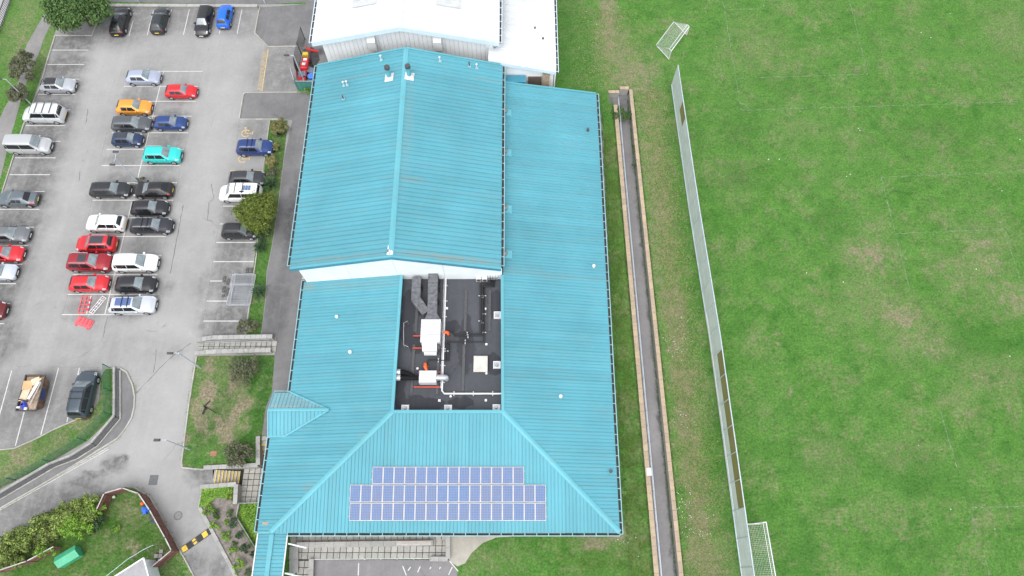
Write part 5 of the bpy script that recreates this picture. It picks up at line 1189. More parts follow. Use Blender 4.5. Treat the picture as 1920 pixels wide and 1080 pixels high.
    D['bars'] = [me(MB().bar((lerp(c.wt, c.rr, f), -p['wr'], H + .08), (lerp(c.wt, c.rr, f), p['wr'], H + .08), .07, .04), 'roof_bar') for f in (.2, .48, .76)]
    D['door_seam'] = [me(MB().bar((mid, s_ * (w * 1.004), .34), (mid, s_ * (w * .99 + .002), p['belt'] - .06), .014), 'door_seam') for s_ in (1, -1)]
    D['handle'] = [me(MB().bbox(xx, xx + .17, s_ * w - .015, s_ * w + .03, p['belt'] - .14, p['belt'] - .1, .008), 'door_handle') for s_ in (1, -1) for xx in (mid + .08, mid - (.95 if L > 4 else .0) + .0)]
    D['wiper'] = [me(MB().bar(tuple(c.ev(lerp(c.cw, c.wt, .1), 6.6, 1) + Vector((0, -.05, .025))), tuple(c.ev(lerp(c.cw, c.wt, .16), 5.8, -1) + Vector((0, 0, .03))), .02), 'wiper')]
    D['c'] = c
    PROTO[k] = D; return D
def make_car(name, kind, col, px, py, ang, label, cat='car', opts=(), metal=.2, scale=1.0, group='cars parked in the car park'):
    D = car_meshes(kind); x, y = at(px, py, .75)
    t = empty(name, (x, y, .018), label, cat, group); t.rotation_euler = (0, 0, R(ang)); t.scale = (scale, scale, scale)
    pm = col if isinstance(col, bpy.types.Material) else paint('car_paint', col, metal)
    def pt(nm, me, mat, sm=35, parent=None, loc=None, rot=None):
        o = bpy.data.objects.new(nm, me); C.objects.link(o); o.parent = parent or t
        if not me.materials: me.materials.append(mat)
        elif me.materials[0] != mat: o.material_slots[0].link = 'OBJECT'; o.material_slots[0].material = mat
        if loc: o.location = loc
        if rot: o.rotation_euler = rot
        if sm and not me.polygons[0].use_smooth: smooth(o, sm)
        return o
    b = pt('body', D['body'], pm, 38)
    pt('windscreen', D['windscreen'], M['carglass']); pt('rear_window', D['rear'], M['sideglass'])
    for i, me in enumerate(D['side']):
        if 'panelvan' in opts and i % 3 == 2: continue
        pt('side_window', me, M['sideglass'])
    for me in D['hl']: pt('headlight', me, M['hl'])
    for me in D['tl']: pt('tail_light', me, M['tl'])
    pt('grille', D['grille'], M['black']); pt('bumper', D['bumper_f'], M['black']); pt('bumper', D['bumper_r'], M['black'])
    pt('number_plate', D['plate_f'], M['plate_w'], 0); pt('number_plate', D['plate_r'], M['plate_y'], 0)
    for xx, s_ in D['wheelpos']:
        tw = D['w'] - .10; rot = (0, 0, 0) if s_ > 0 else (0, 0, math.pi)
        wl = pt('wheel', D['tyre'], M['tyre'], 40, None, (xx, s_ * tw, D['r']), rot); pt('rim', D['rim'], M['rim'], 40, wl)
        pt('wheel_arch', D['arch'], M['black'], 40, None, (xx, s_ * (D['w'] - .012) - .01, D['r'] + .02))
    for me in D['mirror']: pt('wing_mirror', me, pm if 'blackmirror' not in opts else M['black'])
    for me in D['door_seam']: pt('door_seam', me, M['black'], 0)
    for me in D['handle'][:4]: pt('door_handle', me, pm, 0)
    pt('wiper', D['wiper'][0], M['black'], 0)
    if 'rails' in opts:
        for me in D['rail']: pt('roof_rail', me, M['steel'])
    if 'blackrails' in opts:
        for me in D['rail']: pt('roof_rail', me, M['black'])
    if 'sunroof' in opts: pt('sunroof', D['sunroof'], M['sunglass'])
    if 'pano' in opts: pt('sunroof', D['pano'], M['sunglass'])
    if 'bluepano' in opts: pt('sunroof', D['pano'], M['blueglass'])
    if 'blackroof' in opts: pt('roof_skin', D['roofskin'], M['blackpaint'])
    if 'whiteroof' in opts: pt('roof_skin', D['roofskin'], M['white'])
    if 'bars' in opts:
        for me in D['bars'][:2]: pt('roof_bar', me, M['black'])
    if 'bars3' in opts:
        for me in D['bars']: pt('roof_bar', me, M['black'])
    if 'clad' in opts:
        for me in D['sill']: pt('sill_trim', me, M['black'])
    return t, D
M['sunglass'] = simple('dark_sunroof_glass', (.03, .034, .042), .12, spec=.9); M['blueglass'] = simple('blue_sunroof_glass', (.07, .12, .28), .12, spec=.9); M['blackpaint'] = paint('black_roof_paint', (.02, .02, .022), 0)
BK = (.013, .013, .016); GR = (.075, .085, .095); SV = (.42, .44, .47); WH = (.72, .72, .71); RD = (.5, .012, .02); DR = (.28, .012, .022); NV = (.014, .025, .075)
ct = lambda a, b, c, d: ((a + c) / 2, (b + d) / 2)
cars = [
 ('coupe', (.009, .009, .011), ct(204, 11, 244, 65), 90, 'glossy black fastback car under the big tree at the top left', ('pano',), 0),
 ('hatch', (.035, .04, .047), ct(278, 12, 319, 61), 90, 'dark grey hatchback nose in at the top wall, second from the left', (), .3),
 ('estate', BK, ct(364, 9, 399, 67), -90, 'black car with black roof facing out of the top row beside the blue one', ('blackroof',), 0),
 ('city', (.008, .13, .62), ct(405, 6, 437, 52), 90, 'bright blue small tall car nose in at the top wall', (), .1),
 ('hatch', SV, ct(74, 143, 143, 175), 0, 'silver hatchback with black roof in the left column', ('blackroof',), .3),
 ('van', (.62, .64, .66), ct(42, 196, 122, 232), 180, 'pale silver camper van with roof bars parked nose to the left kerb', ('bars3', 'rails'), .2),
 ('van', (.45, .46, .47), ct(10, 252, 101, 292), 0, 'silver passenger van with its tail over the left kerb', (), .3),
 ('saloon', (.13, .155, .175), ct(-3, 356, 67, 387), 180, 'steel grey coupe nose in by the left frame edge', (), .4),
 ('estate', (.17, .18, .19), ct(-25, 422, 55, 455), 0, 'mid grey car half out of the picture above the red one on the left', (), .4),
 ('hatch', RD, ct(-28, 458, 43, 492), 0, 'bright red hatchback half out of the picture at the left edge', (), 0),
 ('hatch', (.5, .54, .6), ct(-42, 494, 30, 525), 0, 'pale silver blue car half out of the picture below the red hatchback', (), .2),
 ('suv', (.13, .01, .012), ct(-66, 564, 10, 597), 0, 'dark maroon car mostly outside the left edge of the picture', (), .1),
 ('hatch', (.36, .4, .5), ct(236, 128, 301, 160), 0, 'pale silver blue hatchback alone at the top of the middle rows', (), .3),
 ('hatch', (.72, .3, .04), ct(218, 185, 284, 215), 0, 'metallic orange hatchback in the middle rows', (), .2),
 ('estate', (.1, .11, .12), ct(210, 215, 283, 247), 0, 'dark silver grey estate car just below the orange hatchback', (), .4),
 ('city', (.012, .03, .08), ct(208, 246, 269, 275), 0, 'navy small car with black folding roof panel below the grey estate', ('pano',), .1),
 ('estate', (.022, .024, .028), ct(172, 339, 241, 370), 0, 'charcoal black hatchback left of the little planter', (), .2),
 ('suv', WH, ct(159, 400, 238, 436), 180, 'white rounded crossover with black lower trim facing left', ('clad', 'rails'), 0),
 ('suv', (.48, .012, .02), ct(143, 439, 218, 474), 180, 'bright red crossover with big black glass roof facing left', ('pano', 'rails', 'clad'), 0),
 ('suv', DR, ct(125, 474, 212, 509), 0, 'dark red seven seat car with sunroof and silver rails', ('sunroof', 'rails'), .15),
 ('hatch', RD, ct(130, 515, 204, 546), 0, 'red hatchback above the barrier panels lying on the ground', (), 0),
 ('hatch', (.52, .012, .02), ct(310, 155, 368, 185), 0, 'red small hatchback alone right of the middle line near the top', (), 0),
 ('hatch', (.015, .045, .17), ct(289, 214, 349, 244), 0, 'mid blue hatchback right of the grey estate', (), .1),
 ('suv', (.02, .5, .46), ct(270, 274, 339, 306), 0, 'turquoise crossover with matching roof rails and dark side pads', ('clad', 'rails'), 0),
 ('coupe', (.013, .012, .013), ct(253, 339, 319, 371), 180, 'black crossover facing left beside the little planter', (), 0),
 ('hatch', (.016, .017, .021), ct(246, 374, 315, 404), 0, 'black hatchback between two other black cars right of the middle line', (), .1),
 ('estate', (.028, .03, .037), ct(246, 407, 322, 438), 0, 'black estate car with silver rails and roof bars', ('rails', 'bars'), .2),
 ('mpv', WH, ct(210, 475, 299, 510), 0, 'white people carrier next to the dark red seven seater', ('rails',), 0),
 ('hatch', (.014, .015, .018), ct(216, 516, 293, 549), 0, 'glossy black hatchback above the silver car with blue glass roof', (), .1),
 ('estate', (.5, .53, .57), ct(204, 554, 293, 588), 0, 'silver estate car with blue glass roof at the bottom of the middle rows', ('bluepano', 'bars'), .2),
 ('suv', (.014, .04, .16), ct(443, 259, 513, 293), 0, 'blue boxy family car with roof bars in the disabled bay', ('bars', 'rails'), .1),
 ('hatch', (.035, .038, .045), ct(430, 318, 496, 349), 0, 'charcoal hatchback just above the white camper van', (), .2),
 ('van', WH, ct(410, 342, 491, 382), 180, 'white camper van with small solar panels half under the tree', ('bars',), 0),
 ('suv', (.016, .017, .021), ct(419, 416, 481, 449), 0, 'black compact off-roader with bonnet under the tree', ('blackrails',), 0),
 ('mpv', (.055, .075, .095), ct(129, 697, 183, 781), 90, 'slate blue van with roof bars parked upright beside the grass verge', ('bars', 'blackrails'), .3),
]
scales = {0: 1.02, 15: .97, 16: .98, 21: .92, 22: .93, 30: .98, 33: .93, 34: 1.08, 29: 1.05, 27: 1.05, 19: 1.08, 20: 1.0, 28: 1.03, 3: 1.02, 12: 1.0, 5: 1.0, 32: .97}
for i, (k, c, (px, py), ang, lab, op, mt) in enumerate(cars):
    t, D = make_car('parked_van' if k == 'van' else 'parked_car', k, c, px, py, ang + random.uniform(-1, 1), lab, 'van' if k == 'van' else 'car', op, mt, scales.get(i, 1))
    if i == 32:
        for j in range(3):
            o = obj('roof_solar_panel', MB().bbox(-1.0 - j * .32, -.72 - j * .32, -.3, .35, 1.99, 2.02, .01), M['pv'], None); o.parent = t
        o = obj('roof_window', MB().bbox(-.9, -.4, .42, .62, 1.98, 2.03, .02), M['black'], None); o.parent = t
    if i == 5:
        m = MB()
        for q in range(6): m.bar((-2.32 - q * .02, -.1, 1.9 - q * .2), (-2.32 - q * .02, -.55, 1.9 - q * .2), .03)
        m.bar((-2.3, -.1, 1.98), (-2.46, -.1, .8), .03).bar((-2.3, -.55, 1.98), (-2.46, -.55, .8), .03); o = obj('rear_ladder', m, M['darkgrey'], None); o.parent = t

# ------------------------------------------------------------------ vegetation
M['leaf_mid'] = mat_leaf('leaves_mid_green', (.02, .05, .012), (.055, .11, .03), (.12, .18, .06), 1.15)
M['leaf_yellow'] = mat_leaf('leaves_olive_yellow', (.03, .045, .01), (.105, .15, .025), (.24, .28, .06), 1.0)
M['leaf_bright'] = mat_leaf('leaves_bright_green', (.04, .11, .01), (.13, .26, .03), (.28, .42, .07), 1.05)
M['leaf_dark'] = mat_leaf('leaves_dark_green', (.012, .03, .012), (.035, .07, .03), (.075, .12, .055))
M['leaf_grey'] = mat_leaf('leaves_grey_olive', (.05, .06, .035), (.12, .13, .075), (.2, .21, .13), .95)
M['leaf_russet'] = mat_leaf('leaves_russet', (.07, .05, .03), (.12, .13, .045), (.2, .16, .08))
M['straw'] = mat_leaf('dry_grass_blades', (.06, .12, .025), (.16, .17, .07), (.3, .26, .15))
def leaf_mesh(clumps, n, size, seed, flat=.5, shell=.6):
    "n small leaves spread through a set of clump spheres (x, y, z, r, squash)"
    rnd = random.Random(seed); m = MB(); tot = sum(c[3] ** 2 for c in clumps); V = m.v; F = m.f
    for c in clumps:
        k = int(n * c[3] ** 2 / tot)
        for _ in range(k):
            while 1:
                d = Vector((rnd.gauss(0, 1), rnd.gauss(0, 1), rnd.gauss(0, 1)));
                if d.length > .1: break
            d.normalize(); r = c[3] * (shell + (1 - shell) * rnd.random()) * rnd.uniform(.85, 1.12)
            p = Vector((c[0] + d.x * r, c[1] + d.y * r, c[2] + d.z * r * c[4]))
            if p.z < .03: p.z = rnd.uniform(.03, .15)
            s_ = size * rnd.uniform(.6, 1.4); nn = (d + Vector((rnd.uniform(-1, 1), rnd.uniform(-1, 1), rnd.uniform(-.4, 1))) * .9).normalized()
            u = nn.cross(Vector((rnd.uniform(-1, 1), rnd.uniform(-1, 1), .3))); u = u.normalized() if u.length > .01 else Vector((1, 0, 0)); w = nn.cross(u)
            o = len(V); V += [tuple(p - u * s_), tuple(p - w * s_ * flat + nn * s_ * .15), tuple(p + u * s_), tuple(p + w * s_ * flat + nn * s_ * .15)]; F.append((o, o + 1, o + 2, o + 3))
    return m
def tree(name, label, px, py, rx, ry, h, mat, n=6000, size=.14, seed=1, z0=0, trunk_r=.14, nclump=26, cat='tree', group=None, low=.35, center_z=None, twig=True):
    "px,py: where the middle of the crown is seen; rx, ry crown radii in metres"
    cz = center_z or h * .6; x, y = at(px, py, cz + z0); rnd = random.Random(seed)
    t_ = empty(name, (x, y, z0), label, cat, group)
    cl = []
    for i in range(nclump * 2):
        a = rnd.uniform(0, math.tau); q = math.sqrt(rnd.random()) * .95 * (.86 + .14 * math.sin(3 * a + seed)); zz = cz + (h - cz) * .7 * (1 - q * q) * rnd.uniform(.5, 1) - (cz * (1 - low)) * rnd.random() * .6 * q
        cl.append((x + math.cos(a) * q * rx, y + math.sin(a) * q * ry, z0 + zz, min(rx, ry) * rnd.uniform(.13, .34), rnd.uniform(.6, .9)))
    if twig:
        tr = MB().tube([(x, y, z0), (x + .05, y, z0 + cz * .4), (x, y + .05, z0 + cz)], [trunk_r, trunk_r * .75, trunk_r * .4], 8); obj('trunk', tr, M['bark'], t_, 40)
        lb = MB()
        for c in cl[::3]: lb.tube([(x, y, z0 + cz * rnd.uniform(.3, .7)), ((x + c[0]) / 2, (y + c[1]) / 2, (z0 + cz * .6 + c[2]) / 2 + .1), (c[0], c[1], c[2])], [trunk_r * .4, trunk_r * .25, .015], 5, False)
        obj('limbs', lb, M['bark'], t_)
    cr = leaf_mesh(cl, int(n * 1.15), size, seed, shell=.3); obj('crown' if cat == 'tree' else 'foliage', cr, mat, t_)
    return t_
tree('broadleaf_tree', 'large dark green tree overhanging the top left corner of the car park', 143, 12, 4.4, 3.6, 5.5, M['leaf_mid'], 16000, .15, 2, nclump=60, trunk_r=.22)
tree('small_tree', 'upper of two sparse olive trees between the left footpath and the kerb', 42, 122, 1.6, 2.4, 3.2, M['leaf_grey'], 5600, .11, 3, nclump=24, trunk_r=.08)
tree('small_tree', 'lower of two sparse olive trees on the left, beside the pale camper van', 33, 176, 1.6, 1.3, 2.8, M['leaf_grey'], 4400, .11, 4, nclump=20, trunk_r=.08)
tree('bushy_tree', 'full yellow green tree leaning over the white camper van', 480, 396, 2.45, 2.5, 3.9, M['leaf_yellow'], 15000, .1, 5, nclump=70, trunk_r=.13)
tree('shrub', 'faint grey green open shrub near the top of the sloping lawn', 455, 692, 1.9, 1.7, 1.8, M['leaf_grey'], 2300, .09, 6, nclump=24, trunk_r=.05, cat='shrub')
tree('shrub', 'grey green open shrub at the lower right of the sloping lawn', 450, 850, 1.7, 1.5, 1.6, M['leaf_grey'], 2600, .09, 7, nclump=24, trunk_r=.05, cat='shrub')
tree('shrub', 'olive shrub at the foot of the planting strip above the slab walkway', 464, 611, 1.3, .9, 1.3, M['leaf_grey'], 2200, .09, 8, nclump=16, trunk_r=.04, cat='shrub')
tree('shrub', 'russet and green shrub at the top of the planting strip', 522, 238, 1.1, 1.35, 1.6, M['leaf_russet'], 3000, .09, 9, nclump=18, trunk_r=.05, cat='shrub')
tree('shrub', 'brownish green shrub just below the blue boxy car', 509, 302, .8, 1.3, 1.4, M['leaf_russet'], 2200, .09, 10, nclump=14, trunk_r=.05, cat='shrub')
tree('shrub', 'low russet shrub between two others in the planting strip', 515, 275, .7, .8, 1.0, M['leaf_russet'], 1300, .08, 31, nclump=10, trunk_r=.03, cat='shrub')
tree('shrub', 'grey green shrub tight above the broad spiky evergreen', 510, 322, .7, .8, 1.1, M['leaf_grey'], 1400, .08, 32, nclump=10, trunk_r=.03, cat='shrub')
tree('shrub', 'dark green shrub below the yellow green tree', 491, 437, .95, .9, 1.3, M['leaf_dark'], 2400, .09, 12, nclump=14, trunk_r=.05, cat='shrub')
tree('shrub', 'green bush under the teal netting by the machinery yard', 574, 171, 1.1, .55, 1.2, M['leaf_bright'], 1800, .08, 13, nclump=12, trunk_r=.04, cat='shrub')
tree('shrub', 'sprawling green climber hanging across the top of the sunken path', 1163, 216, 1.2, 1.3, 1.6, M['leaf_mid'], 1900, .08, 14, z0=TR_Z, nclump=16, trunk_r=.04, cat='shrub')
tree('shrub', 'small dark shrub against the wall right of the climber', 1178, 213, .5, .8, 1.6, M['leaf_dark'], 900, .08, 15, z0=TR_Z, nclump=8, trunk_r=.04, cat='shrub')
tree('shrub', 'upper small weed tuft growing from the field wall of the sunken path', 1188, 283, .35, .7, .9, M['leaf_mid'], 350, .07, 16, z0=TR_Z, nclump=6, trunk_r=.02, cat='shrub')
tree('shrub', 'lower small weed tuft growing from the field wall of the sunken path', 1190, 311, .4, .7, .9, M['leaf_dark'], 400, .07, 17, z0=TR_Z, nclump=6, trunk_r=.02, cat='shrub')
tree('shrub', 'scrappy weeds right of the lamp post in the middle planter', 262, 338, .65, .5, .6, M['leaf_grey'], 900, .06, 18, nclump=9, trunk_r=.02, cat='shrub')
tree('shrub', 'scrappy weeds below the lamp post in the middle planter', 248, 352, .4, .5, .5, M['leaf_grey'], 600, .06, 19, nclump=7, trunk_r=.02, cat='shrub')
def spiky(px, py, r, h, label, seed):
    rnd = random.Random(seed); x, y = at(px, py, .4); t_ = empty('spiky_shrub', (x, y, 0), label, 'shrub', 'spiky evergreen shrubs in the planting strip'); m = MB()
    for i in range(240):
        a = rnd.uniform(0, math.tau); e = rnd.uniform(.15, 1.35); L = r * rnd.uniform(.6, 1.15); w = .035
        bx, by = x + rnd.uniform(-.3, .3) * r, y + rnd.uniform(-.3, .3) * r
        mid = (bx + math.cos(a) * L * .55 * math.cos(e), by + math.sin(a) * L * .55 * math.cos(e), .1 + h * .75 * math.sin(e)); tip = (bx + math.cos(a) * L * math.cos(e) * 1.1, by + math.sin(a) * L * math.cos(e) * 1.1, .1 + h * (.9 * math.sin(e)))
        sx, sy = -math.sin(a) * w, math.cos(a) * w
        m.add([(bx - sx, by - sy, .02), (bx + sx, by + sy, .02), (mid[0] + sx, mid[1] + sy, mid[2]), (mid[0] - sx, mid[1] - sy, mid[2]), tip], [(0, 1, 2, 3), (3, 2, 4)])
    obj('foliage', m, M['leaf_dark'], t_); obj('flower_stalk', MB().tube([(x, y, 0), (x + .1, y + .05, h * 1.1)], .02, 5), M['bark'], t_)
for i, a in enumerate([(524, 246, .8, .9, 'spiky green clump at the front of the topmost russet shrub'), (507, 343, 1.15, 1.1, 'broad spiky evergreen just above the yellow green tree'), (488, 462, .85, .9, 'spiky blue green clump below the black compact off-roader'), (486, 545, 1.0, .9, 'spiky evergreen beside the stack of temporary fence panels')]): spiky(*a, 40 + i)
# hedge and garden planting
M['leaf_hedge'] = mat_leaf('leaves_mixed_hedge', (.07, .055, .03), (.09, .14, .03), (.26, .32, .08))
hp = [(0, 1035), (30, 1018), (60, 1003), (95, 985), (125, 968), (155, 958), (178, 952)]
t_ = empty('hedge', (*at(90, 1000), 0), 'long mixed green and russet hedge between the road and the garden', 'hedge'); cl = []; rnd = random.Random(9)
for i in range(260):
    u = rnd.random() * (len(hp) - 1); k = int(u); f = u - k; px = lerp(hp[k][0], hp[k + 1][0], f); py = lerp(hp[k][1], hp[k + 1][1], f); x, y = at(px, py, .9); hw = 1.35 - .3 * u / 6
    cl.append((x + rnd.uniform(-.5, .5), y + rnd.uniform(-hw, hw) * 1.0, rnd.uniform(.6, 1.4), rnd.uniform(.28, .5), .8))
obj('foliage', leaf_mesh(cl, 24000, .095, 21, shell=.5), M['leaf_hedge'], t_)
lb = MB()
for c in cl[::4]: lb.tube([(c[0], c[1], 0), (c[0] + .05, c[1], c[2])], [.03, .015], 5, False)
obj('stems', lb, M['bark'], t_)
tree('shrub', 'bright yellow green shrub spilling over the garden side of the hedge', 143, 986, 1.9, 1.2, 1.9, M['leaf_bright'], 5200, .1, 23, nclump=26, trunk_r=.06, cat='shrub')
tree('shrub', 'second bright green bush at the road end of the hedge', 172, 955, 1.5, .8, 1.7, M['leaf_bright'], 2600, .09, 24, nclump=16, trunk_r=.05, cat='shrub')
tree('shrub', 'dark shrub behind the bright hedge bush', 178, 985, .8, 1.3, 1.2, M['leaf_dark'], 2000, .08, 25, nclump=12, trunk_r=.05, cat='shrub')
tree('shrub', 'small pale green shrub in the middle of the garden lawn', 216, 992, .5, .45, .6, M['leaf_bright'], 500, .06, 26, nclump=7, trunk_r=.02, cat='shrub')
tree('shrub', 'climber hanging over the broken brown fence by the green box', 80, 1035, 1.3, .5, 1.9, M['leaf_bright'], 1700, .09, 27, nclump=12, trunk_r=.03, cat='shrub')
tree('shrub', 'climber on the brown fence at the very left of the garden', 30, 1055, 1.2, .6, 1.9, M['leaf_hedge'], 1700, .09, 28, nclump=12, trunk_r=.03, cat='shrub')
# plants in the mulch bed
bedp = [(392, 958, .62, 'leaf_bright', 'bright green round plant at the top left of the mulch bed'), (403, 983, .6, 'leaf_bright', 'bright green plant second down the kerb side of the mulch bed'), (423, 1006, .6, 'leaf_bright', 'bright green plant third down the kerb side of the mulch bed'), (437, 1034, .5, 'leaf_bright', 'small bright green plant fourth down the kerb side of the mulch bed'), (449, 1061, .75, 'leaf_bright', 'large bright green plant at the bottom of the mulch bed'),
        (438, 980, .55, 'leaf_dark', 'dark green plant nearest the zigzag kerb wall'), (450, 1004, .5, 'leaf_dark', 'dark green plant midway along the zigzag kerb wall'), (460, 1027, .55, 'leaf_dark', 'dark green plant near the foot of the zigzag kerb wall'), (477, 1038, .4, 'leaf_dark', 'small dark plant under the covered walkway edge'), (407, 962, .55, 'leaf_mid', 'straggly mid green plant beside the topmost bright one'),
        (430, 963, .45, 'leaf_mid', 'low green plant in the upper right of the mulch bed'), (466, 1076, .5, 'leaf_mid', 'green plant at the very bottom right of the mulch bed'), (424, 980, .3, 'leaf_bright', 'tiny lime plant in the middle of the mulch bed'), (431, 932, .4, 'leaf_yellow', 'yellow flowering plant in the top right corner of the mulch bed'), (441, 1018, .3, 'leaf_mid', 'tiny green plant between two larger ones low in the mulch bed')]
for i, (px, py, r, mt, lb_) in enumerate(bedp): tree('bedding_plant', lb_, px, py, r, r, r * 1.1, M[mt], int(1500 * r), .055, 60 + i, nclump=8, trunk_r=.02, cat='plant', group='plants in the mulch bed', center_z=r * .5)
def cover(name, poly_px, z, n, size, mat, h, seed, label, kind='stuff', hole=None):
    rnd = random.Random(seed); P = pts(poly_px, z); x0 = min(p[0] for p in P); x1 = max(p[0] for p in P); y0 = min(p[1] for p in P); y1 = max(p[1] for p in P); m = MB(); k = 0
    def inside(x, y):
        c = False
        for i in range(len(P)):
            (a, b), (c2, d) = P[i], P[i - 1]
            if (b > y) != (d > y) and x < (c2 - a) * (y - b) / (d - b) + a: c = not c
        return c
    while k < n:
        x, y = rnd.uniform(x0, x1), rnd.uniform(y0, y1); k += 1
        if not inside(x, y): continue
        s_ = size * rnd.uniform(.5, 1.4); a = rnd.uniform(0, math.tau); zz = z + rnd.uniform(.02, h); u = Vector((math.cos(a), math.sin(a), rnd.uniform(-.5, .5))) * s_; w = Vector((-math.sin(a), math.cos(a), rnd.uniform(-.5, .5))) * s_ * .5; p = Vector((x, y, zz))
        m.add([p - u, p - w, p + u, p + w], [(0, 1, 2, 3)])
    o = obj(name, m, mat); tag(o, label, None, None, kind); return o
cover('ground_cover', [(380, 917), (437, 912), (436, 935), (405, 933), (390, 948), (375, 952)], .04, 5200, .07, M['leaf_bright'], .28, 1, 'lime green ground cover at the top of the mulch bed')
cover('ground_cover', [(447, 945), (490, 944), (487, 1028), (476, 1026), (443, 970)], TZ + .05, 9000, .09, M['leaf_bright'], .55, 2, 'dense bright green planting in the sunken bed beside the walkway')
cover('ground_cover', [(382, 925), (441, 920), (440, 969), (470, 1028), (486, 1036), (486, 1110), (470, 1110), (380, 950)], .04, 2200, .045, M['leaf_mid'], .1, 3, 'small scattered weeds over the mulch')
# rough grass blades on the strip beyond the sunken path and scattered tufts on the field
def tufts(name, region, n, seed, hmax, mat, label):
    rnd = random.Random(seed); V = []; F = []
    for _ in range(n):
        x, y = region(rnd)
        if x is None: continue
        for b in range(3):
            a = rnd.uniform(0, math.tau); L = hmax * rnd.uniform(.4, 1.2); w = .012 + hmax * .05; bx, by = x + rnd.uniform(-.06, .06), y + rnd.uniform(-.06, .06); dx, dy = math.cos(a), math.sin(a); o = len(V)
            V += [(bx - dy * w, by + dx * w, .002), (bx + dy * w, by - dx * w, .002), (bx + dx * L * .8, by + dy * L * .8, L * .75)]; F.append((o, o + 1, o + 2))
    me = bpy.data.meshes.new(name); me.from_pydata(V, [], F); me.update(); o = obj(name, me, mat); return tag(o, label, None, None, 'stuff')
def fence_x(y): return 19.9 + (56.7 - y) * .0268
def strip_region(r):
    y = r.uniform(-3, 69); lo = xR(y) + .3 if y < 56 else 7; hi = fence_x(y) - .1 if y < 57 else 18; return r.triangular(lo, hi, (lo + hi) / 2 - .6), y
tufts('rough_grass', strip_region, 17000, 5, .13, M['straw'], 'rough straw coloured grass between the sunken path and the fence')
def field_region(r):
    y = r.uniform(-3, 72); return r.uniform(fence_x(y) + .4, 70), y
tufts('field_grass', field_region, 5000, 6, .05, M['leaf_mid'], 'short grass tufts scattered over the playing field')
def verge_region(r):
    y = r.uniform(-3, 55); k = r.random()
    return (xR(y) + .24 + abs(r.gauss(0, .08)), y) if k < .4 else ((xL(y) - .26 - abs(r.gauss(0, .08)), y) if k < .75 else (10.95 + r.gauss(0, .12), y))
tufts('edge_grass', verge_region, 4200, 15, .16, M['leaf_mid'], 'grass creeping over the edges of the coping stones')
def foot_region(r):
    y = r.uniform(-3, 55); return xR(y) - .22 - abs(r.gauss(0, .07)), y
tufts('path_weeds', foot_region, 1500, 16, .14, M['leaf_mid'], 'weeds along the foot of the wall in the sunken path').location.z = TR_Z
def kerb_region(r):
    P = [(369, 668), (354, 762), (342, 866), (383, 883), (252, 914), (282, 932), (310, 985), (345, 1045)] if r.random() < .5 else [(224, 690), (249, 722), (253, 744), (222, 821), (160, 860), (72, 913), (0, 954)]
    k = r.randrange(len(P) - 1)
    if P[k][0] == 383: k = 0
    a, b, t = P[k], P[k + 1], r.random(); x, y = at(a[0] + (b[0] - a[0]) * t, a[1] + (b[1] - a[1]) * t); return x + r.gauss(0, .16), y + r.gauss(0, .16)
tufts('kerb_weeds', kerb_region, 1500, 17, .1, M['leaf_hedge'], 'weeds and moss along the kerb edges')
def cluster_region(r):
    c = r.choice([(1270, 600), (1268, 640), (1272, 650), (1278, 780), (1283, 935), (1292, 950), (1288, 960), (1300, 985), (1310, 990), (1272, 790), (1170, 1020)]); x, y = at(*c); return x + r.gauss(0, .7), y + r.gauss(0, .8)
rnd = random.Random(8); m = MB()
for i in range(110):
    x, y = cluster_region(rnd); s_ = rnd.uniform(.02, .05); m.tube([(x, y, .06), (x, y, .085)], s_, 5)
for px, py in [(1343, 88), (1781, 26), (1727, 61), (1745, 71), (1612, 245), (1609, 241), (1440, 300), (1461, 299), (1441, 299), (1594, 327), (1587, 331), (1722, 835), (1782, 955), (1865, 992), (1893, 668), (1830, 505), (1581, 529), (1512, 512), (1912, 262), (1878, 358), (1159, 14), (1100, 22), (1119, 46)]:
    x, y = at(px, py); m.tube([(x, y, .02), (x, y, .07)], rnd.uniform(.03, .065), 6)
tag(obj('daisies', m, M['white']), 'tiny white daisies and specks in the grass', None, None, 'stuff')

# ------------------------------------------------------------------ things lying about the car park
# rubbish skip
sk = empty('rubbish_skip', (*at(72, 742), 0), 'rusty open skip heaped with rubbish in the lower left bays', 'skip')
sx, sy = at(72, 742); W_, L_ = 1.0, 1.85
SM = mat_asphalt('painted_rusty_steel', (.2, .12, .08), [], [], mott=.5, dk=(.06, .1, .16), coarse=1.6)
def P8(a, b, c, d): return None
tp, bt, hh = (W_, L_), (W_ - .12, L_ - .55), 1.25
V = [(sx - bt[0], sy - bt[1], .08), (sx + bt[0], sy - bt[1], .08), (sx + bt[0], sy + bt[1], .08), (sx - bt[0], sy + bt[1], .08), (sx - tp[0], sy - tp[1], hh), (sx + tp[0], sy - tp[1], hh), (sx + tp[0], sy + tp[1], hh), (sx - tp[0], sy + tp[1], hh)]
obj('skip_body', MB().add(V, [(0, 3, 2, 1), (0, 1, 5, 4), (1, 2, 6, 5), (2, 3, 7, 6), (3, 0, 4, 7)]), SM, sk)
rm = MB()
for a, b in ((4, 5), (5, 6), (6, 7), (7, 4)): rm.bar(V[a], V[b], .09)
for t in (.2, .5, .8):
    for sgn in (-1, 1): rm.bar((sx + sgn * (bt[0] + .02), sy + (t - .5) * 2 * bt[1], .1), (sx + sgn * (tp[0] + .03), sy + (t - .5) * 2 * tp[1] * .9, hh), .07)
obj('skip_rim', rm, M['darkgrey'], sk)
sp = obj('side_panel', MB().add([(sx + W_ + .0, sy - .6, .5), (sx + W_ + .0, sy + .5, .5), (sx + W_ + .05, sy + .5, 1.1), (sx + W_ + .05, sy - .6, 1.1)], [(0, 1, 2, 3)]), simple('blue_skip_panel', (.02, .05, .2), .5), sk); sp['label'] = 'dark blue name panel'
rnd = random.Random(4)
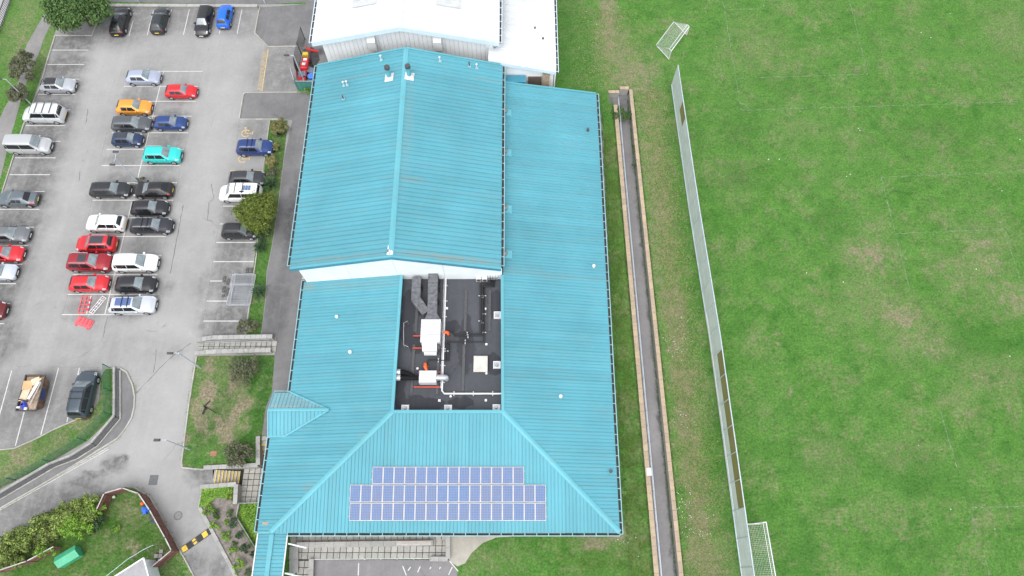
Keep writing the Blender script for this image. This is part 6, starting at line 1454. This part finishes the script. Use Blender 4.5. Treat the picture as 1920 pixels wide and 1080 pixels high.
def rub(name, cx, cy, z, w, l, h, rot, tilt, mat, label, cat):
    m = MB().bbox(-w / 2, w / 2, -l / 2, l / 2, 0, h, min(.01, h / 3)); m.xf(Matrix.Translation((sx + cx, sy + cy, z)) @ Matrix.Rotation(rot, 4, 'Z') @ Matrix.Rotation(tilt, 4, 'Y')); return top(name, m, mat, label, cat, 'rubbish in the skip')
card = simple('cardboard', (.5, .33, .17), .8, var=.15); card2 = simple('pale_cardboard', (.58, .45, .32), .8, var=.2)
top('rubbish_heap', MB().add([(sx - .92, sy - 1.7, 1.0), (sx + .92, sy - 1.7, 1.05), (sx + .92, sy + 1.7, 1.0), (sx - .92, sy + 1.7, 1.05), (sx - .3, sy + .2, 1.3), (sx + .3, sy - .6, 1.28)], [(0, 1, 5), (0, 5, 4), (0, 4, 3), (3, 4, 2), (4, 5, 2), (5, 1, 2)]), mat_asphalt('mixed_rubbish', (.35, .27, .2), [], [], mott=.5, dk=(.12, .08, .05), coarse=3), 'mound of mixed rubbish filling the skip', 'rubbish')
rub('cardboard_sheet', -.45, .75, 1.34, .95, .95, .03, .05, .08, card, 'orange brown cardboard square at the top left of the skip', 'cardboard')
rub('cardboard_sheet', -.5, -.25, 1.32, .8, 1.3, .03, -.1, -.06, card2, 'long pale cardboard sheet in the middle of the skip', 'cardboard')
rub('cardboard_sheet', .25, 1.2, 1.3, .8, .7, .03, .5, .1, card2, 'pale cardboard flap at the back end of the skip', 'cardboard')
rub('board', .35, .2, 1.42, .28, 1.9, .03, -.32, .05, M['white'], 'white plank lying diagonally on the skip', 'plank'); rub('board', .62, -.1, 1.38, .1, 2.4, .05, -.2, .05, simple('grey_plank', (.4, .38, .35), .8), 'grey plank along the right side of the skip', 'plank')
rub('board', .5, .9, 1.4, .12, 1.3, .05, -.5, .02, card2, 'short tan plank near the back of the skip', 'plank'); rub('black_pipe', -.35, -.85, 1.45, 1.0, .12, .12, -.2, 0, M['black'], 'black tube lying across the skip', 'pipe')
m = MB()
for i in range(9): a = rnd.uniform(0, 6.28); q = rnd.uniform(0, .3); m.tube([(sx - .45 + math.cos(a) * q, sy - 1.25 + math.sin(a) * q, 1.2), (sx - .45 + math.cos(a) * q, sy - 1.25 + math.sin(a) * q, 1.42)], [.26, .1], 7)
top('plastic_bag', m, simple('blue_plastic', (.04, .06, .4), .35, var=.3, scale=8), 'crumpled blue plastic sheeting at the front of the skip', 'bag')
m = MB().bbox(sx - .95, sx - .6, sy - 1.6, sy - 1.4, 1.2, 1.4, .04).bbox(sx - .2, sx + .1, sy - 1.75, sy - 1.5, 1.2, 1.36, .04); top('white_bag', m, M['white'], 'white bags tucked beside the blue plastic in the skip', 'bag')
# plastic pedestrian barriers lying flat
def barrier(px, py, w, l, ang, mat, label, nh, nv, accent=None, rw=.045):
    x, y = at(px, py, .05); t_ = empty('plastic_barrier', (x, y, .02), label, 'barrier', 'plastic barriers lying on the tarmac'); t_.rotation_euler = (0, 0, ang)
    def o(nm, m, mt):
        me = m.mesh(nm); me.materials.append(mt); ob = bpy.data.objects.new(nm, me); C.objects.link(ob); ob.parent = t_; return ob
    for i in range(nh + 1): yy = -l / 2 + l * i / nh; o('crossbar', MB().bbox(-w / 2, w / 2, yy - rw, yy + rw, .02, .08, .01), mat)
    for i in range(nv + 1): xx = -w / 2 + w * i / nv; o('rail', MB().bbox(xx - rw, xx + rw, -l / 2 - .05, l / 2 + .05, .0, .1, .02), accent if accent and i == nv else mat)
    return t_
M['bred'] = simple('faded_red_plastic', (.6, .05, .07), .5, var=.15); M['bpink'] = simple('pink_red_plastic', (.62, .1, .12), .5)
b1 = barrier(159, 571, .95, 1.95, .0, M['bpink'], 'red and white plastic barrier lying below the red hatchback', 4, 2, M['white'])
for k in range(3):
    me = MB().bbox(.3, .6, -.75 + k * .55, -.45 + k * .55, .08, .11, .01).mesh('reflector'); me.materials.append(M['bred']); ob = bpy.data.objects.new('reflector', me); C.objects.link(ob); ob.parent = b1
barrier(183.5, 572, .5, 2.1, -.5, simple('white_plastic', (.7, .66, .66), .5), 'white narrow plastic barrier lying at an angle right of the red and white one', 5, 2, rw=.03)
t_ = empty('plastic_barrier', (*at(159, 605), .02), 'solid pink red plastic barrier lying on its face below the bottom bay line', 'barrier', 'plastic barriers lying on the tarmac'); t_.rotation_euler = (0, 0, -.33)
def lo_(nm, m, mt, par):
    me = m.mesh(nm); me.materials.append(mt); ob = bpy.data.objects.new(nm, me); C.objects.link(ob); ob.parent = par; return ob
lo_('barrier_panel', MB().bbox(-.95, .95, -.48, .48, .0, .1, .03), M['bpink'], t_)
for k in range(4): lo_('rib', MB().bbox(-.65 + k * .42, -.55 + k * .42, -.2, .42, .1, .16, .02).bbox(-.5 + k * .42, -.45 + k * .42, -.2, .42, .1, .14, .015), M['bpink'], t_); lo_('slot', MB().box(-.62 + k * .42 + .1, -.52 + k * .42 + .1, -.1, .36, .1, .104), M['darkgrey'], t_)
for sx_ in (-.7, .7): lo_('foot', MB().bbox(sx_ - .1, sx_ + .1, -.62, -.46, 0, .08, .02), M['bred'], t_)
# stack of temporary fence panels
fx, fy = at(452, 543, .2); st_g = 'temporary fence panels in the stack'
lbs = ['bottom', 'second from bottom', 'third from bottom', 'middle', 'third from top', 'second from top', 'topmost']
base_fp = None
for i in range(7):
    t_ = empty('temporary_fence', (fx + (i - 3) * .085, fy + random.uniform(-.1, .1), .03 + i * .05), lbs[i] + ' of the galvanised mesh fence panels stacked flat by the planting strip', 'fence', st_g); t_.rotation_euler = (0, 0, R(random.uniform(-6, 1) + (5 if i == 4 else 0)))
    if base_fp is None:
        fr = MB(); w, l = 1.1, 1.78
        for a, b in (((-w, -l), (w, -l)), ((w, -l), (w, l)), ((w, l), (-w, l)), ((-w, l), (-w, -l)), ((-w, .6), (w, .6))): fr.tube([(*a, 0), (*b, 0)], .03, 6)
        ms = MB(); 
        for k in range(1, 26): xx = -w + 2 * w * k / 26; ms.bar((xx, -l, 0), (xx, l, 0), .007)
        for k in range(1, 14): yy = -l + 2 * l * k / 14; ms.bar((-w, yy, .008), (w, yy, .008), .005)
        base_fp = (fr.mesh('frame'), ms.mesh('mesh')); base_fp[0].materials.append(M['steel']); base_fp[1].materials.append(M['steel'])
    for nm, me in zip(('frame', 'mesh'), base_fp): ob = bpy.data.objects.new(nm, me); C.objects.link(ob); ob.parent = t_
fm = MB()
for i_, (a, b) in enumerate([(-.3, -.1), (.1, .3)]): fm.bbox(a, b, -.12, .12, 0, .12, .02)
fm.bar((-.34, -.13, .06), (.34, -.13, .06), .05).bar((-.34, .13, .06), (.34, .13, .06), .05).bar((-.34, -.13, .06), (-.34, .13, .06), .05).bar((.34, -.13, .06), (.34, .13, .06), .05)
fme = fm.mesh('fence_foot'); fme.materials.append(simple('grey_rubber_block', (.09, .088, .085), .8, var=.3, scale=6))
for i, (px, py, a, lb_) in enumerate([(421, 524, 1.5, 'upper left rubber fence foot beside the stack'), (428, 529, 1.45, 'rubber fence foot touching the upper left of the stack'), (420, 543, 1.6, 'middle left rubber fence foot beside the stack'), (427, 546, 1.5, 'rubber fence foot next to the middle left of the stack'), (423, 554, .3, 'lowest rubber fence foot, turned askew'), (468, 505, .0, 'upper rubber fence foot behind the top of the stack'), (468, 509.5, .03, 'lower rubber fence foot behind the top of the stack')]):
    o = bpy.data.objects.new('rubber_block', fme); C.objects.link(o); o.location = (*at(px, py), .02); o.rotation_euler = (0, 0, a); tag(o, lb_, 'rubber block', 'rubber feet for the temporary fence')
# black folded metal frame on the lawn
t_ = empty('dropped_metalwork', (*at(388, 766), .03), 'thin black metal posts dropped across each other on the bare lawn', 'metal posts')
for a, b in [((394, 751), (383, 762)), ((384, 762), (405, 774)), ((385, 763), (379, 777)), ((387, 763), (381, 777)), ((382, 760), (388, 768))]: obj('bar', MB().bar((*at(*a, .08), .08), (*at(*b, .08), .08), .09), M['black'], t_)
top('wooden_board', MB().bbox(*[at(395, 849)[0], at(407, 849)[0], at(400, 855)[1], at(400, 846)[1]], .03, .07, .01), simple('terracotta_board', (.3, .14, .09), .8), 'reddish square board on the lawn near the lower shrub', 'board')
# covers, hump
for px, py, lb_ in [(334, 967, 'round iron manhole cover in the road by the shrub bed')]:
    x, y = at(px, py); t_ = empty('manhole_cover', (x, y, .01), lb_, 'manhole cover'); obj('rim', MB().tube([(x, y, .006), (x, y, .018)], .42, 24), simple('concrete_ring', (.13, .13, .13), .8), t_); obj('lid', MB().tube([(x, y, .018), (x, y, .028)], .33, 24), simple('iron_lid', (.2, .2, .2), .7, var=.3, scale=9), t_)
x, y = at(288, 900); top('drain_cover', MB().bbox(x - .42, x + .42, y - .48, y + .48, .006, .02, .004), simple('patched_square', (.12, .125, .13), .8, var=.2, scale=6), 'dark square service cover in the middle of the road junction', 'service cover')
for px, py, lb_, s_ in [(355, 615, 'brownish', 0)]: pass
a, b = Vector((*at(342, 1032), 0)), Vector((*at(399, 992), 0)); d = (b - a); n = 6; sh = empty('speed_hump', (a.x, a.y, 0), 'black and yellow rubber speed hump across the side road', 'speed hump')
for i in range(n):
    p, q = a + d * (i / n), a + d * ((i + .985) / n); p.z = q.z = .045; seg = obj('hump_section', MB().bar(p, q, .62, .07), M['black'] if i % 2 else M['darkgrey'], sh)
    if i in (0, 2, 4, 5):
        u = d.normalized(); sdn = Vector((-u.y, u.x, 0))
        if i == 2:
            for o_ in (-.17, .14): obj('yellow_marking', MB().bar(p + u * .1 + sdn * o_ + Vector((0, 0, .037)), q - u * .12 + sdn * (o_ + .04) + Vector((0, 0, .037)), .2, .008), M['yellowpaint'], seg)
        elif i == 5: obj('yellow_marking', MB().bar(p + u * .3 + Vector((0, 0, .037)), q + Vector((0, 0, .037)), .45, .008), M['yellowpaint'], seg)
        else: obj('yellow_marking', MB().bar(p + u * .02 + Vector((0, 0, .037)), q - u * .02 + Vector((0, 0, .037)), .5, .008), M['yellowpaint'], seg)

# ------------------------------------------------------------------ garden: fences, box, house
def board_fence(label, path_px, h, z0=0):
    P = pts(path_px, h); t_ = empty('timber_fence', (*P[0], z0), label, 'fence')
    cnt = 0
    for a, b in zip(P[:-1], P[1:]):
        L = math.hypot(b[0] - a[0], b[1] - a[1]); n = max(1, round(L / .15)); ang = math.atan2(b[1] - a[1], b[0] - a[0])
        key = ('plank', h)
        if key not in kmesh: kmesh[key] = MB().bbox(-.07, .07, -.011, .011, .03, h - .03, .004).mesh('plank'); kmesh[key].materials.append(M['timber'])
        for i in range(n):
            t = (i + .5) / n; o = inst('plank', kmesh[key], t_, (a[0] + (b[0] - a[0]) * t, a[1] + (b[1] - a[1]) * t, z0 + random.uniform(-.015, .015)), (0, 0, ang)); cnt += 1
        obj('capping_rail', MB().bar((*a, h), (*b, h), .09, .04), M['timbertop'], t_)
        for zz in (.4, h - .4): obj('rail', MB().bar((a[0] + .05, a[1], zz), (b[0] + .05, b[1], zz), .05, .08), M['timber'], t_)
        obj('post', MB().box(a[0] - .05, a[0] + .05, a[1] - .05, a[1] + .05, 0, h + .02), M['timber'], t_)
    return t_
board_fence('brown board fence curving round the garden corner by the road', [(181, 955), (195, 925), (229, 915), (259, 925), (280, 956), (309, 1008), (321, 1032), (284, 1063)], 1.75)
board_fence('broken brown board fence at the left behind the hedge climbers', [(-10, 1072), (50, 1052), (100, 1025)], 1.5)
kv = run_of_blocks; vk = empty('kerb', (*at(330, 1000), 0), None, None); vk['kind'] = 'structure'
run_of_blocks('kerb_stone', pts([(252, 914), (282, 932), (310, 985), (345, 1045), (368, 1088)]), .9, .14, 0, .1, M['kerb'], vk)
patch('grass_edge', [(231, 913), (252, 915), (281, 933), (309, 986), (343, 1046), (366, 1088), (352, 1088), (322, 1030), (309, 1008), (280, 956), (259, 925)], M['verge'], .034)
# green garden storage box with pitched lid
gx, gy = at(129, 1044, .6); gb = empty('garden_store', (gx, gy, .03), 'green plastic garden store with pitched lid on the lawn', 'garden store'); gb.rotation_euler = (0, 0, R(33)); GM = simple('green_plastic', (.06, .36, .2), .4)
lo_('box', MB().bbox(-.95, .95, -.5, .5, 0, .9, .02), GM, gb)
lo_('lid', MB().add([(-1.0, -.56, .9), (1.0, -.56, .9), (1.0, .56, .9), (-1.0, .56, .9), (-1.0, .05, 1.28), (1.0, .05, 1.28)], [(0, 1, 5, 4), (2, 3, 4, 5), (1, 2, 5), (3, 0, 4), (0, 3, 2, 1)]), GM, gb)
for k in range(3): lo_('ridge_rib', MB().bar((-1.0, -.5 + k * .16 + .03, .955 + k * .1), (1.0, -.5 + k * .16 + .03, .955 + k * .1), .03), GM, gb)
# corner of the house
hs_ = empty('house', (*at(250, 1075), 0), 'grey flat roofed house corner with white trim at the bottom edge', 'house')
hp_ = pts([(214, 1082), (270, 1046), (279, 1080), (290, 1130), (230, 1150)], 2.6)
obj('wall', MB().prism([(x + (.1 if x < hp_[1][0] else -.12), y - .12) for x, y in hp_], 0, 2.5), M['render'], hs_); obj('roof', MB().prism(hp_, 2.5, 2.62), mat_asphalt('mineral_felt', (.3, .3, .31), [], [], mott=.15), hs_)
for a, b in zip(hp_[:2], hp_[1:3]): obj('roof_edge', MB().bar((*a, 2.66), (*b, 2.66), .12, .08), M['white'], hs_)
rp = [at(197, 1082, 1.0), at(240, 1048, 1.0), at(270, 1030, 1.0), at(287, 1022, 1.0)]
t_ = empty('garden_railing', (*rp[1], 0), 'thin pale railing across the garden lawn above the house', 'railing'); obj('rail', MB().tube([(*p, 1.0) for p in rp], .03, 6), M['pole'], t_)
for p in rp: obj('post', MB().tube([(*p, 0), (*p, 1.0)], .03, 6), M['pole'], t_)
slabs(None, pts([(290, 1040), (303, 1032), (312, 1052), (299, 1064)]), .05, (.4, .4))
for i, (px, py, c, r, lb_, ct_) in enumerate([(273, 955, (.02, .12, .62), .33, 'blue plastic toy lying inside the garden fence corner', 'toy'), (267, 944, (.65, .1, .04), .2, 'orange red ball against the garden fence', 'ball'), (284, 970, (.03, .035, .045), .24, 'upper dark pot under the garden fence', 'pot'), (289, 978, (.03, .035, .045), .24, 'lower dark pot under the garden fence', 'pot'), (214, 932, (.6, .6, .55), .14, 'small white pot in the garden top corner', 'pot')]):
    x, y = at(px, py, .2)
    if ct_ == 'ball': mm = MB().tube([(x, y, .04 + r + r * math.sin(a)) for a in (-1.5, -1, -.5, 0, .5, 1, 1.5)], [max(.01, r * math.cos(a)) for a in (-1.5, -1, -.5, 0, .5, 1, 1.5)], 12)
    elif ct_ == 'toy': mm = MB().bbox(x - r, x + r, y - r * .7, y + r * .7, .04, .3, .06).bbox(x - r * .5, x + r * .6, y - r * 1.3, y + r * .2, .04, .42, .08).tube([(x - r, y, .15), (x - r - .05, y, .15)], .13, 8)
    else: mm = MB().tube([(x, y, .03), (x, y, .3), (x, y, .33), (x, y, .3)], [r * .7, r, r * 1.05, r * .8], 12)
    top('garden_' + ct_ if ct_ != 'toy' else 'plastic_toy', mm, simple('toy_' + str(i), c, .4), lb_, ct_, None, 40)

# ------------------------------------------------------------------ machinery yard at the roof corner
mesh_fence('dark wire fence enclosing the machinery yard beside the white hall', pts([(572, 74), (559, 132), (562, 150)]), 2.2, M['black'], cell=.09, hstep=.3, wire=.012)
M['machred'] = simple('machine_red', (.5, .02, .025), .4, var=.2)
patch('yard_stain', [(583, 88), (596, 96), (600, 112), (582, 140), (572, 150), (562, 150), (566, 128), (574, 100)], simple('wet_black_ground', (.04, .04, .042), .7, var=.4, scale=1.5), .024)
mx_, my_ = at(572, 117, .9); mt_ = empty('ride_on_mower', (mx_, my_, 0), 'red ride-on mower with white panels parked inside the dark wire fence', 'mower')
obj('body', MB().bbox(mx_ - .55, mx_ + .4, my_ - .95, my_ + .0, .35, 1.05, .08), M['machred'], mt_); obj('bonnet', MB().bbox(mx_ - .45, mx_ + .35, my_ + .05, my_ + .85, .35, .95, .1), M['machred'], mt_)
obj('seat', MB().bbox(mx_ - .3, mx_ + .15, my_ - .55, my_ - .15, 1.05, 1.12, .02), M['white'], mt_); obj('engine_cover', MB().bbox(mx_ - .25, mx_ + .2, my_ + .25, my_ + .6, .95, 1.02, .02), M['white'], mt_); obj('cutting_deck', MB().bbox(mx_ - .1, mx_ + .7, my_ - .7, my_ + .3, .1, .35, .04), M['black'], mt_)
for dx, dy in ((-.5, -.6), (.45, -.6), (-.42, .6), (.4, .6)): obj('wheel', MB().tube([(mx_ + dx - .1, my_ + dy, .28), (mx_ + dx + .1, my_ + dy, .28)], .28, 14), M['tyre'], mt_, 40)
obj('roll_bar', MB().tube([(mx_ - .4, my_ - .85, 1.0), (mx_ - .4, my_ - .85, 1.9), (mx_ + .3, my_ - .85, 1.9), (mx_ + .3, my_ - .85, 1.0)], .035, 6), M['black'], mt_)
px_, py__ = at(574, 98, .7); g = empty('hydraulic_loader', (px_, py__, 0), 'red machine arm reaching under the white roof edge behind the mower', 'machine arm')
obj('arm', MB().bar((px_ - .1, py__ + .9, .6), (px_ + .2, py__ + .3, .9), .2).bar((px_ + .2, py__ + .3, .9), (px_ + 1.5, py__ + .1, .7), .2), M['machred'], g); obj('counterweight', MB().bbox(px_ - .5, px_ + .2, py__ - .3, py__ + .2, .1, .6, .05), simple('machine_yellow', (.55, .4, .04), .5), g); obj('base_frame', MB().box(px_ - .6, px_ + .4, py__ - .8, py__ + 1.0, .03, .2), M['darkgrey'], g)
for i, (px, py, a, lb_) in enumerate([(565, 138, .2, 'grey trolley with red ends at the front of the machinery yard'), (583, 131, -.4, 'dark flat trailer half under the blue roof edge')]):
    x, y = at(px, py, .6); g = empty('trolley', (x, y, 0), lb_, 'trolley'); g.rotation_euler = (0, 0, a)
    lo_('deck', MB().bbox(-.55, .55, -.4, .4, .45, .55, .02), simple('slate_deck', (.12, .15, .19), .6), g)
    for k in range(5): lo_('slat', MB().bbox(-.5 + k * .21, -.36 + k * .21, -.4, .4, .55, .6, .01), simple('slate_slat', (.16, .19, .24), .6), g)
    for s_ in (-1, 1): lo_('end_bar', MB().bbox(s_ * .6 - .05, s_ * .6 + .05, -.42, .42, .4, .75, .02), M['machred'], g); lo_('axle', MB().tube([(s_ * .4, -.45, .2), (s_ * .4, .45, .2)], .2, 10), M['tyre'], g)
x, y = at(583, 143, .6); top('blue_tub', MB().tube([(x, y, .03), (x, y, .7), (x, y, .75)], [.35, .42, .36], 14).bbox(x - .2, x + .2, y - .15, y + .15, .75, .82, .03), simple('blue_tub', (.05, .2, .7), .4), 'bright blue tub beside the trolleys under the roof edge', 'tub', None, 40)
x, y = at(566, 147, .6); top('red_engine', MB().bbox(x - .55, x + .45, y - .2, y + .25, .03, .6, .06).bbox(x - .3, x, y - .1, y + .15, .6, .8, .03), M['machred'], 'small red engine block behind the teal netting', 'engine')
M['teal'] = mat_sheet('teal_netting', (.02, .25, .2), .72)
P = pts([(551, 148), (556, 172), (592, 176)], 1.4); t_ = empty('netting_fence', (*P[0], 0), 'teal netting fence round the front of the machinery yard', 'fence')
P = pts([(560, 171), (592, 171)]) ; Q = pts([(553, 149), (560, 171)])
for a, b in ((P[0], P[1]), (Q[0], Q[1])):
    m = MB(); n = 8
    for i in range(n):
        t, u = i / n, (i + 1) / n; o_ = .04 * (i % 2); o2 = .04 * ((i + 1) % 2); m.add([(lerp(a[0], b[0], t), lerp(a[1], b[1], t) + o_, .05), (lerp(a[0], b[0], u), lerp(a[1], b[1], u) + o2, .05), (lerp(a[0], b[0], u), lerp(a[1], b[1], u) + o2, 1.9), (lerp(a[0], b[0], t), lerp(a[1], b[1], t) + o_, 1.9)], [(0, 1, 2, 3)])
    obj('net_sheet', m, M['teal'], t_); obj('rail', MB().bar((*a, 1.9), (*b, 1.9), .05), M['pole'], t_)
    for q in (a, b): obj('post', MB().tube([(*q, 0), (*q, 2.0)], .04, 6), M['pole'], t_)
# grey fence in the very top left corner, drain grates along the path
P = pts([(24, -6), (0, 60), (-20, 115)]); t_ = empty('metal_fence', (*P[0], 0), 'dark metal fence crossing the top left corner of the picture', 'fence')
for a, b in zip(P[:-1], P[1:]):
    L = math.hypot(b[0] - a[0], b[1] - a[1]); n = int(L / .3)
    for zz in (.2, 1.1): obj('rail', MB().bar((*a, zz), (*b, zz), .07), M['darkgrey'], t_)
    for i in range(n): q = (lerp(a[0], b[0], i / n), lerp(a[1], b[1], i / n)); obj('paling', MB().bar((*q, .02), (*q, 1.2), .05), M['darkgrey'], t_)
